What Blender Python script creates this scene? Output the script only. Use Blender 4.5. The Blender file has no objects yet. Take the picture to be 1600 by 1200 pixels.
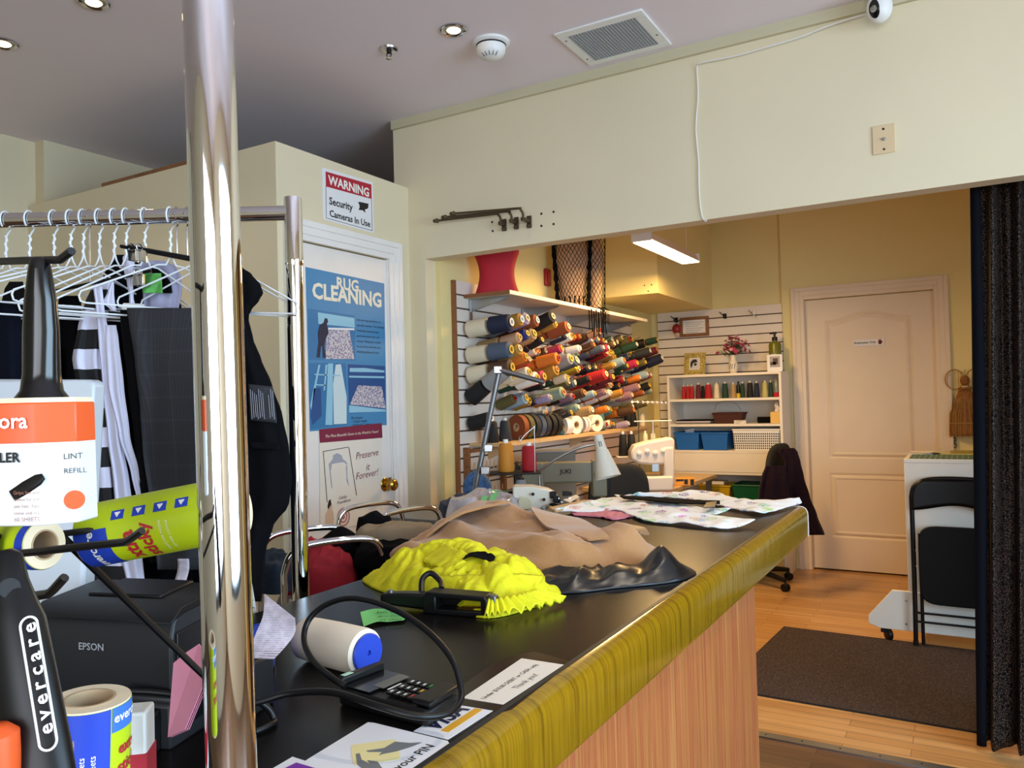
import bpy, bmesh, math, random
from mathutils import Vector, Matrix, noise
random.seed(7)
S = bpy.context.scene
COL = S.collection
PI = math.pi

# ------------------------------------------------------------------ camera
FPX = 1225.0                                   # focal length in pixels of the 1600x1200 frame
EYE = Vector((0.0, 0.0, 1.335))
_dY = Vector((715.0, 6.0, FPX)).normalized()
_dX = -Vector((-2100.0, 80.0, FPX)); _dX = (_dX - _dX.dot(_dY) * _dY).normalized()
_dZ = _dX.cross(_dY)
RX, RY, RZ = _dX, _dY, _dZ                     # world axes seen in camera axes (right, down, forward)
RIGHT = Vector((RX[0], RY[0], RZ[0])); DOWN = Vector((RX[1], RY[1], RZ[1])); FWD = Vector((RX[2], RY[2], RZ[2]))
cam_data = bpy.data.cameras.new('camera'); cam = bpy.data.objects.new('camera', cam_data); COL.objects.link(cam)
m = Matrix.Identity(4)
for i in range(3):
    m[i][0] = RIGHT[i]; m[i][1] = -DOWN[i]; m[i][2] = -FWD[i]; m[i][3] = EYE[i]
cam.matrix_world = m
cam_data.sensor_width = 36.0; cam_data.lens = FPX / 1600 * 36; cam_data.clip_start = 0.02
S.camera = cam

def _ray(x, y):
    return (RIGHT * (x - 800) + DOWN * (y - 600)) / FPX + FWD
def P(x, y, d): return EYE + _ray(x, y) * d          # a point d metres in front of the camera
def onX(x, y, v): r = _ray(x, y); return EYE + r * ((v - EYE[0]) / r[0])
def onY(x, y, v): r = _ray(x, y); return EYE + r * ((v - EYE[1]) / r[1])
def onZ(x, y, v): r = _ray(x, y); return EYE + r * ((v - EYE[2]) / r[2])

# ------------------------------------------------------------------ world, lights, exposure
def lin(h):
    h = h.lstrip('#'); o = []
    for i in (0, 2, 4):
        c = int(h[i:i+2], 16) / 255
        o.append(c / 12.92 if c <= 0.04045 else ((c + 0.055) / 1.055) ** 2.4)
    return tuple(o)
W = bpy.data.worlds.new('world'); S.world = W; W.use_nodes = True
W.node_tree.nodes['Background'].inputs[0].default_value = (0.72, 0.85, 1.0, 1)
W.node_tree.nodes['Background'].inputs[1].default_value = 2.2
S.view_settings.view_transform = 'Standard'; S.view_settings.look = 'None'
S.view_settings.gamma = 1.0; S.view_settings.use_curve_mapping = False
S.view_settings.exposure = 0.35
S.cycles.max_bounces = 8; S.cycles.diffuse_bounces = 5; S.cycles.glossy_bounces = 4; S.cycles.transmission_bounces = 5
S.cycles.caustics_reflective = False; S.cycles.caustics_refractive = False
S.cycles.sample_clamp_indirect = 6.0
S.cycles.use_denoising = True

def area_light(name, loc, target, sx, sy, power, color):
    l = bpy.data.lights.new(name, 'AREA'); l.shape = 'RECTANGLE'; l.size = sx; l.size_y = sy; l.energy = power; l.color = color
    o = bpy.data.objects.new(name, l); COL.objects.link(o); o.location = loc
    o.rotation_euler = (Vector(target) - Vector(loc)).to_track_quat('-Z', 'Y').to_euler()
    return o
l1 = area_light('daylight_front_window', (1.2, -2.62, 1.43), (1.2, 0, .55), 2.7, 1.9, 52, (0.92, 0.95, 1.0))
l2 = area_light('daylight_side_window', (2.72, 0.9, 1.48), (0, 0.9, .4), 2.6, 1.9, 92, (0.52, 0.77, 1.0))
for l in (l1, l2): l.data.spread = math.radians(150)

# ------------------------------------------------------------------ materials
MATS = {}
def nd(nt, t, **kw):
    n = nt.nodes.new(t)
    for k, v in kw.items():
        if k.startswith('i_'):
            n.inputs[k[2:].replace('_', ' ')].default_value = v
        else: setattr(n, k, v)
    return n
def base(name, rough=0.5, metal=0.0, **kw):
    m = bpy.data.materials.new(name); m.use_nodes = True; nt = m.node_tree
    b = nt.nodes['Principled BSDF']; b.inputs['Roughness'].default_value = rough; b.inputs['Metallic'].default_value = metal
    for k, v in kw.items(): b.inputs[k].default_value = v
    return m, nt, b
def c4(c): return (*(lin(c) if isinstance(c, str) else c), 1.0)
def mat(name, col, rough=0.5, metal=0.0, var=0.0, scale=20, bump=0.0, bscale=60, stretch=None, **kw):
    if name in MATS: return MATS[name]
    m, nt, b = base(name, rough, metal, **kw)
    b.inputs['Base Color'].default_value = c4(col)
    L = nt.links
    if var or bump:
        tc = nd(nt, 'ShaderNodeTexCoord'); mp = nd(nt, 'ShaderNodeMapping'); L.new(tc.outputs['Object'], mp.inputs[0])
        if stretch: mp.inputs['Scale'].default_value = stretch
    if var:
        n = nd(nt, 'ShaderNodeTexNoise'); n.inputs['Scale'].default_value = scale; n.inputs['Detail'].default_value = 4; L.new(mp.outputs[0], n.inputs[0])
        r = nd(nt, 'ShaderNodeValToRGB'); c = Vector(lin(col) if isinstance(col, str) else col)
        r.color_ramp.elements[0].position = .3; r.color_ramp.elements[1].position = .7
        r.color_ramp.elements[0].color = (*(c * (1 - var)), 1); r.color_ramp.elements[1].color = (*[min(1, q * (1 + var)) for q in c], 1)
        L.new(n.outputs['Fac'], r.inputs[0]); L.new(r.outputs[0], b.inputs['Base Color'])
    if bump:
        n2 = nd(nt, 'ShaderNodeTexNoise'); n2.inputs['Scale'].default_value = bscale; n2.inputs['Detail'].default_value = 3; L.new(mp.outputs[0], n2.inputs[0])
        bp = nd(nt, 'ShaderNodeBump'); bp.inputs['Strength'].default_value = bump; bp.inputs['Distance'].default_value = 0.004
        L.new(n2.outputs['Fac'], bp.inputs['Height']); L.new(bp.outputs[0], b.inputs['Normal'])
    MATS[name] = m; return m
def emit(name, col, strength):
    m, nt, b = base(name, .5)
    b.inputs['Base Color'].default_value = (.8, .8, .8, 1); b.inputs['Emission Color'].default_value = c4(col); b.inputs['Emission Strength'].default_value = strength
    MATS[name] = m; return m
def ramp(nt, stops, interp='LINEAR'):
    r = nd(nt, 'ShaderNodeValToRGB'); e = r.color_ramp; e.interpolation = interp
    while len(e.elements) < len(stops): e.elements.new(.5)
    for el, (p, c) in zip(e.elements, stops): el.position = p; el.color = c4(c)
    return r
def coord(nt, scale=(1, 1, 1), rot=(0, 0, 0), loc=(0, 0, 0)):
    tc = nd(nt, 'ShaderNodeTexCoord'); mp = nd(nt, 'ShaderNodeMapping'); nt.links.new(tc.outputs['Object'], mp.inputs[0])
    mp.inputs['Scale'].default_value = scale; mp.inputs['Rotation'].default_value = rot; mp.inputs['Location'].default_value = loc
    return mp
def wood(name, stops, scale=(60, 60, 2.0), rough=.4, rot=(0, 0, 0), detail=5, dist=1.2):
    m, nt, b = base(name, rough); L = nt.links
    mp = coord(nt, scale, rot); n = nd(nt, 'ShaderNodeTexNoise'); n.inputs['Scale'].default_value = 1.0; n.inputs['Detail'].default_value = detail; n.inputs['Distortion'].default_value = dist
    L.new(mp.outputs[0], n.inputs[0]); r = ramp(nt, stops); L.new(n.outputs['Fac'], r.inputs[0]); L.new(r.outputs[0], b.inputs['Base Color'])
    MATS[name] = m; return m
def planks(name, cols, width, length, rough, grain=.35, seam='#3a2a1a'):
    """boards running along X, each with its own tone, grain along the board"""
    m, nt, b = base(name, rough); L = nt.links
    mp = coord(nt)
    br = nd(nt, 'ShaderNodeTexBrick'); br.offset = .37; br.offset_frequency = 2
    br.inputs['Scale'].default_value = 1; br.inputs['Brick Width'].default_value = length; br.inputs['Row Height'].default_value = width
    br.inputs['Mortar Size'].default_value = .0012; br.inputs['Color1'].default_value = c4(cols[0]); br.inputs['Color2'].default_value = c4(cols[1]); br.inputs['Mortar'].default_value = c4(seam)
    L.new(mp.outputs[0], br.inputs[0])
    mp2 = coord(nt, (1.6, 38, 38)); n = nd(nt, 'ShaderNodeTexNoise'); n.inputs['Scale'].default_value = 1; n.inputs['Detail'].default_value = 5; n.inputs['Distortion'].default_value = .6
    L.new(mp2.outputs[0], n.inputs[0])
    r = ramp(nt, [(.3, (1 - grain,) * 3), (.7, (1.0 + grain * .3,) * 3)]); L.new(n.outputs['Fac'], r.inputs[0])
    mx = nd(nt, 'ShaderNodeMix', data_type='RGBA', blend_type='MULTIPLY'); mx.inputs[0].default_value = 1
    L.new(br.outputs[0], mx.inputs[6]); L.new(r.outputs[0], mx.inputs[7]); L.new(mx.outputs[2], b.inputs['Base Color'])
    MATS[name] = m; return m

mat('wall_paint', '#e2d5b5', .75, var=.03, scale=1.6)
mat('wall_paint_yellow', '#e8d99b', .75, var=.03, scale=1.8)
mat('wall_paint_beige', '#c9c0a0', .75, var=.03, scale=2)
mat('ceiling_paint', '#eee3e9', .9, var=.02, scale=1.2)
mat('white_trim', '#eeeae6', .38, var=.03, scale=6)
mat('door_white', '#ece6e0', .42, var=.03, scale=5)
mat('door_cream', '#e3d3bd', .45, var=.03, scale=4)
mat('white_plastic', '#eeeeec', .35)
mat('monitor_grey', '#c3c9cf', .4)
mat('white_matte', '#e9e7e2', .6)
mat('melamine', '#e8e2d6', .4, var=.02, scale=8)
mat('slat_face', '#e6ddd2', .45, var=.02, scale=6)
mat('slat_groove', '#5a4636', .8)
mat('mdf_edge', '#8a5a35', .7, var=.1, scale=40)
mat('black_plastic', '#0b0b0c', .4, **{'Specular IOR Level': .35})
mat('black_gloss', '#0b0b0c', .18)
mat('dark_grey_plastic', '#202123', .48, **{'Specular IOR Level': .35})
mat('black_metal', '#070708', .4, **{'Specular IOR Level': .3})
mat('grey_metal', '#7d7f82', .35, .9)
mat('chrome', '#e8e8ea', .045, 1.0)
mat('chrome_soft', '#cfd0d2', .16, 1.0)
mat('bronze', '#5b4c3a', .42, .7)
mat('brass', '#b58f3e', .2, 1.0)
mat('steel', '#a9abad', .3, 1.0)
mat('ink_black', '#141414', .6)
mat('ink_white', '#f2f0ea', .6)
mat('ink_cream', '#efe6cf', .6)
mat('ink_red', '#b5202c', .6)
mat('ink_blue', '#1f3f9c', .5)
mat('paper_white', '#e9e8ea', .7)
mat('paper_cream', '#e9dfd0', .7, var=.02, scale=12)
mat('paper_lilac', '#cdbfc6', .7)
mat('paper_green', '#6fbf6a', .7)
mat('cardboard', '#b59a78', .85)
mat('roll_paper', '#ead6b4', .8, var=.03, scale=40)
mat('lime', '#b9d016', .4)
mat('royal_blue', '#2342b4', .4)
mat('orange_red', '#e85a24', .42)
mat('clear_glass', '#ffffff', .0, **{'Transmission Weight': 1.0, 'IOR': 1.45})
MATS['clear_glass'].node_tree.nodes['Principled BSDF'].inputs['Alpha'].default_value = 0.25
wood('counter_trim', [(.22, '#5a3f0a'), (.42, '#80600e'), (.6, '#937010'), (.78, '#6d4e0b')], (5, 150, 5), .17, detail=6, dist=.25)
wood('counter_panel', [(.25, '#7d4429'), (.42, '#b3743f'), (.52, '#a05533'), (.66, '#bd8048'), (.8, '#8a4a2c')], (10, 55, 1.1), .4, dist=.5)
mat('counter_laminate', '#120f0e', .27, var=.12, scale=60, **{'Specular IOR Level': .16})
planks('floor_laminate', ('#d6a468', '#bf8b50'), .062, .62, .28, .22, '#7d5a35')
planks('floor_dark', ('#7a5638', '#5d3d26'), .07, .5, .4, .4, '#26170c')
wood('brown_wood', [(.3, '#6a4326'), (.5, '#8d5f38'), (.7, '#7a4f2d')], (8, 40, 40), .5)
wood('light_wood', [(.3, '#bf9b6a'), (.5, '#d3b283'), (.7, '#c7a472')], (4, 40, 40), .45)
# ------------------------------------------------------------------ mesh building
class MB:
    def __init__(s): s.v = []; s.f = []; s.mi = []; s.cur = 0
    def add(s, vs, fs):
        o = len(s.v); s.v += [Vector(q) for q in vs]
        for f in fs: s.f.append([o + i for i in f]); s.mi.append(s.cur)
        return s
    def box(s, x0, x1, y0, y1, z0, z1):
        return s.add([(x0,y0,z0),(x1,y0,z0),(x1,y1,z0),(x0,y1,z0),(x0,y0,z1),(x1,y0,z1),(x1,y1,z1),(x0,y1,z1)],
                     [(0,3,2,1),(4,5,6,7),(0,1,5,4),(1,2,6,5),(2,3,7,6),(3,0,4,7)])
    def obox(s, c, a, b, n):
        """box from centre and three half vectors"""
        c, a, b, n = map(Vector, (c, a, b, n))
        return s.add([c-a-b-n, c+a-b-n, c+a+b-n, c-a+b-n, c-a-b+n, c+a-b+n, c+a+b+n, c-a+b+n],
                     [(0,3,2,1),(4,5,6,7),(0,1,5,4),(1,2,6,5),(2,3,7,6),(3,0,4,7)])
    def quad(s, a, b, c, d, th=None):
        """thin plate from four corners, thickness along its normal (backwards)"""
        a, b, c, d = map(Vector, (a, b, c, d))
        n = (b - a).cross(d - a).normalized() * (th or .001)
        return s.add([a-n, b-n, c-n, d-n, a, b, c, d], [(0,3,2,1),(4,5,6,7),(0,1,5,4),(1,2,6,5),(2,3,7,6),(3,0,4,7)])
    def prism(s, pts, off):
        off = Vector(off); pts = [Vector(q) for q in pts]; n = len(pts)
        return s.add(pts + [q + off for q in pts], [list(range(n))[::-1], list(range(n, 2*n))] + [(i, (i+1) % n, n + (i+1) % n, n + i) for i in range(n)])
    def tube(s, pts, r, n=10, closed=False, cap=True):
        pts = [Vector(q) for q in pts]; k = len(pts); rs = r if isinstance(r, (list, tuple)) else [r] * k
        up = None; rings = []
        for i, p in enumerate(pts):
            a = pts[i-1] if (i > 0 or closed) else p; b = pts[(i+1) % k] if (i < k-1 or closed) else p
            t = (b - a)
            t = t.normalized() if t.length > 1e-9 else Vector((0, 0, 1))
            if up is None: up = Vector((0, 0, 1)) if abs(t.z) < .9 else Vector((1, 0, 0))
            u = (up - up.dot(t) * t)
            u = u.normalized() if u.length > 1e-6 else t.orthogonal().normalized()
            w = t.cross(u); up = u
            rings.append([p + (u * math.cos(2*PI*j/n) + w * math.sin(2*PI*j/n)) * rs[i] for j in range(n)])
        vs = [q for ring in rings for q in ring]; fs = []
        for i in range(k if closed else k - 1):
            i2 = (i + 1) % k
            for j in range(n): fs.append((i*n + j, i*n + (j+1) % n, i2*n + (j+1) % n, i2*n + j))
        if cap and not closed: fs += [list(range(n))[::-1], list(range((k-1)*n, k*n))]
        return s.add(vs, fs)
    def lathe(s, prof, o, ax=(0, 0, 1), n=24, closed=False):
        """profile of (radius, height) turned round axis ax from o"""
        o = Vector(o); ax = Vector(ax).normalized(); u = ax.orthogonal().normalized(); w = ax.cross(u)
        vs = []; fs = []; k = len(prof)
        for r, h in prof:
            r = max(r, 1e-4)
            for j in range(n): vs.append(o + ax*h + (u*math.cos(2*PI*j/n) + w*math.sin(2*PI*j/n))*r)
        for i in range(k if closed else k-1):
            i2 = (i+1) % k
            for j in range(n): fs.append((i*n+j, i*n+(j+1) % n, i2*n+(j+1) % n, i2*n+j))
        if not closed:
            if prof[0][0] > 1e-4: fs.append(list(range(n))[::-1])
            if prof[-1][0] > 1e-4: fs.append(list(range((k-1)*n, k*n)))
        return s.add(vs, fs)
    def grid(s, fn, nu, nv, cu=False, cv=False):
        vs = []; fs = []
        for j in range(nv):
            for i in range(nu): vs.append(fn(i / (nu if cu else nu-1), j / (nv if cv else nv-1)))
        for j in range(nv if cv else nv-1):
            for i in range(nu if cu else nu-1):
                fs.append((j*nu+i, j*nu+(i+1) % nu, ((j+1) % nv)*nu+(i+1) % nu, ((j+1) % nv)*nu+i))
        return s.add(vs, fs)
    def ball(s, c, r, nu=16, nv=10, axes=None):
        c = Vector(c); r = (r, r, r) if not isinstance(r, (tuple, list)) else r
        A = axes or (Vector((1,0,0)), Vector((0,1,0)), Vector((0,0,1)))
        def fn(u, v):
            t = 2*PI*u; p = PI*(.004 + v*.992) - PI/2
            return c + A[0]*(r[0]*math.cos(p)*math.cos(t)) + A[1]*(r[1]*math.cos(p)*math.sin(t)) + A[2]*(r[2]*math.sin(p))
        return s.grid(fn, nu, nv, cu=True)

WO = {}                                            # world origin of every object while building
def props(o, label=None, cat=None, group=None, kind=None):
    for k, v in (('label', label), ('category', cat), ('group', group), ('kind', kind)):
        if v: o[k] = v
    return o
def thing(name, label, cat, loc=(0, 0, 0), group=None):
    o = bpy.data.objects.new(name, None); COL.objects.link(o); o.location = loc; o.empty_display_size = .05
    WO[o.name] = Vector(loc); return props(o, label, cat, group)
def build(mb, name, mats, parent=None, label=None, cat=None, group=None, kind=None, smooth=40, bevel=0, segs=2, loc=None, solid=0, sub=0):
    if not isinstance(mats, (list, tuple)): mats = [mats]
    me = bpy.data.meshes.new(name)
    if parent is not None: o0 = WO[parent.name]
    elif loc is not None: o0 = Vector(loc)
    else:
        xs = [q[0] for q in mb.v]; ys = [q[1] for q in mb.v]; zs = [q[2] for q in mb.v]
        o0 = Vector(((min(xs)+max(xs))/2, (min(ys)+max(ys))/2, min(zs)))
    me.from_pydata([q - o0 for q in mb.v], [], mb.f)
    for mm in mats: me.materials.append(MATS[mm] if isinstance(mm, str) else mm)
    me.polygons.foreach_set('material_index', mb.mi)
    bm = bmesh.new(); bm.from_mesh(me); bmesh.ops.recalc_face_normals(bm, faces=bm.faces); bm.to_mesh(me); bm.free()
    if smooth:
        me.shade_smooth(); me.set_sharp_from_angle(angle=math.radians(smooth))
    o = bpy.data.objects.new(name, me); COL.objects.link(o)
    if parent is not None: o.parent = parent
    else: o.location = o0
    WO[o.name] = o0
    if solid:
        md = o.modifiers.new('thickness', 'SOLIDIFY'); md.thickness = solid; md.offset = 0
    if bevel:
        md = o.modifiers.new('edges', 'BEVEL'); md.width = bevel; md.segments = segs; md.limit_method = 'ANGLE'; md.angle_limit = math.radians(50)
    if sub:
        md = o.modifiers.new('smooth', 'SUBSURF'); md.levels = sub; md.render_levels = sub
    return props(o, label, cat, group, kind)
def struct(mb, name, mats, **kw): return build(mb, name, mats, kind='structure', **kw)
def copy_tree(o, parent=None):
    c = o.copy(); COL.objects.link(c)
    if parent is not None: c.parent = parent
    WO[c.name] = WO.get(o.name, Vector())
    for ch in list(o.children): copy_tree(ch, c)
    return c

def text_mb(body, origin, xd, yd, size=None, width=None, depth=.0006, bold=0.0, shear=0.0, align='LEFT', mb=None, sx=1.0):
    """raised lettering: origin is the baseline start (or middle), xd reading direction, yd up"""
    cu = bpy.data.curves.new('t', 'FONT'); cu.body = body; cu.size = 1.0; cu.align_x = align; cu.offset = bold; cu.shear = shear; cu.resolution_u = 2
    ob = bpy.data.objects.new('t', cu); me = ob.to_mesh()
    vs = [v.co.copy() for v in me.vertices]; fs = [list(p.vertices) for p in me.polygons]
    ob.to_mesh_clear(); bpy.data.objects.remove(ob); bpy.data.curves.remove(cu)
    mb = mb or MB()
    if not vs: return mb
    w = max(v.x for v in vs) - min(v.x for v in vs)
    xd = Vector(xd).normalized(); yd = Vector(yd); yd = (yd - yd.dot(xd)*xd).normalized(); n = xd.cross(yd)
    sc = size if size else width / w
    kx = sx if size is None or width is None else width / w / size
    o = Vector(origin)
    pts = [o + xd*(v.x*sc*kx) + yd*(v.y*sc) + n*depth for v in vs]
    return mb.add(pts, fs)

# cloth builders ---------------------------------------------------------------
def lerp_rows(rows, t):
    ys = [r[0] for r in rows]; y = ys[0] + (ys[-1] - ys[0]) * t
    for a, b in zip(rows, rows[1:]):
        if y <= b[0] + 1e-9:
            k = (y - a[0]) / max(1e-9, b[0] - a[0]); k2 = k*k*(3-2*k)*.5 + k*.5
            return [y] + [p + (q - p) * k2 for p, q in zip(a[1:], b[1:])]
    return list(rows[-1])
def hang_cloth(rows, d, t, folds=.008, freq=3.0, seed=0, nu=40, nv=48, mb=None, power=.7):
    """hollow hanging cloth body: rows (y, left, right[, extra depth]) of its outline, d metres away, t half thickness"""
    mb = mb or MB(); rows = [tuple(r) + ((0,) if len(r) == 3 else ()) for r in rows]
    def fn(u, v):
        y, a, b, e = lerp_rows(rows, v); th = 2*PI*u; c = math.cos(th); q = math.sin(th)
        x = (a+b)/2 + (b-a)/2 * math.copysign(abs(c)**.85, c)
        k = math.copysign(abs(q)**power, q) * t * (.35 + .65*min(1, v*4))
        nz = noise.noise(Vector((c*freq + seed*7.1, v*1.3 + seed, q)))
        fo = folds * (math.sin(c*freq*3.1 + seed + nz*3 + v*1.2) + 1.2*nz) * min(1, v*3 + .2)
        return P(x + nz*2*(1 if abs(c) > .7 else 0), y, d + e - k + fo)
    mb.grid(fn, nu, nv, cu=True)
    k = len(mb.v)
    o = k - nu*nv
    mb.f.append([o + i for i in range(nu)]); mb.f.append([o + nu*(nv-1) + i for i in range(nu)][::-1]); mb.mi += [mb.cur]*2
    return mb
def heap(outline, z0, hfun, amp=.01, freq=14.0, seed=0, nr=26, na=96, stretch=(1, 1), centre=None, lift=.004, rough=.5, sharp=1.0, soft=None):
    """cloth heap: closed outline (x, y) on the plane z0; hfun(x, y) its height; ridged folds"""
    n = len(outline); c = Vector(centre) if centre else Vector((sum(q[0] for q in outline)/n, sum(q[1] for q in outline)/n))
    # smooth closed outline
    def ol(t):
        t = (t % 1.0) * n; i = int(t); k = t - i
        p0, p1, p2, p3 = (Vector(outline[(i+j) % n][:2]) for j in (-1, 0, 1, 2))
        return .5*((2*p1) + (-p0+p2)*k + (2*p0-5*p1+4*p2-p3)*k*k + (-p0+3*p1-3*p2+p3)*k**3)
    def fn(u, v):
        e = ol(u)
        if v < .12: r = 1.0 - .0 + 0; q = c + (e - c)*(.97 - .03*(1 - v/.12)*0); rr = .97
        r = 1 - max(0, (v - .12)/.88)
        p = c + (e - c)*r
        edge = 1 - r
        fall = min(1, edge*6)**.5 if not soft else min(1, edge*soft)**.85
        nx = noise.noise(Vector((p.x*freq*.5*stretch[0] + seed*3.3, p.y*freq*.5*stretch[1], seed)))
        rg = 1 - abs(noise.noise(Vector((p.x*freq*stretch[0] + nx*1.5, p.y*freq*stretch[1] + nx, seed*1.7))))*2.2
        rg2 = 1 - abs(noise.noise(Vector((p.x*freq*2.3*stretch[0] - nx, p.y*freq*2.3*stretch[1], seed*2.9 + 4))))*2.2
        h = hfun(p.x, p.y)*fall + amp*(max(rg, -.3)**1 * sharp + rough*rg2 - .3)*min(1, edge*5 + .25)
        z = z0 + lift + max(h, 0.002) if v >= .12 else z0 + .001 + (lift + max(h, .002) - .001)*(v/.12)*.9
        return Vector((p.x, p.y, z))
    mb = MB(); mb.grid(fn, na, nr, cu=True)
    mb.f.append(list(range(na))[::-1]); mb.mi.append(0)
    return mb
def gauss(x, y, cx, cy, sx, sy, h, rot=0.0):
    dx, dy = x - cx, y - cy; c, s = math.cos(rot), math.sin(rot); a = (dx*c + dy*s)/sx; b = (-dx*s + dy*c)/sy
    return h*math.exp(-(a*a + b*b))
def sheet(top, bot, th=.003, nu=40, nv=10, wave=.003, freq=25, seed=0, mb=None):
    """cloth strip between two 3D polylines"""
    mb = mb or MB(); top = [Vector(q) for q in top]; bot = [Vector(q) for q in bot]
    def along(pl, t):
        t *= len(pl) - 1; i = min(int(t), len(pl) - 2); k = t - i
        p0, p1, p2, p3 = pl[max(i-1, 0)], pl[i], pl[i+1], pl[min(i+2, len(pl)-1)]
        return .5*((2*p1) + (-p0+p2)*k + (2*p0-5*p1+4*p2-p3)*k*k + (-p0+3*p1-3*p2+p3)*k**3)
    def fn(s):
        def g(u, v):
            p = along(top, u).lerp(along(bot, u), v)
            w = wave*noise.noise(Vector((p.x*freq, p.y*freq, seed)))
            return p + Vector((0, 0, abs(w)*1.5 + s))
        return g
    o = len(mb.v); mb.grid(fn(th), nu, nv); o2 = len(mb.v); mb.grid(fn(0), nu, nv)
    ring = [i for i in range(nu)] + [j*nu + nu-1 for j in range(1, nv)] + [(nv-1)*nu + i for i in range(nu-2, -1, -1)] + [j*nu for j in range(nv-2, 0, -1)]
    for a, b in zip(ring, ring[1:] + ring[:1]): mb.f.append([o+a, o+b, o2+b, o2+a]); mb.mi.append(mb.cur)
    return mb
def spline(pts, n=40, closed=False):
    pts = [Vector(q) for q in pts]; k = len(pts); out = []
    segs = k if closed else k - 1
    for s in range(n + (0 if closed else 1)):
        t = s / n * segs; i = min(int(t), segs - 1); f = t - i
        g = (lambda j: pts[j % k]) if closed else (lambda j: pts[max(0, min(k-1, j))])
        p0, p1, p2, p3 = g(i-1), g(i), g(i+1), g(i+2)
        out.append(.5*((2*p1) + (-p0+p2)*f + (2*p0-5*p1+4*p2-p3)*f*f + (-p0+3*p1-3*p2+p3)*f**3))
    return out
X_, Y_, Z_ = Vector((1,0,0)), Vector((0,1,0)), Vector((0,0,1))
# ================================================================== the room
CEIL = 2.765; BY = 3.14; BZ = 2.045
struct(MB().box(-4.6, 2.9, -2.9, 3.15, -.1, 0), 'floor', 'floor_dark')
struct(MB().box(-4.6, 2.9, 3.15, 6.6, -.1, 0), 'floor_workroom', 'floor_laminate')
struct(MB().box(-4.6, 2.9, -2.9, 6.6, CEIL, CEIL + .1), 'ceiling', 'ceiling_paint')
b = MB().box(-4.6, -4.236, -2.8, 2.31, 0, CEIL).box(-4.6, -4.155, 2.31, 6.45, 0, CEIL)
struct(b, 'wall_left', 'wall_paint')
# shop front with its display window, and the side window
b = MB().box(-4.6, -.2, -2.8, -2.64, 0, CEIL).box(2.6, 2.9, -2.8, -2.64, 0, CEIL).box(-.2, 2.6, -2.8, -2.64, 0, .45).box(-.2, 2.6, -2.8, -2.64, 2.42, CEIL)
struct(b, 'wall_front', 'wall_paint')
b = MB().box(2.74, 2.9, -2.64, -.45, 0, CEIL).box(2.74, 2.9, 2.25, 6.45, 0, CEIL).box(2.74, 2.9, -.45, 2.25, 0, .5).box(2.74, 2.9, -.45, 2.25, 2.45, CEIL)
struct(b, 'wall_right', 'wall_paint')
b = MB()
for x in (-.2, 1.17, 2.54): b.box(x, x+.06, -2.76, -2.66, .45, 2.42)
b.box(-.2, 2.6, -2.76, -2.66, .45, .52).box(-.2, 2.6, -2.76, -2.66, 2.36, 2.42)
struct(b, 'window_1', 'dark_grey_plastic')
b = MB()
for y in (-.45, .87, 2.19): b.box(2.77, 2.87, y, y+.06, .5, 2.45)
b.box(2.77, 2.87, -.45, 2.25, .5, .56).box(2.77, 2.87, -.45, 2.25, 2.39, 2.45)
struct(b, 'window_2', 'dark_grey_plastic')
# partition room with the rug poster door
D2Y0, D2Y1, D2Z = 2.385, 2.97, 2.03
b = MB().box(-4.236, -2.509, 2.268, 2.368, 0, 2.415)
b.box(-2.509, -2.409, 2.268, D2Y0, 0, 2.415).box(-2.509, -2.409, D2Y1, BY, 0, 2.415).box(-2.509, -2.409, D2Y0, D2Y1, D2Z, 2.415)
struct(b, 'wall_partition', 'wall_paint')
b = MB().box(-3.6, -2.75, 2.275, 2.36, 2.416, 2.436)
build(b, 'wooden_board', 'brown_wood', label='thin brown wooden board lying on top of the partition wall above the clothes rack', cat='board')
# header wall over the workroom opening, its end post
b = MB().box(-2.312, 2.74, BY, 3.225, BZ, CEIL).box(-2.494, -2.312, BY, 3.225, 0, CEIL)
struct(b, 'wall_header', 'wall_paint')
struct(MB().box(-2.494, 2.74, 3.122, BY, 2.722, CEIL), 'trim_1', 'wall_paint_beige')
struct(MB().box(-2.3, 2.7, 3.12, 3.165, 0, .006), 'trim_2', 'steel')
o = bpy.data.objects['trim_2']
b = MB()
for i in range(14): b.lathe([(.004, 0), (.003, .0015)], (-1.0 + i*.135, 3.143, .006), n=8)
build(b, 'screw_heads', 'dark_grey_plastic', parent=o)
# workroom shell
DX0, DX1, DZ = -1.062, -.198, 2.033
SX = -2.285
struct(MB().box(-2.5, SX, 3.225, 6.45, 0, CEIL), 'wall_workroom_side', 'wall_paint_yellow')
b = MB().box(SX, -1.222, 6.266, 6.45, 0, CEIL)
b.box(-1.222, DX0, 6.236, 6.45, 0, CEIL).box(DX1, 1.6, 6.236, 6.45, 0, CEIL).box(DX0, DX1, 6.236, 6.45, DZ, CEIL)
struct(b, 'wall_back', 'wall_paint_yellow')
struct(MB().box(DX0-.05, DX1+.05, 6.34, 6.46, -.05, DZ+.05), 'blocker_behind_door', 'ink_black')  # black slab added behind the door to stop light showing under it
struct(MB().box(-4.6, -2.3, 6.4, 6.55, 0, CEIL), 'wall_rear', 'wall_paint')
struct(MB().box(1.6, 1.75, 3.225, 6.55, 0, CEIL), 'wall_workroom_right', 'wall_paint_yellow')
struct(MB().box(SX, -1.765, 4.98, 6.27, 2.02, CEIL), 'wall_bulkhead', 'wall_paint_yellow')
b = MB()
for x, y in ((1007, 446), (1018, 445), (1013, 455)):
    b.lathe([(.005, 0), (.005, .002)], onY(x, y, 4.981), -Y_, 8)
build(b, 'screw_holes', 'ink_black', parent=bpy.data.objects['wall_bulkhead'])

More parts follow.
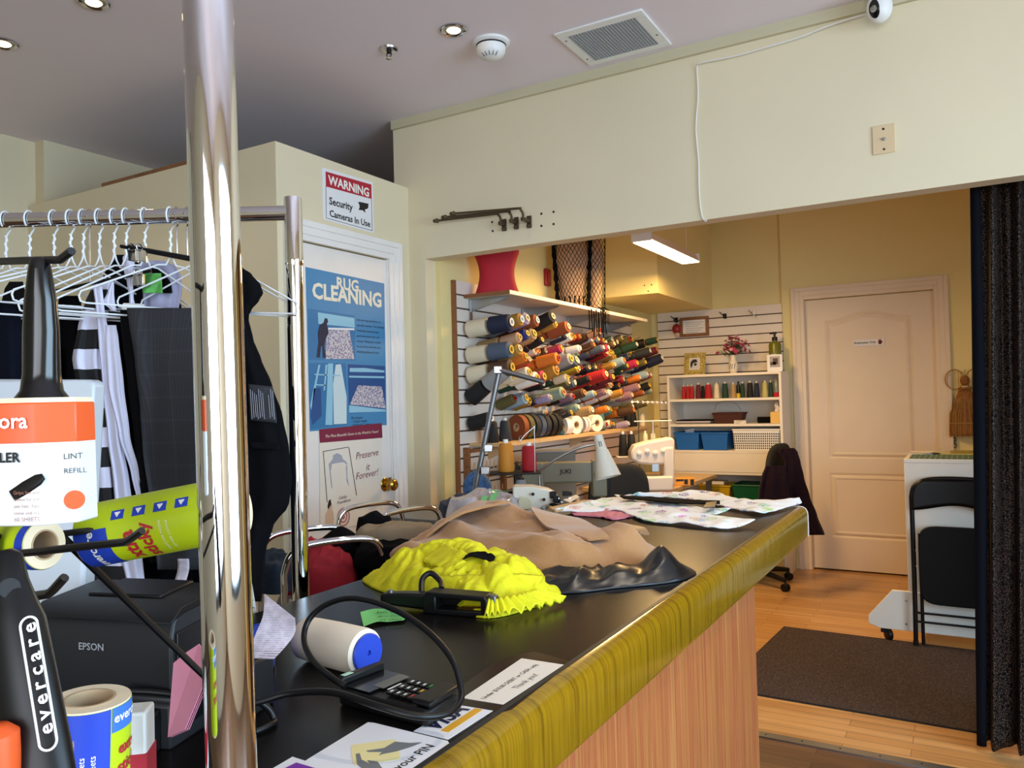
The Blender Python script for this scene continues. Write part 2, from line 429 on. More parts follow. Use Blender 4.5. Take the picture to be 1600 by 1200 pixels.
# ---- door in the back wall
d = MB()
def door_h(x, z):
    def groove(sd):                                # moulded groove profile across a panel edge
        a = abs(sd)
        return -.009*max(0, 1 - abs(sd - .012)/.012) + .004*max(0, 1 - abs(sd - .034)/.010) - (.003 if sd > .045 else 0)
    x0, x1 = DX0 + .135, DX1 - .14
    t = (x - (x0+x1)/2)/((x1-x0)/2)
    top = 1.868 + .055*max(0, math.cos(min(1, abs(t)/.92)*PI)*.5 + .5)
    s1 = min(x - x0, x1 - x, z - .835, top - z)
    s2 = min(x - x0, x1 - x, z - .25, .725 - z)
    return groove(max(s1, s2))
nx, nz = 150, 300
d.grid(lambda u, v: Vector((DX0 + .004 + u*(DX1-DX0-.008), 6.268 - door_h(DX0 + u*(DX1-DX0), .012 + v*(DZ-.016)), .012 + v*(DZ-.016))), nx, nz)
d.box(DX0+.004, DX1-.004, 6.282, 6.31, .012, DZ-.004)
door1 = struct(d, 'door_1', 'door_cream', smooth=30)
def casing(mb, a0, a1, z1, w, plane, axis, sgn):
    """stepped door casing: a0..a1 the opening, plane the wall face, sgn the side it sticks out to"""
    for i, (k0, k1, th) in enumerate(((0, .35, .012), (.3, .72, .018), (.68, 1.0, .024))):
        for (p0, p1, q0, q1) in ((a0-w*k1, a0-w*k0, 0, z1+w*k1), (a1+w*k0, a1+w*k1, 0, z1+w*k1), (a0-w*k0, a1+w*k0, z1+w*k0, z1+w*k1)):
            lo, hi = sorted((plane, plane + sgn*th))
            if axis == 'y': mb.box(p0, p1, lo, hi, q0, q1)
            else: mb.box(lo, hi, p0, p1, q0, q1)
    return mb
b = casing(MB(), DX0, DX1, DZ, .092, 6.236, 'y', -1).box(DX0-.002, DX0+.004, 6.236, 6.31, 0, DZ).box(DX1-.004, DX1+.002, 6.236, 6.31, 0, DZ)
build(b, 'door_frame', 'door_cream', parent=door1, bevel=.003)
# sign on the back door
a, c = onY(1333, 541.5, 6.262), onY(1381, 529, 6.262)
sg = thing('door_sign', 'small white staff sign with a red raised hand on the cream back door', 'sign', ((a.x+c.x)/2, 6.262, a.z))
build(MB().box(a.x, c.x, 6.2615, 6.2645, a.z, c.z), 'plate', 'paper_white', parent=sg)
build(text_mb('Employees Only', (a.x+.008, 6.261, a.z+.018), X_, Z_, width=(c.x-a.x)*.70, bold=.02), 'lettering', 'ink_black', parent=sg)
hx, hz = c.x - .026, (a.z+c.z)/2
b = MB().lathe([(.0125, 0), (.0125, .0008)], (hx, 6.2613, hz-.004), -Y_, 16)
for k, (dx, h) in enumerate(((-.009, .016), (-.003, .022), (.003, .021), (.009, .016))): b.box(hx+dx-.0023, hx+dx+.0023, 6.2605, 6.2613, hz, hz+h)
b.prism([(hx+.009, 6.2605, hz-.010), (hx+.018, 6.2605, hz+.003), (hx+.014, 6.2605, hz+.006), (hx+.006, 6.2605, hz-.002)], (0, .0008, 0))
build(b, 'hand_symbol', mat('hand_red', '#7a1420', .6), parent=sg)

# ---- door with the posters
PX = -2.418
d = MB().box(-2.455, PX, D2Y0+.004, D2Y1-.004, .012, D2Z-.005)
door2 = struct(d, 'door_2', 'door_white')
b = casing(MB(), D2Y0, D2Y1, D2Z, .086, -2.409, 'x', 1).box(-2.509, -2.409, D2Y0-.002, D2Y0+.003, 0, D2Z).box(-2.509, -2.409, D2Y1-.003, D2Y1+.002, 0, D2Z)
build(b, 'door_frame', 'white_trim', parent=door2, bevel=.003)
k = onX(601, 757, PX)
b = MB().lathe([(.032, 0), (.032, .004), (.024, .009), (.012, .011), (.011, .03), (.018, .038), (.027, .05), (.028, .058), (.020, .066), (.006, .069)], k, X_, 20)
build(b, 'door_knob', 'brass', parent=door2)
b = MB().box(PX-.002, PX+.002, D2Y1-.028, D2Y1-.004, k.z-.03, k.z+.03)
build(b, 'strike_plate', 'brass', parent=door2)

mat('poster_blue', '#3f86b8', .45); mat('poster_deep', '#1d4f8c', .5); mat('poster_navy', '#1b2340', .6); mat('poster_sky', '#8fc4dc', .5)
mat('poster_pale', '#c9dce2', .5); mat('poster_teal', '#2c74a8', .5); mat('burgundy', '#7c1d40', .55); mat('skin_print', '#d8b79a', .7); mat('grey_print', '#a6a6b2', .7)
m_, nt, bb = base('rug_print', .6); v = nd(nt, 'ShaderNodeTexVoronoi'); v.inputs['Scale'].default_value = 110; nt.links.new(coord(nt).outputs[0], v.inputs[0])
r = ramp(nt, [(.1, '#3d3a6a'), (.35, '#8d87a6'), (.6, '#c9c2c8')]); nt.links.new(v.outputs['Distance'], r.inputs[0]); nt.links.new(r.outputs[0], bb.inputs['Base Color']); MATS['rug_print'] = m_
def flat(mb, pts, X, off, th=.0004):
    q = [onX(x, y, X) for x, y in pts]
    return mb.prism([Vector((X + off, v.y, v.z)) for v in q], (th, 0, 0))
ps = thing('rug_cleaning_poster', 'large blue poster about rug cleaning with three photos, taped on the white door', 'poster', onX(542, 672, PX))
PB = [(477, 417), (600, 443), (604, 664), (484, 674)]
build(flat(MB(), PB, PX, .0004, .0008), 'sheet', 'poster_blue', parent=ps)
yv, zv = Y_, Z_
def ptext(body, x, y, width, X=PX, **kw):
    o = onX(x, y, X); return text_mb(body, (X + .0022, o.y, o.z), Y_, Z_, width=width, depth=.0003, **kw)
def dy(x0, x1, y, X=PX): return onX(x1, y, X).y - onX(x0, y, X).y
b = MB(); o_ = onX(525, 450.5, PX); text_mb('RUG', (PX + .0018, o_.y, o_.z), Y_, Z_, width=dy(525, 559, 452), depth=.0002, bold=.03, mb=b); text_mb('CLEANING', (PX+.0022, onX(487, 463, PX).y, onX(487, 465, PX).z), Y_, Z_, width=dy(487, 595, 465), depth=.0003, bold=.035, mb=b)
build(b, 'headline', 'ink_cream', parent=ps)
b = MB()
flat(b, [(481, 482), (554, 493), (555, 563), (482, 562)], PX, .0012)
p1 = build(b, 'workshop_photo', 'poster_teal', parent=ps)
b = MB(); flat(b, [(496, 488), (553, 497), (554, 512), (497, 506)], PX, .0017); build(b, 'back_wall_print', 'poster_sky', parent=p1)
b = MB(); flat(b, [(510, 515), (545, 514), (553, 561), (508, 561)], PX, .0017); build(b, 'rug_print', 'rug_print', parent=p1)
b = MB(); flat(b, [(507, 497), (511, 498), (512, 503), (510, 506), (513, 520), (508, 530), (506, 541), (509, 559), (504, 559), (503, 541), (501, 541), (499, 559), (494, 558), (497, 535), (496, 520), (499, 508), (505, 504)], PX, .0023); build(b, 'worker_print', 'poster_navy', parent=p1)
b = MB(); flat(b, [(512, 512), (553, 513), (553, 516), (512, 515)], PX, .0023); build(b, 'machine_print', 'paper_white', parent=p1)
b = MB(); flat(b, [(482, 567), (540, 567), (542, 664), (484, 671)], PX, .0012)
p2 = build(b, 'conveyor_photo', 'poster_teal', parent=ps)
b = MB(); flat(b, [(524, 570), (532, 569), (541, 620), (541, 662), (521, 663), (520, 600)], PX, .0017); build(b, 'rug_run_print', 'poster_pale', parent=p2)
b = MB(); flat(b, [(512, 568), (520, 568), (519, 664), (508, 664)], PX, .0017); flat(b, [(497, 570), (500, 570), (486, 640), (484, 634)], PX, .0017); flat(b, [(491, 584), (531, 586), (531, 588), (491, 586)], PX, .0021); flat(b, [(491, 600), (508, 601), (508, 603), (491, 602)], PX, .0021); flat(b, [(508, 570), (511, 570), (507, 610), (505, 610)], PX, .0021)
build(b, 'rail_print', 'poster_sky', parent=p2)
b = MB(); flat(b, [(490, 607), (501, 606), (502, 650), (488, 664), (485, 650)], PX, .0017); build(b, 'belt_print', 'poster_deep', parent=p2)
b = MB(); flat(b, [(543, 569), (601, 572), (602, 643), (545, 646)], PX, .0012)
p3 = build(b, 'rug_photo', 'poster_deep', parent=ps)
b = MB(); flat(b, [(545, 587), (600, 588), (600, 591), (545, 590)], PX, .0017); flat(b, [(546, 575), (570, 575), (600, 579), (600, 582), (546, 581)], PX, .0017); flat(b, [(545, 633), (602, 640), (602, 643), (545, 645)], PX, .0017); build(b, 'roller_print', 'poster_sky', parent=p3)
b = MB(); flat(b, [(559, 602), (596, 604), (602, 638), (546, 632)], PX, .0017); build(b, 'rug_print', 'rug_print', parent=p3)
b = MB()
lines = ['Get your rug cleaned by our', 'specially machine. The ultimate', 'handmade cleaning process', 'guaranteed never harm your', 'carpets. Bring your carpets', 'to us and we will take care', 'including pickup and care']
for i, s in enumerate(lines): ptext(s, 557, 501 + i*8.3, dy(557, 598, 520)*(len(s)/30), mb=b)
for i, s in enumerate(['We Include:', '- Carpet repair', '- Handmade Cushions']): ptext(s, 548, 655 + i*5.5, dy(548, 578, 655)*len(s)/18, mb=b)
build(b, 'small_print', 'poster_navy', parent=ps)

gp = thing('gown_poster', 'cream poster about preserving a gown, burgundy band on top, below the blue poster', 'poster', onX(545, 820, PX))
build(flat(MB(), [(498, 672), (596, 662), (597, 815), (500, 830)], PX, .0014, .0006), 'sheet', 'paper_cream', parent=gp)
build(flat(MB(), [(498, 671), (596, 661), (597, 684), (499, 692)], PX, .0021), 'burgundy_band', 'burgundy', parent=gp)
def gtext(body, x, y, x1, y1, mb=None, **kw):
    o, e = onX(x, y, PX), onX(x1, y1, PX); xd = e - o; yd = xd.cross(Vector((1, 0, 0))) * -1
    return text_mb(body, (PX + .0027, o.y, o.z), xd, Z_, width=xd.length, depth=.0003, mb=mb, **kw)
build(gtext('The Most Beautiful Gown in the World is Yours!', 507, 684, 590, 676, shear=.3), 'band_lettering', 'ink_cream', parent=gp)
for w_ in (('Preserve', 555, 718, 590, 711), ('it', 571, 735, 577, 734), ('Forever!', 555, 750, 590, 742)): build(gtext(*w_, shear=.25), 'lettering', 'burgundy', parent=gp)
b = MB()
for pts in ([(504, 706), (505, 706), (511, 785), (510, 785)], [(544, 699), (545, 699), (557, 774), (556, 774)], [(504, 705), (544, 698), (544, 699), (504, 706)]): flat(b, pts, PX, .0022)
gtext('Lucky', 529, 780, 541, 778, mb=b, shear=.3); gtext('Foundation', 526, 788, 547, 783, mb=b, shear=.3)
build(b, 'line_drawing', 'dark_grey_plastic', parent=gp)
b = MB(); flat(b, [(513, 725), (519, 718), (520, 711), (526, 708), (533, 711), (535, 717), (541, 722), (542, 727), (537, 722), (528, 723), (518, 725), (516, 737), (519, 764), (517, 760)], PX, .0022); flat(b, [(540, 728), (542, 727), (542, 745), (545, 760), (541, 752)], PX, .0022)
build(b, 'gown_print', 'grey_print', parent=gp)
b = MB(); flat(b, [(508, 803), (512, 796), (519, 796), (521, 804), (521, 822), (507, 824)], PX, .0022); flat(b, [(514, 787), (518, 786), (519, 795), (513, 797)], PX, .0022); build(b, 'figure_print', 'skin_print', parent=gp)
b = MB(); flat(b, [(513, 782), (516, 780), (517, 788), (514, 793), (512, 796), (511, 791)], PX, .0025); build(b, 'hair_print', 'ink_black', parent=gp)
c0 = onX(536, 808, PX); b = MB()
for r1, r0 in ((.042, .034), (.026, .018), (.010, .001)): b.lathe([(r0, 0), (r1, 0), (r1, .0004), (r0, .0004)], (PX+.0022, c0.y, c0.z), X_, 28, closed=True)
build(b, 'seal_print', mat('seal_rose', '#b5707c', .7), parent=gp)

# warning sign on the partition
WX = -2.409
ws = thing('warning_sign', 'white and red security camera warning sign above the poster door', 'sign', onX(545, 360, WX))
build(flat(MB(), [(502.5, 261.5), (582, 284.5), (583.5, 364.5), (504.5, 343)], WX, .0005, .002), 'plate', 'paper_white', parent=ws)
build(flat(MB(), [(508, 268), (579.5, 288.5), (580, 311), (508.5, 291.5)], WX, .0027), 'red_band', mat('sign_red', '#b31b33', .5), parent=ws)
b = MB()
for q in ([(508, 291), (508.6, 291.2), (509.5, 341), (508.9, 341)], [(579.5, 311), (580, 311), (581.2, 361), (580.6, 361)], [(509, 340.3), (581, 360.2), (581, 361), (509, 341)]): flat(b, q, WX, .0027)
def wt(body, x, y, w, mb=None, **kw):
    o = onX(x, y, WX); return text_mb(body, (WX+.0032, o.y, o.z), Y_, Z_, width=w, depth=.0004, mb=mb, **kw)
wt('Security', 513.5, 319, dy(513.5, 550, 322, WX), b, bold=.02); wt('Cameras In Use', 514, 338, dy(514, 577, 345, WX), b, bold=.02)
flat(b, [(553, 318), (561, 315.5), (575, 318.5), (574.5, 325.5), (567, 329), (560, 328), (553, 325)], WX, .0027)
flat(b, [(566, 328), (569, 328), (571, 332), (568, 331)], WX, .0027)
build(b, 'black_lettering', 'ink_black', parent=ws)
build(wt('WARNING', 512.5, 287.5, dy(512.5, 576, 292, WX), bold=.03), 'white_lettering', 'ink_white', parent=ws)
c0 = onX(556.5, 321.5, WX); build(MB().lathe([(.019, 0), (.019, .0004)], (WX+.0032, c0.y, c0.z), X_, 16), 'lens_symbol', 'paper_white', parent=ws)
# ================================================================== ceiling and header wall fittings
emit('lamp_warm', '#ffe2b0', 9.0); emit('tube_light', '#ffeac0', 6.0)
def pot(x, y, label, power=9):
    t = thing('downlight', label, 'ceiling light', (x, y, CEIL), 'recessed ceiling downlights')
    build(MB().lathe([(.040, 0), (.050, -.001), (.052, -.004), (.048, -.007), (.041, -.004), (.038, .0)], (x, y, CEIL-.0005), Z_, 28, closed=True), 'trim_ring', 'chrome_soft', parent=t)
    build(MB().lathe([(.040, -.001), (.030, -.0035)], (x, y, CEIL), Z_, 24), 'reflector', 'steel', parent=t)
    build(MB().lathe([(.027, -.004), (.022, -.008), (.010, -.010), (.001, -.0105)], (x, y, CEIL), Z_, 20), 'bulb', 'lamp_warm', parent=t)
    l = bpy.data.lights.new('downlight_lamp', 'SPOT'); l.energy = power; l.color = (1, .86, .66); l.spot_size = 1.9; l.spot_blend = .8; l.shadow_soft_size = .03
    o = bpy.data.objects.new('downlight_lamp', l); COL.objects.link(o); o.location = (x, y, CEIL-.02)
pot(-1.668, 2.486, 'lit round downlight in the ceiling next to the smoke detector')
pot(-3.18, 1.62, 'lit downlight above the clothes rack, cut off by the edge of the picture')
pot(-2.60, 1.625, 'lit downlight above the clothes rack, higher in the picture than its neighbour')
pot(.15, 1.75, 'lit downlight above the end of the counter, over the way into the workroom', 38)  # extra lamp out of view, added to brighten the floor by the opening
sx, sy = -1.605, 2.656
t = thing('smoke_detector', 'white domed smoke detector on the ceiling between a downlight and the air vent', 'smoke detector', (sx, sy, CEIL))
build(MB().lathe([(.074, 0), (.074, -.008), (.066, -.014), (.05, -.014)], (sx, sy, CEIL), Z_, 32), 'base_plate', 'white_plastic', parent=t)
build(MB().lathe([(.060, -.014), (.058, -.022), (.0575, -.024)], (sx, sy, CEIL), Z_, 32), 'sensor_slot', 'dark_grey_plastic', parent=t)
build(MB().lathe([(.0585, -.020), (.057, -.040), (.049, -.056), (.03, -.066), (.001, -.069)], (sx, sy, CEIL), Z_, 32), 'dome', 'white_plastic', parent=t)
b = MB()
for a in range(5): b.tube([Vector((sx + .05*math.cos(.35*a-1.9), sy + .05*math.sin(.35*a-1.9), CEIL-.0545)), Vector((sx + .034*math.cos(.35*a-1.9), sy + .034*math.sin(.35*a-1.9), CEIL-.0655))], .0014, 6)
build(b, 'sounder_slots', 'dark_grey_plastic', parent=t)
sx, sy = -1.978, 2.477
t = thing('sprinkler_head', 'small chrome fire sprinkler hanging from the ceiling', 'sprinkler', (sx, sy, CEIL))
build(MB().lathe([(.036, 0), (.034, -.006), (.02, -.003), (.018, .0)], (sx, sy, CEIL), Z_, 24, closed=True), 'escutcheon', 'chrome_soft', parent=t)
b = MB().lathe([(.010, 0), (.010, -.018), (.005, -.02)], (sx, sy, CEIL), Z_, 14)
for s in (-1, 1): b.tube([(sx+s*.008, sy, CEIL-.015), (sx+s*.013, sy, CEIL-.025), (sx+s*.003, sy, CEIL-.038)], .0022, 6)
build(b, 'frame_arm', 'dark_grey_plastic', parent=t)
build(MB().lathe([(.001, -.036), (.014, -.038), (.014, -.040), (.001, -.041)], (sx, sy, CEIL), Z_, 18), 'deflector', 'chrome_soft', parent=t)
# air vent
x0, x1, y0, y1 = -1.36, -.997, 2.727, 3.067
t = thing('air_vent', 'square white ceiling air vent with a dark grid grille', 'vent', ((x0+x1)/2, (y0+y1)/2, CEIL))
fw = .042; b = MB()
for (a, c, d_, e) in ((x0, x1, y0, y0+fw), (x0, x1, y1-fw, y1), (x0, x0+fw, y0+fw, y1-fw), (x1-fw, x1, y0+fw, y1-fw)): b.box(a, c, d_, e, CEIL-.009, CEIL)
build(b, 'frame', 'white_plastic', parent=t, bevel=.003)
build(MB().box(x0+fw, x1-fw, y0+fw, y1-fw, CEIL-.002, CEIL-.0005), 'duct_opening', 'ink_black', parent=t)
b = MB()
nx, ny = 22, 20
for i in range(nx+1): x = x0+fw+(x1-x0-2*fw)*i/nx; b.box(x-.0013, x+.0013, y0+fw, y1-fw, CEIL-.010, CEIL-.002)
for i in range(ny+1): y = y0+fw+(y1-y0-2*fw)*i/ny; b.box(x0+fw, x1-fw, y-.0013, y+.0013, CEIL-.010, CEIL-.002)
build(b, 'grille', mat('grille_grey', '#b9babb', .5), parent=t)
b = MB()
for x, y in ((x0+.02, (y0+y1)/2-.1), (x1-.02, (y0+y1)/2+.05), (x0+.02, (y0+y1)/2+.1)): b.lathe([(.005, 0), (.004, -.002)], (x, y, CEIL-.009), Z_, 10)
build(b, 'screw', 'grey_metal', parent=t)
# security camera
cx, cy = -.232, 3.055
t = thing('security_camera', 'white dome security camera with a black lens face, up by the ceiling', 'camera', (cx, cy, CEIL))
build(MB().lathe([(.042, 0), (.042, -.018), (.034, -.028)], (cx, cy, CEIL), Z_, 28), 'mount', 'white_plastic', parent=t)
hd = Vector((cx, cy, CEIL-.075)); build(MB().ball(hd, (.043, .043, .052), 28, 18), 'housing', 'white_plastic', parent=t)
ld = Vector((-.35, -.9, -.28)).normalized()
def face(u, v):
    a = 2*PI*u; rr = .98*v
    e1 = ld.cross(Z_).normalized(); e2 = e1.cross(ld)
    q = ld*1 + e1*(math.cos(a)*rr*.48) + e2*(math.sin(a)*rr*.78); q.normalize()
    return hd + Vector((q.x*.0445, q.y*.0445, q.z*.0535))
build(MB().grid(face, 24, 8, cu=True), 'lens_face', 'black_gloss', parent=t)
build(MB().lathe([(.012, 0), (.012, .004), (.008, .003)], hd + Vector((ld.x*.043, ld.y*.043, ld.z*.05)), ld, 18), 'lens', 'chrome_soft', parent=t)
pts = [onY(x, y, 3.118) for x, y in ((1364, 19), (1330, 29), (1290, 42), (1250, 58), (1200, 73), (1150, 87), (1110, 95), (1092, 99))]
pts += [onY(x, y, 3.134) for x, y in ((1089, 108), (1090, 150), (1088, 200), (1091, 250), (1092, 300), (1097, 335), (1102, 346))] + [onY(1104, 343, 3.125)]
for i, q in enumerate(pts[8:-1]): q.x += .002*math.sin(i*2.2)
build(MB().tube(spline(pts, 90), .0028, 8), 'camera_cable', 'white_matte', label='thin white cable from the security camera, hanging down the header wall', cat='cable')
# coax wall plate
a, c = onY(1364, 243, 3.138), onY(1398, 192, 3.138)
t = thing('wall_plate', 'beige cable outlet plate on the header wall', 'wall plate', ((a.x+c.x)/2, 3.14, a.z))
build(MB().box(a.x, c.x, 3.134, 3.1395, a.z, c.z), 'plate', mat('plate_beige', '#dcc39a', .4), parent=t, bevel=.002)
mx, mz = (a.x+c.x)/2, (a.z+c.z)/2
build(MB().lathe([(.006, 0), (.006, .004), (.0035, .004), (.0035, .010), (.001, .010)], (mx, 3.134, mz), -Y_, 12), 'coax_jack', 'steel', parent=t)
for s in (-1, 1): build(MB().lathe([(.0045, 0), (.004, .0012)], (mx, 3.134, mz+s*.037), -Y_, 10), 'screw', 'ink_black', parent=t)
# swing-arm bracket with three rods
t = thing('swing_arm_bracket', 'bronze wall bracket with three folded swing arm rods on the header wall', 'bracket', onY(790, 350, 3.14))
for i, (bx, by, ex, ey, lx, ly) in enumerate(((787, 352, 686, 344.5, 776, 334), (806, 349, 699, 339, 796, 330), (826, 347, 712, 333.5, 812, 325.5))):
    off = 3.10 - .012*i
    k = onY(bx, by, 3.13); top = onY(lx, ly, off); end = onY(ex, ey, off - .02)
    rod = build(MB().tube(spline([Vector((k.x, off, k.z+.005)), Vector((k.x+.001, off, k.z+.028)), Vector((k.x-.012, off, top.z-.004)), top, top.lerp(end, .25), top.lerp(end, .6), end], 40), .0058, 8), 'swing_rod', 'bronze', parent=t)
    build(MB().lathe([(.003, 0), (.010, .006), (.012, .012), (.008, .02), (.010, .026), (.004, .034), (.001, .036)], end, (end-top).normalized(), 12), 'finial', 'bronze', parent=rod)
    build(MB().box(k.x-.012, k.x+.012, 3.132, 3.1395, k.z-.026, k.z+.03).box(k.x-.008, k.x+.008, off-.008, 3.132, k.z-.004, k.z+.012), 'wall_clamp', 'bronze', parent=t, bevel=.002)
    build(MB().lathe([(.007, 0), (.009, .006), (.005, .012), (.001, .013)], (k.x, 3.128, k.z-.018), Vector((0, -1, -.3)), 10), 'thumb_screw', 'bronze', parent=t)
b = MB()
for x, y in ((769, 347), (770, 361), (846, 334), (865, 331), (846, 353), (865, 350)): b.lathe([(.0055, 0), (.0055, .0012)], onY(x, y, 3.1398), -Y_, 10)
build(b, 'screw_holes', 'dark_grey_plastic', parent=bpy.data.objects['wall_header'])
# hanging fluorescent fixture in the workroom
FZ = 2.17
n0, n1, f0, f1 = onZ(990, 379, FZ), onZ(1015, 373.5, FZ), onZ(1068, 413, FZ), onZ(1091, 408, FZ)
nm, fm = (n0+n1)/2, (f0+f1)/2; ax = (fm-nm).normalized(); w = (n1-n0).length/2; sd = ax.cross(Z_).normalized(); ln = (fm-nm).length
t = thing('fluorescent_light', 'lit white strip light hanging on cords in the workroom', 'ceiling light', (nm+fm)/2)
b = MB().prism([nm - sd*w + Z_*.004, nm + sd*w + Z_*.004, nm + sd*(w*.5) + Z_*.055, nm - sd*(w*.5) + Z_*.055], ax*ln)
build(b, 'housing', mat('fixture_white', '#e9d6c2', .5), parent=t, bevel=.003)
build(MB().obox((nm+fm)/2, ax*(ln/2-.01), sd*(w*.92), Z_*.005), 'diffuser', 'tube_light', parent=t)
b = MB().obox(nm + Z_*.025 - ax*.003, ax*.003, sd*w*1.02, Z_*.028).obox(fm + Z_*.025 + ax*.003, ax*.003, sd*w*1.02, Z_*.028)
build(b, 'end_cap', 'white_plastic', parent=t)
for k in (.1, .9):
    q = nm.lerp(fm, k) + Z_*.055
    build(MB().tube([q, q.lerp(Vector((q.x, q.y, CEIL)), .5) + sd*.006, Vector((q.x, q.y, CEIL))], .002, 6), 'cord', 'white_matte', parent=t)
q = nm.lerp(fm, .06) + Z_*.05
build(MB().tube(spline([q, q + Vector((.05, .02, .05)), q + Vector((.10, .06, .16)), Vector((q.x+.02, q.y+.1, CEIL))], 24), .003, 6), 'power_cord', 'white_matte', parent=t)
WARM = (1.0, .63, .25)
l = area_light('fluorescent_lamp', tuple((nm+fm)/2 - Z_*.02), tuple((nm+fm)/2 - Z_*1.0), .14, ln, 31, WARM)
l.rotation_euler = (0, 0, math.atan2(ax.y, ax.x) - PI/2)
# ================================================================== the shop counter
CT = .93
t = thing('counter', 'long shop counter with black top, glossy wood grain edge and reddish wood front', 'counter', (-.86, 1.5, 0))
build(MB().box(-1.225, -.538, .1, 2.918, .895, CT), 'top', 'counter_laminate', parent=t)
prof = [(-.538, CT+.0005), (-.525, CT-.001), (-.515, CT-.007), (-.5095, CT-.018), (-.508, CT-.034), (-.508, .833), (-.511, .825), (-.545, .825), (-.545, .894)]
b = MB().prism([(x, .1, z) for x, z in prof], (0, 2.82, 0))
edge = build(b, 'edge_trim', 'counter_trim', parent=t, smooth=50)
b = MB().tube([(x, 2.921, z) for x, z in [(-.56, CT-.001)] + prof[:7]], .0018, 6)
build(b, 'edge_seam', 'white_matte', parent=edge)
build(MB().box(-1.225, -.53, 2.905, 2.9195, .845, CT-.003), 'end_trim', 'counter_trim', parent=t)
build(MB().box(-1.225, -1.21, .1, 2.918, .86, CT-.003), 'back_trim', 'black_plastic', parent=t)
build(MB().box(-.56, -.53, .13, 2.2, .0, .828), 'front_panel', 'counter_panel', parent=t)
build(MB().box(-1.17, -.56, 2.17, 2.2, 0, .86).box(-1.17, -.56, .13, .16, 0, .86), 'end_panel', 'melamine', parent=t)
build(MB().box(-1.17, -1.15, .16, 2.17, .1, .86), 'back_panel', 'melamine', parent=t)
b = MB().obox((-.541, 1.5, CT+.0006), (.004, 0, 0), (0, 1.38, 0), (0, 0, .0006)); build(b, 'edge_strip', 'dark_grey_plastic', parent=t)

def C(x, y, z=CT): return onZ(x, y, z)
def card(pts, z, th=.0005): return MB().prism([C(x, y, z) for x, y in pts], (0, 0, th))
# cards and stickers along the front edge of the counter top
t = thing('cash_notice', 'white paper notice about debit or cash taped to the counter edge', 'notice', C(800, 1065))
build(card([(700, 1118), (716, 1075), (780, 1031), (835, 1018), (893, 1034), (880, 1046), (800, 1108), (770, 1118)], CT+.0002, .0003), 'tape', 'black_gloss', parent=t)
build(card([(815, 1029), (881, 1039), (786, 1101), (723, 1091)], CT+.0006), 'paper', 'paper_cream', parent=t)
a = C(757, 1093, CT+.001)
b = text_mb('Under $10.00 DEBIT or CASH only.', a, Y_, -X_, width=C(845, 1040).y - a.y, depth=.0003, bold=.012)
a2 = C(808, 1077, CT+.001); text_mb('Thank you!', a2, Y_, -X_, width=C(838, 1055).y - a2.y, depth=.0003, mb=b)
build(b, 'lettering', 'dark_grey_plastic', parent=t)
t = thing('card_brand_sticker', 'white and gold payment card sticker beside the cash notice', 'sticker', C(705, 1130))
build(card([(716, 1102), (770, 1111), (700, 1156), (646, 1143)], CT+.0004), 'sheet', 'paper_white', parent=t)
a, e = C(694, 1145, CT+.001), C(757, 1112, CT+.001)
build(MB().box(a.x-.008, a.x+.004, .79, .868, CT+.0009, CT+.0011), 'gold_stripe', mat('gold_print', '#e0a526', .5), parent=t)
o1 = C(672, 1147, CT+.001)
build(text_mb('VISA', (a.x-.012, .785, CT+.001), Y_, -X_, width=.072, depth=.0004, bold=.03, shear=.25), 'lettering', mat('visa_navy', '#15193f', .5), parent=t)
t = thing('pin_sticker', 'white card with grey hands over yellow bank cards, asking to protect the code', 'sticker', C(590, 1165))
build(card([(575, 1129), (585, 1130), (699, 1158), (704, 1164), (645, 1205), (588, 1240), (430, 1222), (482, 1186)], CT+.0005), 'sheet', 'paper_white', parent=t)
b = card([(548, 1169), (551, 1164), (615, 1155), (620, 1158), (626, 1184), (622, 1187), (556, 1196), (552, 1193)], CT+.0011, .0002)
build(b, 'yellow_cards', mat('card_yellow', '#efe1a0', .6), parent=t)
b = card([(572, 1173), (600, 1169), (617, 1159), (640, 1161), (660, 1160), (645, 1166), (620, 1174), (600, 1178), (592, 1180), (597, 1175), (575, 1175)], CT+.0014, .0002)
q = card([(556, 1178), (562, 1177), (565, 1187), (578, 1194), (574, 1188), (590, 1190), (597, 1200), (598, 1215), (570, 1203), (558, 1194)], CT+.0014, .0002); b.add(q.v, q.f)
build(b, 'grey_hands', mat('hand_grey', '#757777', .6), parent=t)
a = C(600, 1212, CT+.001)
build(text_mb('Protect your PIN', (C(640, 1190).x+.004, .625, CT+.001), Y_, -X_, width=.125, depth=.0003, bold=.01), 'lettering', 'dark_grey_plastic', parent=t)
t = thing('purple_sticker', 'white bordered purple sticker at the bottom edge of the picture', 'sticker', C(460, 1200))
build(card([(457, 1183), (520, 1203), (480, 1240), (380, 1228)], CT+.0004), 'sheet', 'paper_white', parent=t)
build(card([(463, 1192), (500, 1203), (470, 1225), (410, 1218)], CT+.001), 'purple_field', mat('purple_print', '#7a2aa0', .5), parent=t)

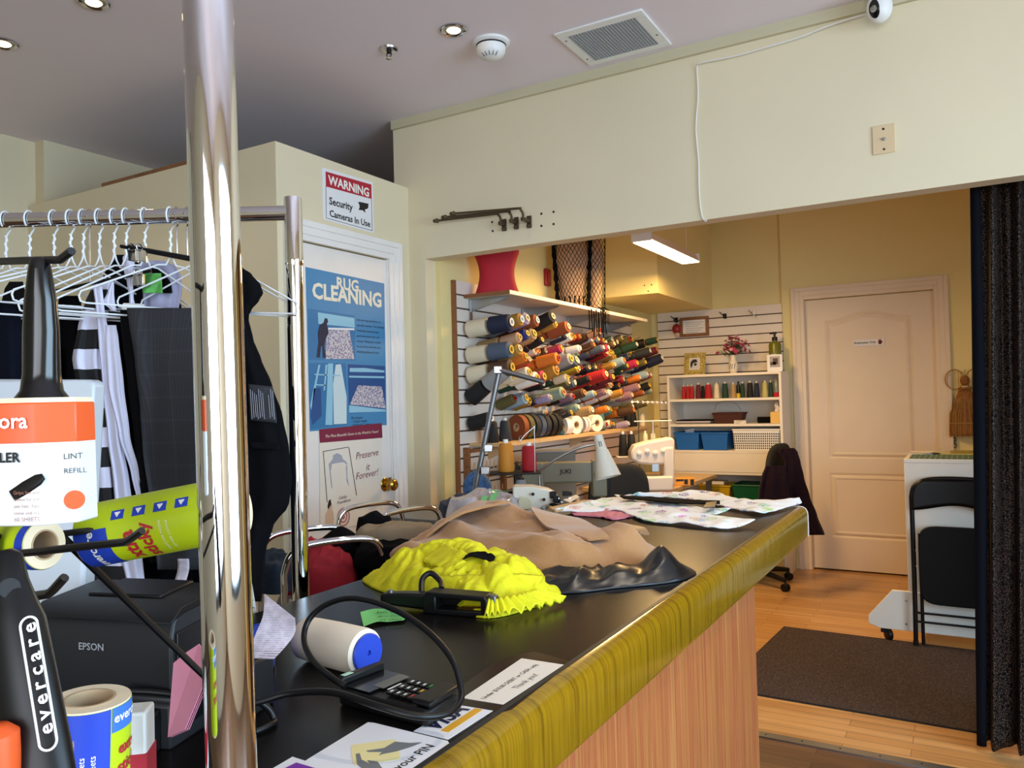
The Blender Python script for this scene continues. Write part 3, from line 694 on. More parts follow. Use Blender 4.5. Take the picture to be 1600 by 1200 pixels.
# payment terminal
Lc, Bc, Rc, Fc = C(524, 1073, .955), C(600, 1044, .955), C(719, 1077, .955), C(667, 1109, .955)
def T(u, v, h=0): return (Lc.lerp(Fc, u)).lerp(Bc.lerp(Rc, u), v) + Z_*h     # u along the length, v across
t = thing('payment_terminal', 'black card payment terminal with keypad lying by the cone of thread', 'card terminal', C(620, 1095))
out = [T(u, v) for u, v in ((.03, .02), (.5, 0), (.97, .02), (1, .1), (1.0, .9), (.97, .98), (.5, 1), (.03, .98), (0, .9), (0, .1))]
build(MB().prism([Vector((q.x, q.y, CT+.001)) for q in out], (0, 0, .022)), 'body', 'black_plastic', parent=t, bevel=.004)
build(MB().prism([T(.05, .08), T(.36, .06), T(.36, .94), T(.05, .92)], (0, 0, .0012)), 'screen', 'black_gloss', parent=t)
build(MB().prism([T(.27, .30, .001), T(.40, .30, .001), T(.40, .92, .001), T(.27, .92, .001)], (0, 0, .0006)), 'display', mat('lcd_grey', '#5b584e', .25), parent=t)
build(MB().prism([T(.82, .05), T(1.02, .05), T(1.02, .95), T(.82, .95)], (0, 0, .008)), 'front_hood', 'black_plastic', parent=t, bevel=.003)
build(MB().prism([T(-.03, .1), T(.05, .05), T(.05, .95), T(-.03, .9)], (0, 0, .012)), 'paper_lid', 'black_plastic', parent=t, bevel=.003)
build(MB().prism([T(-.01, .12, .0122), T(.04, .12, .0122), T(.04, .3, .0122), T(-.01, .3, .0122)], (0, 0, .0004)), 'status_label', mat('mint', '#b9e6c8', .5), parent=t)
build(MB().prism([T(.44, .3, .0012), T(.46, .3, .0012), T(.46, .62, .0012), T(.44, .62, .0012)], (0, 0, .0003)), 'maker_mark', 'white_matte', parent=t)
for r in range(4):
    for c in range(3):
        u0, v0 = .50 + r*.075, .16 + c*.25
        cm = 'black_plastic'
        kb = build(MB().prism([T(u0, v0), T(u0+.055, v0), T(u0+.055, v0+.19), T(u0, v0+.19)], (0, 0, .003)), 'key', cm, parent=t)
        if r < 3: build(MB().prism([T(u0+.015, v0+.05, .0032), T(u0+.035, v0+.05, .0032), T(u0+.035, v0+.12, .0032), T(u0+.015, v0+.12, .0032)], (0, 0, .0003)), 'digit', 'white_matte', parent=kb)
        else:
            nm_ = ('key_red', '#b02030') if c == 0 else ('key_yellow', '#d8b030') if c == 1 else ('key_green', '#2f9a4a')
            build(MB().prism([T(u0+.012, v0+.05, .0032), T(u0+.04, v0+.05, .0032), T(u0+.04, v0+.14, .0032), T(u0+.012, v0+.14, .0032)], (0, 0, .0003)), 'command_mark', mat(*nm_, .5), parent=kb)
# its cable, looping up over the counter
cp = [P(190, 1079, .93), P(250, 1082, .93), P(320, 1092, .93), P(390, 1099, .95), P(450, 1084, .96), P(520, 1082, .94), P(590, 1103, .905), P(650, 1119, .90), P(695, 1116, .92), P(718, 1098, .95), P(720, 1072, .97), P(706, 1030, .99),
      P(668, 986, 1.03), P(615, 952, 1.07), P(555, 935, 1.10), P(512, 944, 1.12), P(483, 968, 1.12), P(475, 1000, 1.10), P(489, 1032, 1.06), P(520, 1060, 1.01), P(540, 1072, 1.0)]
build(MB().tube(spline(cp, 140), .0042, 10), 'terminal_cable', 'black_plastic', label='thick black cable looping up in an arch around the cone of thread', cat='cable')
cp = [P(395, 1092, .99), P(418, 1106, 1.0), P(429, 1130, 1.0), P(424, 1160, .985), P(400, 1188, .965), P(370, 1205, .95), P(350, 1215, .945)]
build(MB().tube(spline([Vector((q.x, q.y, max(q.z, CT+.005))) for q in cp], 50), .0042, 10), 'printer_cable', 'black_plastic', label='short black cable curling on the counter beside the chrome post', cat='cable')

# cone of beige thread
a, e = P(474, 996, 1.255), P(573, 1019, 1.168); a.z = e.z = CT + .0345; ax = (e-a).normalized(); ln = (e-a).length
t = thing('thread_cone', 'large beige cone of thread with a blue base lying on the counter', 'thread cone', (a+e)/2 - Z_*.0345)
m_, nt, bb = base('thread_beige', .8); wv = nd(nt, 'ShaderNodeTexWave'); wv.inputs['Scale'].default_value = 160; wv.inputs['Distortion'].default_value = 1; nt.links.new(coord(nt).outputs[0], wv.inputs[0])
r = ramp(nt, [(0, '#efdfc4'), (1, '#f6e9d4')]); nt.links.new(wv.outputs['Fac'], r.inputs[0]); nt.links.new(r.outputs[0], bb.inputs['Base Color']); MATS['thread_beige'] = m_
build(MB().lathe([(.012, 0), (.026, .002), (.0325, .010), (.0335, .03), (.0345, ln*.5), (.0345, ln-.012), (.0335, ln-.004), (.029, ln)], a, ax, 36), 'thread', 'thread_beige', parent=t)
build(MB().lathe([(.012, -.004), (.0275, ln-.006), (.0285, ln+.003), (.027, ln+.005), (.004, ln+.005), (.0035, ln+.001), (.001, ln+.001)], a, ax, 36), 'cone_core', 'royal_blue', parent=t)
# blue plastic base of another cone
o1 = P(428, 975, 1.22); o1.z = CT + .037
t = thing('blue_spool_base', 'round blue plastic spool base standing behind the curled receipt', 'spool', o1 - Z_*.037)
build(MB().lathe([(.026, 0), (.036, .0), (.037, .012), (.033, .014), (.028, .05), (.018, .085), (.014, .085), (.022, .05), (.026, .014)], o1, (FWD*-.25 - RIGHT).normalized() * Vector((1, 1, 0)), 32, closed=True), 'flange', 'royal_blue', parent=t)

# receipt printer
pf = Vector((FWD.x, FWD.y, 0)).normalized(); pr = Vector((RIGHT.x, RIGHT.y, 0)).normalized()
ang = math.radians(14); pa = pr*math.cos(ang) - pf*math.sin(ang); pb = pf*math.cos(ang) + pr*math.sin(ang)
fr = P(265, 1100, .93); fr.z = CT                                   # front corner nearest the pole
def Q(a_, d_, h): return fr - pa*a_ + pb*d_ + Z_*h
t = thing('receipt_printer', 'dark charcoal receipt printer standing on the counter behind the lint rollers', 'printer', fr)
PW = .205
prof = [(.0, .0), (.0, .052), (.006, .056), (.004, .072), (.004, .122), (.010, .148), (.026, .163), (.125, .166), (.135, .0)]
build(MB().prism([Q(0, d_, h) for d_, h in prof], -pa*PW), 'body', 'dark_grey_plastic', parent=t, bevel=.003, smooth=50)
build(MB().prism([Q(-.001, d_, h) for d_, h in ((.003, .148), (.024, .1635), (.12, .170), (.12, .160), (.03, .154))], -pa*(PW+.002) + Vector()), 'cover', 'black_plastic', parent=t, bevel=.002)
build(MB().prism([Q(.012, d_, h) for d_, h in ((-.018, 0), (-.018, .040), (-.010, .048), (.0, .05), (.0, 0))], -pa*(PW-.024)), 'slip_table', 'black_plastic', parent=t, bevel=.003)
build(MB().prism([Q(.05, d_, h) for d_, h in ((.05, .164), (.05, .1695), (.118, .1735), (.118, .164))], -pa*.11), 'top_lid', 'black_plastic', parent=t, bevel=.003)
build(MB().prism([Q(-.0009, d_, h) for d_, h in ((.012, .02), (.012, .135), (.10, .14), (.10, .02))], pa*.002), 'side_panel', 'black_plastic', parent=t, bevel=.002)
build(MB().prism([Q(-.001, d_, h) for d_, h in ((.07, .0), (.07, .066), (.12, .070), (.16, .066), (.16, 0))], pa*.042), 'paper_guide', 'dark_grey_plastic', parent=t, bevel=.004)
a = Q(PW*.64, .0035, .112)
build(text_mb('EPSON', a, pa, Z_, width=.036, depth=.0006, bold=.015), 'lettering', mat('print_grey', '#9a9c9f', .5), parent=t)
# curled printed receipt
lf = spline([P(386, 1028, 1.03), P(399, 992, 1.05), P(411, 962, 1.06), P(413, 928, 1.06)], 16); rt = spline([P(428, 1030, 1.02), P(448, 1008, 1.04), P(461, 988, 1.05), P(461, 966, 1.05)], 16)
m_, nt, bb = base('receipt_print', .7); mp = coord(nt, (1, 1, 1)); wv = nd(nt, 'ShaderNodeTexWave'); wv.bands_direction = 'Z'; wv.inputs['Scale'].default_value = 150; nt.links.new(mp.outputs[0], wv.inputs[0])
ns = nd(nt, 'ShaderNodeTexNoise'); ns.inputs['Scale'].default_value = 120; nt.links.new(mp.outputs[0], ns.inputs[0])
mm = nd(nt, 'ShaderNodeMath', operation='MULTIPLY'); nt.links.new(wv.outputs['Fac'], mm.inputs[0]); nt.links.new(ns.outputs['Fac'], mm.inputs[1])
r = ramp(nt, [(.30, '#d3c6cf'), (.52, '#8f868e')]); nt.links.new(mm.outputs[0], r.inputs[0]); nt.links.new(r.outputs[0], bb.inputs['Base Color']); MATS['receipt_print'] = m_
build(sheet(lf, rt, .0004, 20, 10, 0), 'receipt', 'receipt_print', label='curled pale printed receipt standing up out of the printer beside the chrome post', cat='receipt')
# pink slips
t = thing('pink_slips', 'small wad of pink paper slips wedged beside the printer behind the chrome post', 'paper slips', P(290, 1150, .93))
pk = mat('paper_pink', '#d58aa0', .7)
for i in range(3):
    d_ = .875 + .006*i; k = i*3
    build(MB().quad(P(262+k, 1152, d_+.02), P(289+k, 1140, d_), P(330+k, 1040, d_), P(311+k, 1006+k, d_+.03), .0008).quad(P(262+k, 1152, d_+.02), P(311+k, 1006+k, d_+.03), P(290+k, 1020, d_+.035), P(271+k, 1036, d_+.04), .0008), 'slip', pk, parent=t)
# small green note and the black plier device
t = thing('green_note', 'bright green handwritten paper note lying flat on the counter', 'note', C(595, 965))
build(sheet([C(563, 957, CT+.012), C(585, 952, CT+.006), C(610, 953, CT+.004), C(640, 962, CT+.004)], [C(568, 979, CT+.006), C(588, 972, CT+.006), C(606, 972, CT+.004), C(630, 970, CT+.004)], .0005, 16, 5, .001), 'paper', 'paper_green', parent=t)
b = MB()
for i, s in enumerate(('Jan 21', 'Mon Dec', '25 1023')):
    q = C(588 + 2*i, 958 + 6*i, CT+.0085); text_mb(s, q, pr, pf, width=.040, depth=.0003, mb=b, bold=.01)
build(b, 'handwriting', 'ink_black', parent=t)
L0, R0 = C(594, 952, CT), C(764, 965, CT); ax = (R0-L0).normalized(); ln = (R0-L0).length; nb = Vector((-ax.y, ax.x, 0))
t = thing('tagging_tool', 'black hand tool with an open window in its body, in front of the yellow garment', 'tool', (L0+R0)/2)
def G(a_, b_, h): return L0 + ax*(a_*ln) + nb*b_ + Z_*h
build(MB().prism([G(0, -.002, .010), G(.45, -.002, .004), G(.45, -.002, .036), G(.2, -.002, .034), G(0, -.002, .030)], nb*.030), 'handle', 'black_plastic', parent=t, bevel=.005)
b = MB().prism([G(.42, -.008, .0), G(.98, -.008, .0), G(1.0, -.008, .006), G(1.0, -.008, .012), G(.42, -.008, .010)], nb*.042)
b.prism([G(.42, -.008, .032), G(1.0, -.008, .030), G(.98, -.008, .040), G(.45, -.008, .042)], nb*.042)
b.prism([G(.42, -.008, .005), G(.54, -.008, .005), G(.54, -.008, .036), G(.42, -.008, .036)], nb*.042).prism([G(.94, -.008, .005), G(1.0, -.008, .005), G(1.0, -.008, .036), G(.94, -.008, .036)], nb*.042)
b.prism([G(.5, .028, .005), G(.96, .028, .005), G(.96, .028, .036), G(.5, .028, .036)], nb*.006)
build(b, 'frame_body', 'black_plastic', parent=t, bevel=.0025)
build(MB().prism([G(.7, .005, .011), G(.92, .005, .011), G(.92, .005, .018), G(.76, .005, .016)], nb*.006), 'brass_plate', 'brass', parent=t)
build(MB().tube(spline([G(.33, .03, .03), G(.30, .05, .052), G(.36, .06, .062), G(.46, .055, .048), G(.52, .03, .040)], 24), .006, 8), 'finger_loop', 'black_plastic', parent=t)
build(MB().lathe([(.006, 0), (.006, .006), (.003, .008)], G(.08, .01, .03), Z_, 10), 'rivet', 'steel', parent=t)
build(MB().prism([G(1.0, 0, .02), G(1.06, 0, .02), G(1.06, 0, .040), G(1.0, 0, .042)], nb*.018), 'nose', 'grey_metal', parent=t, bevel=.002)

# ------------------------------------------------------------------ garments lying on the counter
mat('yellow_cloth', '#d8d30c', .75, var=.10, scale=22, bump=.5, bscale=70, stretch=(1, 2.2, 1))
mat('camel_wool', '#aa7d50', .9, var=.05, scale=120, bump=.2, bscale=300, **{'Sheen Weight': .3})
mat('black_satin', '#090b11', .36)
mat('black_cloth', '#0d0d10', .95, var=.1, scale=60, bump=.2, bscale=200, **{'Specular IOR Level': .08})
mat('navy_cloth', '#0e111b', .95, var=.1, scale=60, **{'Specular IOR Level': .08})
mat('khaki_cloth', '#8d7d66', .9, var=.06, scale=60, bump=.2, bscale=200)
mat('red_cloth', '#9c1024', .8, var=.12, scale=30, bump=.2, bscale=150)
mat('cream_cloth', '#c9bdb8', .85, var=.05, scale=30)
yo = [(-1.225, 1.405), (-1.16, 1.34), (-1.06, 1.30), (-.97, 1.295), (-.90, 1.27), (-.83, 1.235), (-.775, 1.245), (-.745, 1.33), (-.735, 1.42), (-.77, 1.50), (-.86, 1.58), (-.98, 1.63), (-1.10, 1.64), (-1.19, 1.55)]
def yh(x, y): return .018 + gauss(x, y, -1.03, 1.49, .13, .10, .050) + gauss(x, y, -.88, 1.40, .11, .08, .040) + gauss(x, y, -1.12, 1.42, .05, .05, .018) + gauss(x, y, -.80, 1.36, .05, .08, .014)
t = thing('yellow_garment', 'bright yellow crumpled garment lying on the counter', 'garment', (-.97, 1.42, CT))
def yp(x, y):
    """gathered pleats running out from a few centres"""
    best = 0; wsum = 1e-6
    for cx_, cy_, n_, ph in ((-1.10, 1.44, 11, .3), (-.90, 1.38, 9, 1.1), (-1.0, 1.58, 8, .8), (-.80, 1.50, 10, 2.0)):
        dx, dy_ = x - cx_, y - cy_; d_ = math.hypot(dx, dy_); w_ = math.exp(-(d_/.075)**2)
        nz = noise.noise(Vector((x*9, y*9, n_)))
        best += w_*(abs(math.sin(math.atan2(dy_, dx)*n_*.5 + ph + nz*1.6))**.55)*min(1, d_/.03); wsum += w_
    return best/wsum
build(heap(yo, CT, lambda x, y: yh(x, y)*.92 + .017*yp(x, y) + .008*noise.noise(Vector((x*13, y*13, 2.2))), .009, 9, 3, 64, 260, (2.6, 1.0), lift=.003, rough=.3, soft=3.0), 'cloth', 'yellow_cloth', parent=t, smooth=180)
def yz(x, y, h): return Vector((x, y, CT + h))
b = sheet([yz(-1.10, 1.385, .030), yz(-1.05, 1.335, .034), yz(-.985, 1.315, .040), yz(-.92, 1.318, .046), yz(-.86, 1.335, .050), yz(-.80, 1.365, .052), yz(-.765, 1.42, .040)], [yz(-1.09, 1.36, .004), yz(-1.04, 1.305, .004), yz(-.98, 1.292, .004), yz(-.92, 1.285, .006), yz(-.865, 1.285, .010), yz(-.81, 1.31, .016), yz(-.76, 1.37, .020)], .004, 70, 10, .004, 40, 2)
build(b, 'waistband', 'yellow_cloth', parent=t, smooth=180)
b = sheet([yz(-1.02, 1.44, .085), yz(-.96, 1.40, .080), yz(-.90, 1.39, .074), yz(-.83, 1.41, .066)], [yz(-1.05, 1.39, .055), yz(-.98, 1.352, .052), yz(-.90, 1.345, .052), yz(-.82, 1.37, .050)], .004, 60, 12, .006, 30, 6)
build(b, 'fold', 'yellow_cloth', parent=t, smooth=180)
def fril(u, v):
    a = -1.05 + 2.5*u; r_ = .050 + .034*v + .004*math.sin(u*41)*v
    return Vector((-.805 + .075*math.cos(a*.55 - .75)*(r_/.06), 1.290 + r_*math.sin(a)*1.05, CT + .024*(1-v) + .006 + (.006 + .006*v)*abs(math.sin(u*46 + 2*math.sin(u*9)))))
build(MB().grid(fril, 220, 8), 'frill', 'yellow_cloth', parent=t, solid=.002, smooth=180)
lb = Vector((-.90, 1.375, CT + yh(-.90, 1.375) + .014))
build(sheet([lb + Vector((-.035, .018, .004)), lb + Vector((0, .022, .012)), lb + Vector((.04, .02, .004))], [lb + Vector((-.03, -.006, 0)), lb + Vector((0, -.004, .006)), lb + Vector((.04, -.004, 0))], .002, 14, 5, .004, 60), 'black_label', 'black_cloth', parent=t)
co = [(-1.345, 1.64), (-1.26, 1.60), (-1.15, 1.59), (-1.03, 1.60), (-.93, 1.59), (-.83, 1.615), (-.74, 1.675), (-.675, 1.755), (-.68, 1.90), (-.78, 2.0), (-.90, 2.06), (-1.05, 2.11), (-1.22, 2.11), (-1.32, 2.0), (-1.37, 1.82)]
def ch(x, y):
    return .022 + gauss(x, y, -1.19, 1.90, .13, .12, .070) + gauss(x, y, -.98, 1.90, .14, .11, .034) + gauss(x, y, -.76, 1.80, .08, .08, .046) + gauss(x, y, -.88, 1.68, .09, .05, .03) + gauss(x, y, -1.05, 1.72, .22, .05, .030, -.25) - gauss(x, y, -.86, 1.86, .05, .03, .02) + .012*max(0, math.sin(26*(x*.8 + y) + 3*noise.noise(Vector((x*4, y*4, 1)))))
t = thing('camel_coat', 'folded camel brown wool coat heaped across the counter', 'coat', (-1.02, 1.88, CT))
build(heap(co, CT, ch, .017, 5.0, 11, 50, 180, (1.0, 1.7), lift=.004, rough=.22), 'cloth', 'camel_wool', parent=t, smooth=180)
def cz(x, y, h=.008): return Vector((x, y, CT + ch(x, y) + h + .009))
b = sheet([cz(-1.30, 1.86, .012), cz(-1.25, 1.94, .020), cz(-1.16, 2.0, .016)], [cz(-1.27, 1.70, .006), cz(-1.20, 1.76, .020), cz(-1.12, 1.88, .012)], .007, 24, 14, .002, 20)
build(b, 'collar', 'camel_wool', parent=t, smooth=60)
b = sheet([cz(-1.02, 2.02, .014), cz(-.95, 1.99, .014), cz(-.87, 1.90, .014), cz(-.80, 1.78, .010), cz(-.755, 1.74, .006)], [cz(-1.06, 1.90, .014), cz(-1.02, 1.85, .014), cz(-.96, 1.80, .012), cz(-.88, 1.73, .010), cz(-.80, 1.715, .006)], .006, 40, 14, .002, 20)
build(b, 'lapel', 'camel_wool', parent=t, smooth=60)
b = MB().tube(spline([cz(-1.02, 1.76, -.002), cz(-1.0, 1.70, -.002), cz(-.985, 1.65, -.003), cz(-.975, 1.61, -.006)], 20), .0013, 6)
build(b, 'seam', 'camel_wool', parent=t)
b = sheet([cz(-.84, 1.98, .012), cz(-.79, 1.955, .026), cz(-.74, 1.93, .026), cz(-.715, 1.90, .012)], [cz(-.83, 1.90, .006), cz(-.79, 1.885, .010), cz(-.755, 1.87, .012), cz(-.725, 1.86, .006)], .004, 24, 8, .002)
build(b, 'lining', mat('coat_lining', '#8c6f52', .5), parent=t, smooth=60)
b = sheet([cz(-.80, 1.90, .016), cz(-.755, 1.885, .018)], [cz(-.795, 1.865, .011), cz(-.752, 1.855, .011)], .002, 8, 5, 0)
build(b, 'black_label', 'black_cloth', parent=t)
so = [(-.87, 1.53), (-.80, 1.435), (-.72, 1.47), (-.66, 1.54), (-.60, 1.60), (-.553, 1.67), (-.548, 1.745), (-.60, 1.80), (-.66, 1.83), (-.72, 1.76), (-.80, 1.69), (-.86, 1.64)]
def sh(x, y): return .008 + gauss(x, y, -.615, 1.70, .035, .06, .046, .5) + gauss(x, y, -.68, 1.60, .035, .05, .024) + gauss(x, y, -.74, 1.53, .03, .05, .020) + gauss(x, y, -.81, 1.50, .03, .05, .022)
build(heap(so, CT, sh, .013, 8, 21, 40, 130, (1.7, .7), lift=.003, rough=.2, soft=4), 'black_satin_garment', 'black_satin', label='shiny black satin garment bunched on the counter in front of the camel coat', cat='garment', smooth=180)

# embroidered white strips, belt and pink cloth at the far end
m_, nt, bb = base('embroidered_white', .8); L = nt.links; mp = coord(nt)
vo = nd(nt, 'ShaderNodeTexVoronoi'); vo.inputs['Scale'].default_value = 17; L.new(mp.outputs[0], vo.inputs[0])
v2 = nd(nt, 'ShaderNodeTexNoise'); v2.inputs['Scale'].default_value = 90; v2.inputs['Distortion'].default_value = 3; L.new(mp.outputs[0], v2.inputs[0])
ra = ramp(nt, [(.34, (1, 1, 1)), (.42, (0, 0, 0))]); L.new(vo.outputs['Distance'], ra.inputs[0])
rb = ramp(nt, [(.47, (0, 0, 0)), (.52, (1, 1, 1))]); L.new(v2.outputs['Fac'], rb.inputs[0])
mu = nd(nt, 'ShaderNodeMath', operation='MULTIPLY'); L.new(ra.outputs[0], mu.inputs[0]); L.new(rb.outputs[0], mu.inputs[1])
hs = nd(nt, 'ShaderNodeHueSaturation'); hs.inputs['Saturation'].default_value = .9; hs.inputs['Value'].default_value = .8; L.new(vo.outputs['Color'], hs.inputs['Color'])
mx = nd(nt, 'ShaderNodeMix', data_type='RGBA'); L.new(mu.outputs[0], mx.inputs[0]); mx.inputs[6].default_value = c4('#eef0f2'); L.new(hs.outputs[0], mx.inputs[7]); L.new(mx.outputs[2], bb.inputs['Base Color']); MATS['embroidered_white'] = m_
def cl(pts, z): return [C(x, y, z + (dz[0] if dz else 0)) for x, y, *dz in pts]
b = sheet(cl([(868, 796), (910, 787), (960, 778), (1000, 786), (1040, 797), (1085, 803), (1130, 808), (1180, 814)], CT+.020), cl([(872, 801), (915, 801), (960, 799), (985, 806), (1010, 815), (1060, 820), (1120, 826), (1150, 826)], CT+.006), .003, 90, 18, .008, 16, 2)
build(b, 'embroidered_strip', 'embroidered_white', label='white strip of cloth with coloured embroidery, the front one reaching over the pink cloth', cat='cloth strip', group='embroidered cloth strips', smooth=180)
b = sheet(cl([(960, 775), (1000, 779), (1050, 788), (1100, 795), (1142, 795)], CT+.02), cl([(985, 787), (1020, 795), (1060, 800), (1105, 805), (1130, 802)], CT+.012), .003, 60, 14, .007, 18, 5)
build(b, 'embroidered_strip', 'embroidered_white', label='short white embroidered strip lying in the middle under the black strap', cat='cloth strip', group='embroidered cloth strips', smooth=180)
b = sheet(cl([(970, 777), (1010, 771), (1060, 770), (1110, 769), (1135, 776), (1160, 781), (1200, 783), (1249, 779)], CT+.022), cl([(975, 779), (1020, 778), (1070, 780), (1105, 786), (1130, 793), (1160, 799), (1193, 803), (1253, 787)], CT+.006), .003, 90, 16, .008, 15, 9)
build(b, 'embroidered_strip', 'embroidered_white', label='white embroidered strip farthest back, reaching to the end corner of the counter', cat='cloth strip', group='embroidered cloth strips', smooth=180)
t = thing('black_strap', 'black fabric strap with a small tag lying between the white embroidered strips', 'strap', C(1050, 785))
build(sheet(cl([(968, 776), (1020, 778), (1070, 782), (1125, 784)], CT+.034), cl([(975, 780), (1020, 784), (1070, 788), (1125, 788)], CT+.030), .004, 40, 5, .002), 'strap', 'black_cloth', parent=t)
build(sheet(cl([(1104, 786), (1120, 784)], CT+.040), cl([(1099, 794), (1117, 793)], CT+.034), .003, 6, 5, 0), 'tag', 'black_plastic', parent=t)
b = sheet(cl([(890, 800), (930, 797), (970, 796), (1000, 806)], CT+.004), cl([(897, 806), (935, 809), (960, 813), (992, 808)], CT+.001), .003, 40, 10, .006, 30, 4)
build(b, 'pink_cloth', mat('pink_cloth', '#c8788c', .8, var=.15, scale=40), label='scrap of pink cloth under the front embroidered strip', cat='cloth', smooth=180)
# ================================================================== clothes rack, hangers, hanging clothes
RD = 1.8
r0, r1 = P(-40, 351.6, RD), P(458, 333.5, RD); r0.z = r1.z = 1.777
bd = (r0 - r1).normalized(); r0 = r1 + bd*1.5
t = thing('clothes_rack', 'chrome clothes rack with round tubes carrying the hanging clothes behind the lint rollers', 'clothes rack', Vector((r1.x, r1.y, 0)))
build(MB().tube([r1, r0], .0172, 24), 'rail', 'chrome', parent=t)
for q in (r1, r0):
    up = build(MB().lathe([(.0188, .09), (.0188, 1.68)], (q.x, q.y, 0), Z_, 28), 'upright', 'chrome', parent=t)
    build(MB().lathe([(.0200, 1.655), (.0208, 1.66), (.0204, 1.67), (.0204, 1.80), (.0198, 1.812), (.012, 1.814)], (q.x, q.y, 0), Z_, 28), 'sleeve', 'chrome', parent=up)
    pd = Vector((-bd.y, bd.x, 0))
    ft = build(MB().tube([Vector((q.x, q.y, .10)) - pd*.24, Vector((q.x, q.y, .10)) + pd*.24], .016, 16), 'foot', 'chrome', parent=t)
    for s in (-1, 1):
        w_ = Vector((q.x, q.y, .032)) + pd*s*.22
        build(MB().lathe([(.012, -.011), (.03, -.009), (.031, 0), (.03, .009), (.012, .011)], w_, bd, 18).tube([w_, w_ + Z_*.06], .006, 8), 'caster', 'black_plastic', parent=ft)
build(MB().tube([Vector((r1.x, r1.y, .14)), Vector((r0.x, r0.y, .14))], .0125, 16), 'lower_rail', 'chrome', parent=t)

mat('hanger_white', '#e9ecef', .35)
hr = Vector((RIGHT.x, RIGHT.y, 0)).normalized(); hf = Vector((FWD.x, FWD.y, 0)).normalized()
def hanger(px, ang, label, tube=None, wire='hanger_white', drop=.115, half=.205, thick=.0021, tilt=0.0):
    """wire hanger on the rail at picture column px, arms turned ang degrees about the vertical"""
    k = (P(px, 340, RD) - r1).dot(bd); c = r1 + bd*k
    a = math.radians(ang); h = hr*math.cos(a) + hf*math.sin(a); n = bd*-1
    top = c + Z_*.0172
    g = thing('wire_hanger', label, 'hanger', c, 'wire hangers on the clothes rack')
    e = hf
    hk = []
    for i in range(15):
        th = PI*1.28 - i/14*PI*1.36
        hk.append(c + e*(-math.cos(th))*.0205*-1 + Z_*math.sin(th)*.0205)
    neck = c + Vector((0, 0, -.085))
    hk += [c + e*.016 + Z_*-.018, c + Z_*-.040, neck]
    build(MB().tube(spline(hk, 46), thick, 7), 'hook', wire, parent=g)
    def H(x, z): return neck + h*x + Z_*(z + x*tilt)
    b = MB().tube(spline([H(-.003, .05), H(.003, .04), H(-.003, .03), H(.003, .02), H(-.003, .01), H(.0, 0)], 30), thick*.9, 6)
    b.tube([H(.0, .004), H(.004, -.012), H(.012, -.028), H(.03, -.03), H(half*.98, -drop+.004), H(half, -drop-.006), H(half*.985, -drop-.017), H(half*.93, -drop-.020)], thick, 7)
    b.tube([H(.0, .004), H(-.004, -.012), H(-.012, -.028), H(-.03, -.03), H(-half*.98, -drop+.004), H(-half, -drop-.006), H(-half*.985, -drop-.017), H(-half*.93, -drop-.020)], thick, 7)
    if tube != 1: b.tube([H(-half*.93, -drop-.020), H(half*.93, -drop-.020)], thick, 7)
    build(b, 'shoulder_wire', wire, parent=g)
    if tube: build(MB().lathe([(.004, -half*.93), (.0115, -half*.93), (.0115, half*(.93 if tube == 1 else -.72)), (.004, half*(.93 if tube == 1 else -.72))], H(0, -drop-.020), h + Z_*tilt, 18), 'trouser_tube', 'white_matte', parent=g)
    return g
HS = [(9, 62, 2, 'wire hanger at the edge of the picture, its white tube carrying dark trousers'), (46, 60, 0, 'second wire hanger along the rail from the picture edge, empty'),
      (84, 58, 2, 'third wire hanger along the rail, black trousers over its white tube'), (110, 55, 0, 'fourth wire hanger along the rail, crossing behind the black handle'),
      (130, 57, 0, 'fifth wire hanger along the rail, one of a close pair'), (155, 55, 0, 'sixth wire hanger along the rail, just before the striped jacket'),
      (178, 52, 0, 'seventh wire hanger along the rail, over the sleeve of the striped jacket'), (197, 50, 0, 'eighth wire hanger along the rail, holding the striped jacket'),
      (226, 48, 0, 'ninth wire hanger along the rail, above the green tag'), (266, 45, 0, 'tenth wire hanger along the rail, next to the chrome post'),
      (322, 4, 2, 'wire hanger hidden behind the chrome post, carrying the checked charcoal trousers'), (338, -12, 0, 'wire hanger whose bare white arm sticks out past the black coat')]
for px, an, tb, lab in HS: hanger(px, an + (9*math.sin(px*.9) if px < 300 else 0), lab, tb, drop=.112 + .016*math.sin(px*1.7) if px < 300 else .118, half=.2, tilt=0 if px < 300 else -.07)
def clip_hanger(px, ang, label, dz=.095, lean=0.0):
    k = (P(px, 340, RD) - r1).dot(bd); c = r1 + bd*k; a = math.radians(ang); h = hr*math.cos(a) + hf*math.sin(a)
    g = thing('clip_hanger', label, 'hanger', c, 'clip hangers')
    build(MB().tube(spline([c - hf*.019, c + Z_*.0205, c + hf*.019, c + Z_*-.03, c + Z_*-dz], 24), .002, 6), 'hook', 'chrome_soft', parent=g)
    build(MB().tube([c + Z_*(-dz + lean) - h*.15, c + Z_*(-dz - lean) + h*.15], .004, 8), 'bar', 'black_metal', parent=g)
    for s in (-.12, .12):
        q = c + Z_*(-dz - .01 - lean*s/.15) + h*s
        build(MB().obox(q, h*.012, hf*.006, Z_*.018).tube([q + Z_*.012 + h*(.008*math.cos(i)) + Z_*(.008*math.sin(i)) - hf*.008 for i in range(7)], .0016, 6), 'clip', 'chrome_soft', parent=g, bevel=.002)
clip_hanger(276, 66, 'chrome clip hanger with round clips beside the green tag')
clip_hanger(292, 62, 'chrome clip hanger half hidden behind the tall chrome post')
clip_hanger(140, -8, 'black clip hanger bar seen behind the empty wire hangers', .150, -.022)

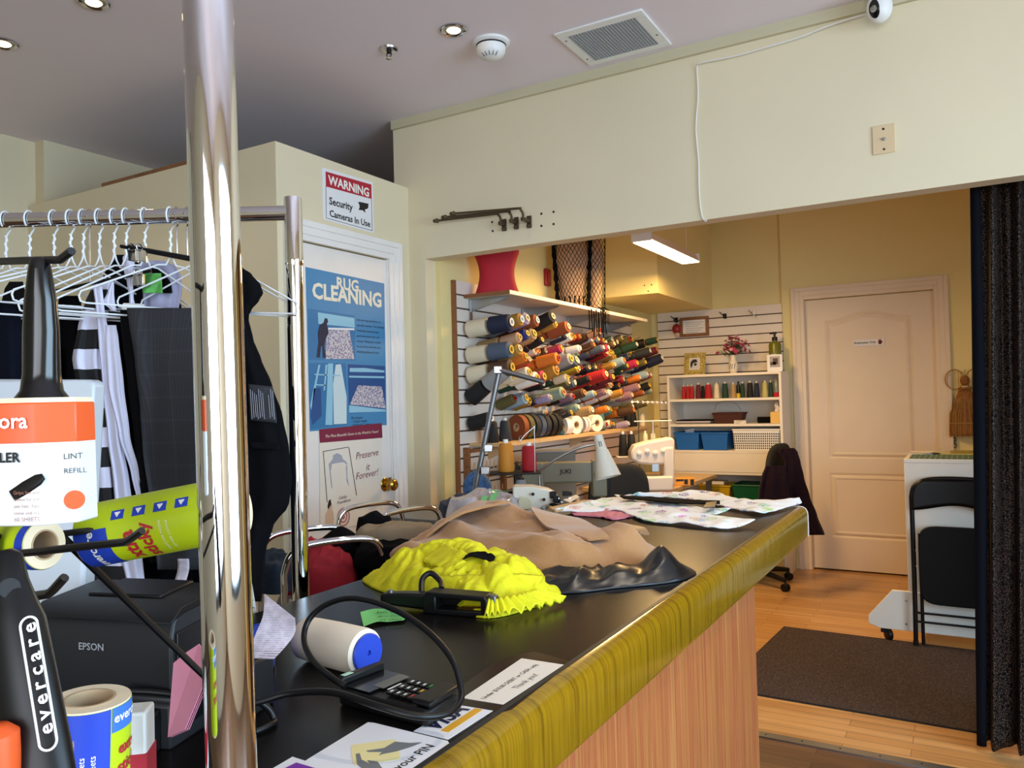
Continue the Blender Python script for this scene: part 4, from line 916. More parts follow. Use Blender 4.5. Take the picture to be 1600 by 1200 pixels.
# striped jacket: its white and black bands follow the height of the cloth
m_, nt, bb = base('striped_cloth', .8); L = nt.links
tc = nd(nt, 'ShaderNodeTexCoord'); sp = nd(nt, 'ShaderNodeSeparateXYZ'); L.new(tc.outputs['Object'], sp.inputs[0])
ns = nd(nt, 'ShaderNodeTexNoise'); ns.inputs['Scale'].default_value = 3; L.new(tc.outputs['Object'], ns.inputs[0])
m1 = nd(nt, 'ShaderNodeMath', operation='MULTIPLY_ADD'); L.new(ns.outputs['Fac'], m1.inputs[0]); m1.inputs[1].default_value = .03; L.new(sp.outputs['Z'], m1.inputs[2])
m2 = nd(nt, 'ShaderNodeMath', operation='MULTIPLY'); L.new(m1.outputs[0], m2.inputs[0]); m2.inputs[1].default_value = 1/.0905
m3 = nd(nt, 'ShaderNodeMath', operation='FRACT'); L.new(m2.outputs[0], m3.inputs[0])
r = ramp(nt, [(0, '#0f0f12'), (.5, '#d6d6ea')], 'CONSTANT'); L.new(m3.outputs[0], r.inputs[0]); L.new(r.outputs[0], bb.inputs['Base Color']); MATS['striped_cloth'] = m_
mat('white_cloth', '#d4d4e8', .8, var=.04, scale=30); mat('lining_lilac', '#a9a8c4', .7)
t = thing('striped_jacket', 'black and white striped jacket hanging on the rack beside checked trousers', 'jacket', P(190, 400, 1.74))
build(hang_cloth([(398, 182, 212), (415, 168, 232), (440, 158, 262), (480, 150, 285), (540, 158, 300), (640, 165, 300), (760, 168, 300), (930, 150, 300)], 1.915, .05, .008, 2.5, 1), 'body', 'black_cloth', parent=t, smooth=180)
build(hang_cloth([(436, 150, 178), (452, 141, 176), (475, 131, 172), (510, 121, 166), (560, 112, 165), (600, 118, 168), (660, 128, 172), (720, 134, 176), (800, 134, 184), (870, 128, 200), (925, 128, 232)], 1.815, .035, .006, 2, 2), 'sleeve', 'striped_cloth', parent=t, smooth=180)
build(hang_cloth([(448, 146, 160), (480, 150, 163), (530, 154, 172), (600, 160, 180), (680, 168, 190), (760, 178, 204), (850, 186, 222), (925, 200, 228)], 1.780, .012, .003, 2, 3), 'placket', 'white_cloth', parent=t, smooth=180)
build(hang_cloth([(508, 166, 182), (530, 165, 186), (600, 169, 194), (680, 186, 203), (740, 205, 218), (790, 216, 226)], 1.770, .008, .003, 2, 4), 'front_edge', 'white_cloth', parent=t, smooth=180)
build(hang_cloth([(395, 198, 206), (402, 192, 211), (420, 193, 209), (440, 198, 207), (465, 202, 208), (490, 202, 214)], 1.805, .008, .002, 2, 5), 'collar', 'white_cloth', parent=t, smooth=180)
build(hang_cloth([(440, 174, 177), (455, 168, 178), (472, 161, 180), (486, 176, 182)], 1.783, .006, .001, 2, 6), 'collar_point', 'white_cloth', parent=t, smooth=180)
build(hang_cloth([(407, 222, 255), (416, 212, 275), (430, 210, 282), (455, 222, 284), (482, 224, 280)], 1.875, .012, .005, 3, 7), 'lining', 'lining_lilac', parent=t, smooth=180)
build(hang_cloth([(414, 236, 242), (425, 237, 256), (444, 246, 268), (458, 252, 270)], 1.853, .004, .002, 2, 8), 'lining_pattern', 'black_cloth', parent=t, smooth=180)
t = thing('green_tag', 'crumpled green tailoring tag pinned in the collar of the striped jacket', 'tag', P(237, 440, 1.70))
def gt(u, v):
    y = 427 + v*31; x = 221 + u*31 + v*2
    return P(x, y, 1.818 + .006*math.sin(u*7 + v*4) - .004*math.cos(v*6))
b = MB().grid(gt, 14, 12); build(b, 'paper', mat('tag_green', '#5fae52', .7), parent=t, solid=.0006)
build(MB().tube([P(232, 449, 1.808), P(238, 441, 1.806), P(245, 448, 1.808)], .001, 6), 'safety_pin', 'chrome', parent=t)

# charcoal trousers with a fine check
m_, nt, bb = base('glen_check', .85); L = nt.links; mp = coord(nt, rot=(0, 0, 0.53))
fac = None
for ax_, sc_, wd in ((0, 26, .1), (2, 20, .1), (0, 210, .4), (2, 210, .4)):
    sp = nd(nt, 'ShaderNodeSeparateXYZ'); L.new(mp.outputs[0], sp.inputs[0])
    a1 = nd(nt, 'ShaderNodeMath', operation='MULTIPLY'); L.new(sp.outputs[ax_], a1.inputs[0]); a1.inputs[1].default_value = sc_
    a2 = nd(nt, 'ShaderNodeMath', operation='FRACT'); L.new(a1.outputs[0], a2.inputs[0])
    a3 = nd(nt, 'ShaderNodeMath', operation='LESS_THAN'); L.new(a2.outputs[0], a3.inputs[0]); a3.inputs[1].default_value = wd
    if fac is None: fac = a3
    else:
        s_ = nd(nt, 'ShaderNodeMath', operation='ADD'); L.new(fac.outputs[0], s_.inputs[0]); L.new(a3.outputs[0], s_.inputs[1]); fac = s_
dv = nd(nt, 'ShaderNodeMath', operation='MULTIPLY'); L.new(fac.outputs[0], dv.inputs[0]); dv.inputs[1].default_value = .25
r = ramp(nt, [(0, '#1f1f22'), (1, '#333338')]); L.new(dv.outputs[0], r.inputs[0]); L.new(r.outputs[0], bb.inputs['Base Color']); MATS['glen_check'] = m_
t = thing('checked_trousers', 'charcoal checked trousers folded over a white hanger tube', 'trousers', P(260, 480, 1.72))
build(hang_cloth([(481, 198, 330), (486, 199, 372), (500, 201, 382), (560, 210, 384), (640, 218, 386), (700, 222, 384), (800, 236, 380), (890, 246, 376)], 1.735, .020, .007, 2.2, 11), 'front_leg', 'glen_check', parent=t, smooth=180)
build(hang_cloth([(484, 188, 215), (500, 188, 222), (600, 198, 240), (700, 210, 250), (800, 222, 262), (880, 232, 270)], 1.765, .016, .006, 2.0, 12), 'back_leg', 'black_cloth', parent=t, smooth=180)
b = MB().grid(lambda u, v: P(277 + u*18 - v*4 + 2*math.sin(v*5), 873 + v*46, 1.64 + .006*math.sin(v*4)), 5, 12)
build(b, 'care_label', 'receipt_print', parent=t, solid=.0008)
# black coat to the side of the post
t = thing('black_coat', 'black coat hanging between the chrome post and the rack upright', 'coat', P(400, 430, 1.75))
build(hang_cloth([(424, 340, 380), (440, 335, 398), (470, 335, 397), (495, 335, 388), (530, 335, 396), (560, 335, 408), (600, 335, 425), (650, 335, 442), (700, 335, 452), (750, 335, 457), (790, 335, 452), (820, 335, 428), (860, 335, 416), (940, 335, 408)], 1.77, .05, .008, 2.4, 14), 'body', 'black_cloth', parent=t, smooth=180)
build(hang_cloth([(418, 360, 380), (428, 362, 394), (446, 366, 408), (458, 366, 411), (470, 366, 404), (484, 366, 392), (497, 366, 385)], 1.745, .03, .004, 2, 15), 'hood', 'black_cloth', parent=t, smooth=180)
build(MB().grid(lambda u, v: P(388 + u*38 + v*(3 + 4*u), 600 + u*4 + v*57, 1.713 - .004*math.sin(u*3)), 10, 10), 'label_patch', mat('patch_grey', '#25262a', .7), parent=t, solid=.001)
b = MB()
for i in range(10):
    q = P(394 + i*3.2 + (6 if i > 6 else 0), 655 - (i % 3)*2, 1.705); e_ = P(391 + i*3.2 + (6 if i > 6 else 0), 608 + (i % 4)*3, 1.705); b.tube([q, e_], .0006, 4)
build(b, 'label_print', 'grey_print', parent=t)
build(MB().grid(lambda u, v: P(390 + u*47, 690 + u*4 + v*10, 1.712 - .003*v), 8, 4), 'pocket_flap', 'black_cloth', parent=t, solid=.004)
t = thing('paper_tag', 'white paper tag hanging below the black coat beside the chrome post', 'tag', P(392, 920, 1.6))
build(MB().quad(P(380, 958, 1.6), P(401, 956, 1.6), P(389, 884, 1.6), P(378, 876, 1.6), .0006), 'paper', 'paper_white', parent=t)
b = MB()
for i in range(3): b.tube([P(389 + i*2, 925 + i*12, 1.596), P(394 + i*2, 926 + i*12, 1.596)], .0008, 4)
build(b, 'print', 'dark_grey_plastic', parent=t)
# dark clothes toward the picture edge
build(hang_cloth([(470, -60, 18), (500, -60, 34), (560, -70, 40), (700, -70, 44), (930, -70, 40)], 1.75, .05, .008, 2, 20), 'dark_jacket', 'navy_cloth', label='dark navy garment hanging at the very edge of the picture behind the lint roller handle', cat='jacket', smooth=180)
build(hang_cloth([(462, 92, 126), (480, 90, 128), (560, 86, 126), (700, 84, 128), (930, 82, 128)], 1.90, .03, .008, 2, 22), 'black_trousers', 'black_cloth', label='black trousers hanging over a white hanger tube beside the striped sleeve', cat='trousers', smooth=180)
build(hang_cloth([(440, 14, 36), (452, 6, 38), (480, 0, 60), (560, 0, 96), (930, -10, 100)], 1.86, .04, .01, 2, 23), 'grey_coat', mat('charcoal_cloth', '#161618', .95, **{'Specular IOR Level': .08}), label='charcoal coat hanging behind the lint roller handle, its brown collar just showing', cat='coat', smooth=180)
build(hang_cloth([(500, 100, 300), (560, 96, 330), (700, 92, 340), (955, 90, 350)], 2.03, .04, .012, 3, 24), 'long_black_coat', 'black_cloth', label='long black garment hanging at the back of the rack behind the striped jacket', cat='coat', smooth=180)
# ---- laundry carts behind the counter
def cart(name, label, a, c, z, depth, bag, floor_z=.0):
    """chrome folding cart: two arch frames and a cloth bag between; a, c ends of the front arch"""
    a, c = Vector((a[0], a[1], 0)), Vector((c[0], c[1], 0)); n = Vector((-(c-a).y, (c-a).x, 0)).normalized(); s = (c-a).normalized(); w = (c-a).length
    g = thing(name, label, 'laundry cart', Vector(((a.x+c.x)/2, (a.y+c.y)/2, 0)), 'laundry carts behind the counter')
    for k, off in enumerate((Vector(), n*depth)):
        pts = [a + off + Z_*.03, a + off + Z_*(z-.10)] + spline([a + off + Z_*(z-.07), a + off + s*.02 + Z_*(z-.02), a + off + s*.075 + Z_*z, c + off - s*.075 + Z_*z, c + off - s*.02 + Z_*(z-.02), c + off + Z_*(z-.07)], 30) + [c + off + Z_*(z-.10), c + off + Z_*.03]
        build(MB().tube(pts, .0095, 12), 'arch_frame', 'chrome', parent=g)
        for q in (a, c): build(MB().lathe([(.008, -.01), (.022, -.008), (.022, .008), (.008, .01)], q + off + Z_*.023, s, 14), 'wheel', 'black_plastic', parent=g)
    for q in (a, c): build(MB().tube([q + Z_*.2, q + n*depth + Z_*.2], .006, 8), 'side_bar', 'chrome_soft', parent=g)
    def fn(u, v):
        th = 2*PI*u; cx_ = math.copysign(abs(math.cos(th))**.4, math.cos(th)); sy_ = math.copysign(abs(math.sin(th))**.4, math.sin(th))
        return (a+c)/2 + n*depth/2 + s*(cx_*(w/2-.02)) + n*(sy_*(depth/2-.02)) + Z_*(.22 + v*(z-.30 - .03*math.sin(u*2*PI*3)*v - .22 + .12))
    build(MB().grid(fn, 48, 10, cu=True), 'bag', bag, parent=g, solid=.003, smooth=180)
    return g, (a+c)/2 + n*depth/2, s, n, w
A = P(444, 890, 2.1); B_ = P(601, 890, 2.25)
za = P(520, 847, 2.17).z
g1, cc, cs, cn, cw = cart('laundry_cart', 'chrome framed cart with a pale cloth bag of red clothes behind the counter', A, B_, za, .26, 'cream_cloth')
def oval(c, s, n, a, b_, k=14): return [((c + s*(a*math.cos(2*PI*i/k)) + n*(b_*math.sin(2*PI*i/k))).x, (c + s*(a*math.cos(2*PI*i/k)) + n*(b_*math.sin(2*PI*i/k))).y) for i in range(k)]
rc = cc + cs*.0
build(heap(oval(rc, cs, cn, .105, .095), za-.155, lambda x, y: .07 + gauss(x, y, rc.x-.03, rc.y, .08, .07, .055), .022, 13, 31, 24, 80), 'red_garment', 'red_cloth', label='crumpled red garment on top of the clothes in the chrome cart', cat='garment', smooth=180)
q = cc - cs*.13 + cn*.03
build(heap(oval(q, cs, cn, .055, .09), za-.14, lambda x, y: .085, .016, 14, 32, 18, 50), 'denim_garment', mat('denim', '#1d2c3d', .85, var=.2, scale=80), label='dark blue garment in the chrome cart beside the red one', cat='garment', smooth=180)
q = cc + cs*.15 + cn*.03
build(heap(oval(q, cs, cn, .05, .09), za-.15, lambda x, y: .09, .016, 14, 33, 18, 50), 'black_garment', 'black_cloth', label='black garment in the corner of the chrome cart next to the yellow garment', cat='garment', smooth=180)
# black cap-like garment over the arch and the pile in the second cart
A2 = P(585, 800, 2.65); B2 = P(690, 800, 2.85); z2 = P(640, 797, 2.75).z
g2, c2, s2, n2, w2 = cart('laundry_cart', 'second chrome cart, filled with dark and khaki clothes, in front of the poster door', A2, B2, z2, .24, 'black_cloth')
cp = P(525, 850, 2.42)
build(heap(oval(cp, hr, hf, .085, .08), cp.z - .055, lambda x, y: .05 + gauss(x, y, cp.x + .02, cp.y, .06, .06, .06), .010, 9, 36, 24, 70, rough=.2), 'black_garment', 'black_cloth', label='black folded cloth shaped like a cap, on the rail of the chrome cart', cat='garment', smooth=180)
def pile(px, py, d_, a, b_, h, m__, name, label, seed, amp=.012, fr=10):
    q = P(px, py, d_); build(heap(oval(q, hr, hf, a, b_), q.z - h, lambda x, y: h*.75 + gauss(x, y, q.x, q.y, a*.7, b_*.7, h*.35), amp, fr, seed, 24, 80, rough=.3), name, m__, label=label, cat='garment', smooth=180)
pile(625, 848, 2.32, .14, .09, .06, 'black_cloth', 'black_garment', 'black jacket at the bottom of the pile between the cap and the camel coat', 41)
pile(620, 822, 2.40, .13, .085, .035, 'khaki_cloth', 'khaki_garment', 'khaki trousers folded on the pile of dark clothes beside the camel coat', 42, .008)
pile(585, 808, 2.52, .06, .06, .06, 'black_cloth', 'black_garment', 'black knitted garment on top of the pile in front of the poster door', 43)
# ================================================================== the chrome post and the lint roller display close by
pp = P(346, 700, .575)
t = thing('chrome_post', 'tall polished chrome post of another rack, standing closest to the viewer', 'post', Vector((pp.x, pp.y, 0)))
lean = Vector((hr.x, hr.y, 0))*-.0125
build(MB().tube([Vector((pp.x, pp.y, .02)) - lean*(1.2), Vector((pp.x, pp.y, 1.335)), Vector((pp.x, pp.y, 2.1)) + lean*.75], .0180, 40), 'tube', 'chrome', parent=t)
build(MB().lathe([(.019, 0), (.05, 0), (.05, .006), (.025, .02), (.019, .03)], Vector((pp.x, pp.y, 0)) - lean*1.2, Z_, 28), 'base', 'chrome', parent=t)
for y in (31, 28, 120, 146):
    pass
# white panel behind
wp = P(70, 760, 1.12); a_ = hr; 
q0, q1 = P(-60, 594, 1.12), P(140, 598, 1.12)
t = thing('monitor', 'white plastic monitor back standing on the counter behind the lint roller package', 'monitor', Vector((wp.x, wp.y, CT)))
b = MB().prism([P(-60, 592, 1.13), P(138, 593, 1.13), P(146, 598, 1.12), P(129, 935, 1.12), P(118, 960, 1.12), P(-60, 960, 1.12)], hf*.035)
build(b, 'back_shell', 'monitor_grey', parent=t, bevel=.006)
sq = P(40, 960, 1.135); build(MB().obox((sq.x, sq.y, (CT + sq.z)/2+.006), hr*.05, hf*.012, Z_*((sq.z-CT)/2)), 'stand', 'monitor_grey', parent=t, bevel=.004)
build(MB().lathe([(.09, 0), (.09, .008), (.06, .012)], (sq.x, sq.y, CT), Z_, 28), 'foot', 'white_plastic', parent=t)

# wire display stand
mat('wire_black', '#0c0c0d', .4)
sp_ = P(-14, 760, .56)
t = thing('wire_display_stand', 'black wire display stand whose hooks carry the lint rollers', 'display stand', Vector((sp_.x, sp_.y, CT)))
build(MB().tube([Vector((sp_.x, sp_.y, CT+.004)), Vector((sp_.x, sp_.y, 1.58))], .005, 10), 'post', 'wire_black', parent=t)
b = MB().tube([Vector((sp_.x, sp_.y, CT+.006)) - hr*.10, Vector((sp_.x, sp_.y, CT+.006)) + hr*.06], .005, 8).tube([Vector((sp_.x, sp_.y, CT+.006)) - hf*.02, Vector((sp_.x, sp_.y, CT+.006)) + hf*.16], .005, 8)
build(b, 'foot', 'wire_black', parent=t)
def hook(pts, r=.0026): build(MB().tube([P(*q) for q in pts], r, 8), 'hook', 'wire_black', parent=t)
hook([(-14, 409, .56), (40, 407, .525), (94, 406, .50), (112, 392, .49)])
hook([(-14, 869, .56), (60, 862, .525), (120, 855, .51), (196, 847, .50), (206, 841, .498), (222, 829, .495)])
hook([(-14, 940, .56), (30, 935, .46), (76, 928, .44), (84, 921, .438), (101, 902, .435)])
hook([(-14, 1180, .56), (60, 1150, .54), (140, 1120, .53), (165, 1105, .53)])
hook([(-14, 840, .56), (60, 838, .62), (150, 828, .63), (300, 800, .64)])
hook([(-14, 846, .57), (30, 850, .60), (100, 850, .61)])
build(MB().tube([P(-14, 760, .57), P(90, 832, .62), P(300, 1038, .80), P(378, 1113, .935)], .0034, 8), 'brace', 'wire_black', parent=t)

# lint roller in its sleeve
t = thing('lint_roller', 'lint roller with black handle in an orange and white cardboard sleeve', 'lint roller', P(65, 810, .5))
top = P(62, 398, .508); bt = P(66, 627, .508); ax = (top - bt).normalized(); ln = (top - bt).length
def hsec(mb, secs, o, up, r_, f_, n=20):
    vs = []; fs = []
    for h, wx, wy in secs:
        for j in range(n): vs.append(o + up*h + r_*(math.cos(2*PI*j/n)*wx) + f_*(math.sin(2*PI*j/n)*wy))
    for i in range(len(secs)-1):
        for j in range(n): fs.append((i*n+j, i*n+(j+1) % n, (i+1)*n+(j+1) % n, (i+1)*n+j))
    fs += [list(range(n))[::-1], list(range((len(secs)-1)*n, len(secs)*n))]
    return mb.add(vs, fs)
rr = hr
build(hsec(MB(), [(-.004, .0165, .0165), (.002, .0160, .0160), (.007, .0125, .0125), (.018, .0112, .0105), (.045, .0112, .009), (.065, .0100, .008), (.085, .0070, .0065), (.092, .0055, .0055), (ln-.002, .0035, .004)], bt, ax, rr, hf), 'handle', 'black_gloss', parent=t, smooth=60)
cs0 = P(64, 622, .508); cs1 = P(70, 814, .508); up = (cs0 - cs1).normalized(); hgt = (cs0 - cs1).length
an = math.radians(-28); f1 = hr*math.cos(an) + hf*math.sin(an); f1n = hf*math.cos(an) - hr*math.sin(an)
# octagonal sleeve: flat main face and narrower side face
w1, w2 = .020, .013
def sl(x, d_, h): return cs1 + hr*x + hf*d_ + up*h
poly = [(-.033, .008), (-.030, -.014), (-.024, -.020), (.006, -.022), (.009, -.021), (.028, -.010), (.029, .010), (.018, .022), (-.02, .022)]
split = hgt*.66
def prism_rows(mb, poly, rows):
    n = len(poly); vs = []; fs = []
    for h in rows: vs += [sl(x, d_, h) for x, d_ in poly]
    for i in range(len(rows)-1):
        for j in range(n): fs.append((i*n+j, i*n+(j+1) % n, (i+1)*n+(j+1) % n, (i+1)*n+j))
    fs += [list(range(n))[::-1], list(range((len(rows)-1)*n, len(rows)*n))]
    return mb.add(vs, fs)
mat('sleeve_white', '#e9eae9', .4)
sle = build(prism_rows(MB(), poly, [0, split]), 'sleeve', 'sleeve_white', parent=t, bevel=.001)
build(prism_rows(MB(), [(x*1.003, d_*1.003) for x, d_ in poly], [split - .002, hgt - .003]), 'orange_band', 'orange_red', parent=t, bevel=.001)
build(prism_rows(MB(), [(x*.97, d_*.97) for x, d_ in poly], [hgt - .003, hgt]), 'rim', 'roll_paper', parent=t)
def st(body, x, d_, h, w_, xd, mb=None, **kw): return text_mb(body, sl(x, d_, h), xd, up, width=w_, depth=.0003, mb=mb, **kw)
fd = (hr*1 + hf*-.066).normalized(); sd2 = (hr*.019 + hf*.011).normalized()
def onf(x): return -.020 - .002*(x+.024)/.030 - .0004
build(st('ora', -.0135, onf(-.0135)-.0006, split+.0085, .0185, fd, bold=.02), 'brand_lettering', 'ink_white', parent=t)
build(MB().add(*(lambda k: (k.v, k.f))(st('LER', -.0140, onf(-.0140)-.0006, split-.0125, .0135, fd, bold=.03))), 'lettering', 'ink_black', parent=t)
b = st('LINT', .0215, -.0146, split-.012, .0105, sd2, bold=.0); st('REFILL', .0215, -.0146, split-.021, .0125, sd2, mb=b)
build(b, 'side_lettering', 'dark_grey_plastic', parent=t)
build(hsec(MB(), [(0, .0035, .0004), (.010, .0040, .0004), (.019, .0036, .0004), (.023, .002, .0004)], sl(-.0065, onf(-.0065)-.0006, split-.0335), (hr*.85 + up*.5).normalized(), (up*.85 - hr*.5).normalized(), hf, 14), 'handle_picture', 'black_gloss', parent=t)
b = MB()
for i in range(5): st(('This sticky lint', 'sheet will pull', 'hair, lint, fuzz', 'and dust off', '60 sheets'), 0, 0, 0, .01, fd) if False else st(('Grips lint and', 'animal fur and', 'pet hair, fuzz', 'loose and dry', '60 SHEETS')[i], -.0055, onf(-.0055)-.0006, .020 - i*.0042, .0165, fd, mb=b)
build(b, 'small_print', mat('print_brown', '#a8705c', .6), parent=t)
b = MB()
for i in range(6): st('the lint roller refill', .0165, -.0166, .009 + .0, .016, up, mb=b) if i == 0 else None
build(b, 'side_print', 'dark_grey_plastic', parent=t)
build(MB().lathe([(.006, 0), (.006, .0006)], sl(.0262, -.0115, split-.038), (hr*.5 - hf).normalized(), 18), 'orange_dot', 'orange_red', parent=t)

# printed sticky rolls
m_, nt, bb = base('roll_print', .38); L = nt.links
def roll_mats(): pass
def roll(name, label, a, e, r, ang0, flip, texts=True):
    """sticky refill roll from end a to end e: lime sleeve, blue panel at one end, paper core"""
    ax = (e - a).normalized(); ln = (e - a).length
    g = thing('lint_roller_refill', label, 'lint roller refill', (a+e)/2, 'lint roller refills')
    build(MB().lathe([(r*.62, .0005), (r*.985, .0005), (r*.985, ln-.0005), (r*.62, ln-.0005)], a, ax, 40, closed=True), 'paper_roll', 'roll_paper', parent=g)
    build(MB().lathe([(r*.56, 0), (r*.63, 0), (r*.63, ln), (r*.56, ln)], a, ax, 32, closed=True), 'core', 'cardboard', parent=g)
    build(MB().lathe([(r*.99, .0015), (r, .0015), (r, ln-.0015), (r*.99, ln-.0015)], a, ax, 40, closed=True), 'sleeve', 'lime', parent=g)
    return g, ax, ln
def wrap(mb, a, ax, r, f0, pts, th=.0004):
    """a shape drawn on the roll: pts in (distance along the axis, arc length round from the direction f0)"""
    u = (f0 - f0.dot(ax)*ax).normalized(); w = ax.cross(u); n = len(pts)
    def pos(s, q, rr): t_ = q/r; return a + ax*s + (u*math.cos(t_) + w*math.sin(t_))*rr
    return mb.add([pos(s, q, r) for s, q in pts] + [pos(s, q, r+th) for s, q in pts], [list(range(n)), list(range(n, 2*n))] + [(i, (i+1) % n, n+(i+1) % n, n+i) for i in range(n)])
def wrap_text(body, a, ax, r, f0, s0, q0, width, along=True, mb=None, **kw):
    """lettering bent round the roll"""
    u = (f0 - f0.dot(ax)*ax).normalized(); w = ax.cross(u)
    k = text_mb(body, (0, 0, 0), X_, Y_, width=width, depth=0, **kw); mb = mb or MB()
    def pos(x, y):
        s, q = (s0 + x, q0 + y) if along else (s0 - y, q0 - x)
        return a + ax*s + (u*math.cos(q/r) + w*math.sin(q/r))*(r+.0006)
    return mb.add([pos(v.x, v.y) for v in k.v], k.f)
def band(a, ax, r, f0, s0, s1, q0, q1, n=24):
    pts0 = [(s0, q0 + (q1-q0)*i/n) for i in range(n+1)]; pts1 = [(s1, q0 + (q1-q0)*i/n) for i in range(n+1)]
    u = (f0 - f0.dot(ax)*ax).normalized(); w = ax.cross(u); b = MB()
    def pos(s, q, rr): return a + ax*s + (u*math.cos(q/r) + w*math.sin(q/r))*rr
    for rr in (r+.0001, r+.0004): b.add([pos(s, q, rr) for s, q in pts0 + pts1], [(i, i+1, n+2+i, n+1+i) for i in range(n)])
    return b
def toward_eye(q): return (EYE - q).normalized()
# horizontal roll, half behind the post
a, e = P(146, 836, .655), P(372, 793, .64); R1 = .0262
g, ax, ln = roll('r', 'lime green sticky roll with red lettering, hanging level behind the tall chrome post', a, e, R1, 0, 0)
f0 = toward_eye((a+e)/2)
# arc length grows: find which way is down
w_ = ax.cross((f0 - f0.dot(ax)*ax).normalized()); up_sign = 1 if w_.z > 0 else -1
blue = band(a, ax, R1, f0, .0016, .030, -.004, .042); build(blue, 'blue_panel', 'royal_blue', parent=g)
build(wrap_text('evercare', a, ax, R1, f0, .018, .034, .036, False, bold=.02), 'brand_lettering', 'ink_white', parent=g)
b = wrap_text('xtra', a, ax, R1, f0, .052, .029, .029, False, bold=.03); wrap_text('sticky', a, ax, R1, f0, .066, .031, .034, False, bold=.03, mb=b)
build(b, 'red_lettering', 'ink_red', parent=g)
b = MB()
for i in range(4):
    s0 = .034 + i*.0185; q0 = -.013
    wrap(b, a, ax, R1, f0, [(s0, q0-.004), (s0+.011, q0-.004), (s0+.011, q0+.004), (s0, q0+.004)])
build(b, 'blue_icons', 'royal_blue', parent=g)
b = MB()
for i in range(4):
    s0 = .034 + i*.0185; q0 = -.013
    wrap(b, a, ax, R1, f0, [(s0+.003, q0-.002), (s0+.008, q0-.002), (s0+.0055, q0+.002)], .0008)
build(b, 'icon_marks', 'ink_white', parent=g)
b = wrap_text('SHEETS FOR MASSIVE', a, ax, R1, f0, .077, .026, .028, False); wrap_text('PET HAIR CLEANUP', a, ax, R1, f0, .083, .024, .025, False, mb=b)
build(b, 'small_print', 'ink_cream', parent=g)
# short roll at the picture edge
a, e = P(-50, 856, .60), P(71, 851, .575); R2 = .0178
g, ax, ln = roll('r', 'lime and blue sticky roll below the cardboard sleeve, its brown core showing', a, e, R2, 0, 0)
f0 = toward_eye(a)
build(band(a, ax, R2, f0, ln-.009, ln-.0016, -.05, .05), 'blue_panel', 'royal_blue', parent=g)
# standing roll in front
a, e = P(136, 1262, .505), P(140, 1090, .505); R3 = .0246
g, ax, ln = roll('r', 'upright sticky roll with blue and lime sleeve at the bottom edge of the picture', a, e, R3, 0, 0)
f0 = toward_eye(e)
build(band(a, ax, R3, f0, .001, ln-.0016, -.014, .0125) if (ax.cross(f0)).dot(hr) > 0 else band(a, ax, R3, f0, .001, ln-.0016, -.0125, .014), 'blue_panel', 'royal_blue', parent=g)
sg_ = 1 if (ax.cross(f0)).dot(hr) > 0 else -1
build(band(a, ax, R3, f0, ln-.017, ln-.0016, *sorted((sg_*.0135, sg_*.034))), 'brand_panel', mat('mid_blue', '#3f74d0', .4), parent=g)
def WT(body, q0, h, width, mb=None, up=False, **kw):
    return wrap_text(body, a, ax, R3, f0, h, sg_*q0, width, False, mb=mb, **kw) if up else ring_text(body, q0, h, width, mb, **kw)
def ring_text(body, q0, h, width, mb=None, **kw):
    u = (f0 - f0.dot(ax)*ax).normalized(); w = ax.cross(u)*sg_; k = text_mb(body, (0, 0, 0), X_, Y_, width=width, depth=0, **kw); mb = mb or MB()
    return mb.add([a + ax*(h + v.y) + (u*math.cos((q0 + v.x)/R3) + w*math.sin((q0 + v.x)/R3))*(R3+.0006) for v in k.v], k.f)
def col_text(body, q0, h, width, mb=None, **kw):
    u = (f0 - f0.dot(ax)*ax).normalized(); w = ax.cross(u)*sg_; k = text_mb(body, (0, 0, 0), X_, Y_, width=width, depth=0, **kw); mb = mb or MB()
    return mb.add([a + ax*(h + v.x) + (u*math.cos((q0 - v.y)/R3) + w*math.sin((q0 - v.y)/R3))*(R3+.0006) for v in k.v], k.f)
build(ring_text('evercare', .0145, ln-.011, .030, bold=.02), 'brand_lettering', 'ink_white', parent=g)
b = ring_text('extra', .0185, ln-.032, .022, bold=.03); ring_text('sticky', .0180, ln-.044, .025, b, bold=.03)
build(b, 'red_lettering', 'ink_red', parent=g)
b = MB()
for i in range(4): col_text('pick up lint and pet hair', -.0185 + i*.0036, ln-.062, .050 - .004*(i % 2), b)
build(b, 'gold_print', mat('print_gold', '#c9a53c', .5), parent=g)
b = MB()
for i in range(2): col_text('easy tear sheets', -.002 + i*.006, ln-.062, .034, b)
build(b, 'white_print', 'ink_white', parent=g)
# red and white pack behind it
t = thing('red_white_pack', 'red and white package partly hidden behind the upright sticky roll', 'package', P(170, 1200, .58))
c_ = P(155, 1195, .585)
build(MB().obox(c_, hr*.036 + hf*.006, hf*.012 - hr*.002, Z_*.040), 'box', 'sleeve_white', parent=t, bevel=.002)
build(MB().obox(c_ - Z_*.004, (hr*.036 + hf*.006)*1.01, (hf*.012 - hr*.002)*1.03, Z_*.014), 'red_band', 'sign_red', parent=t)

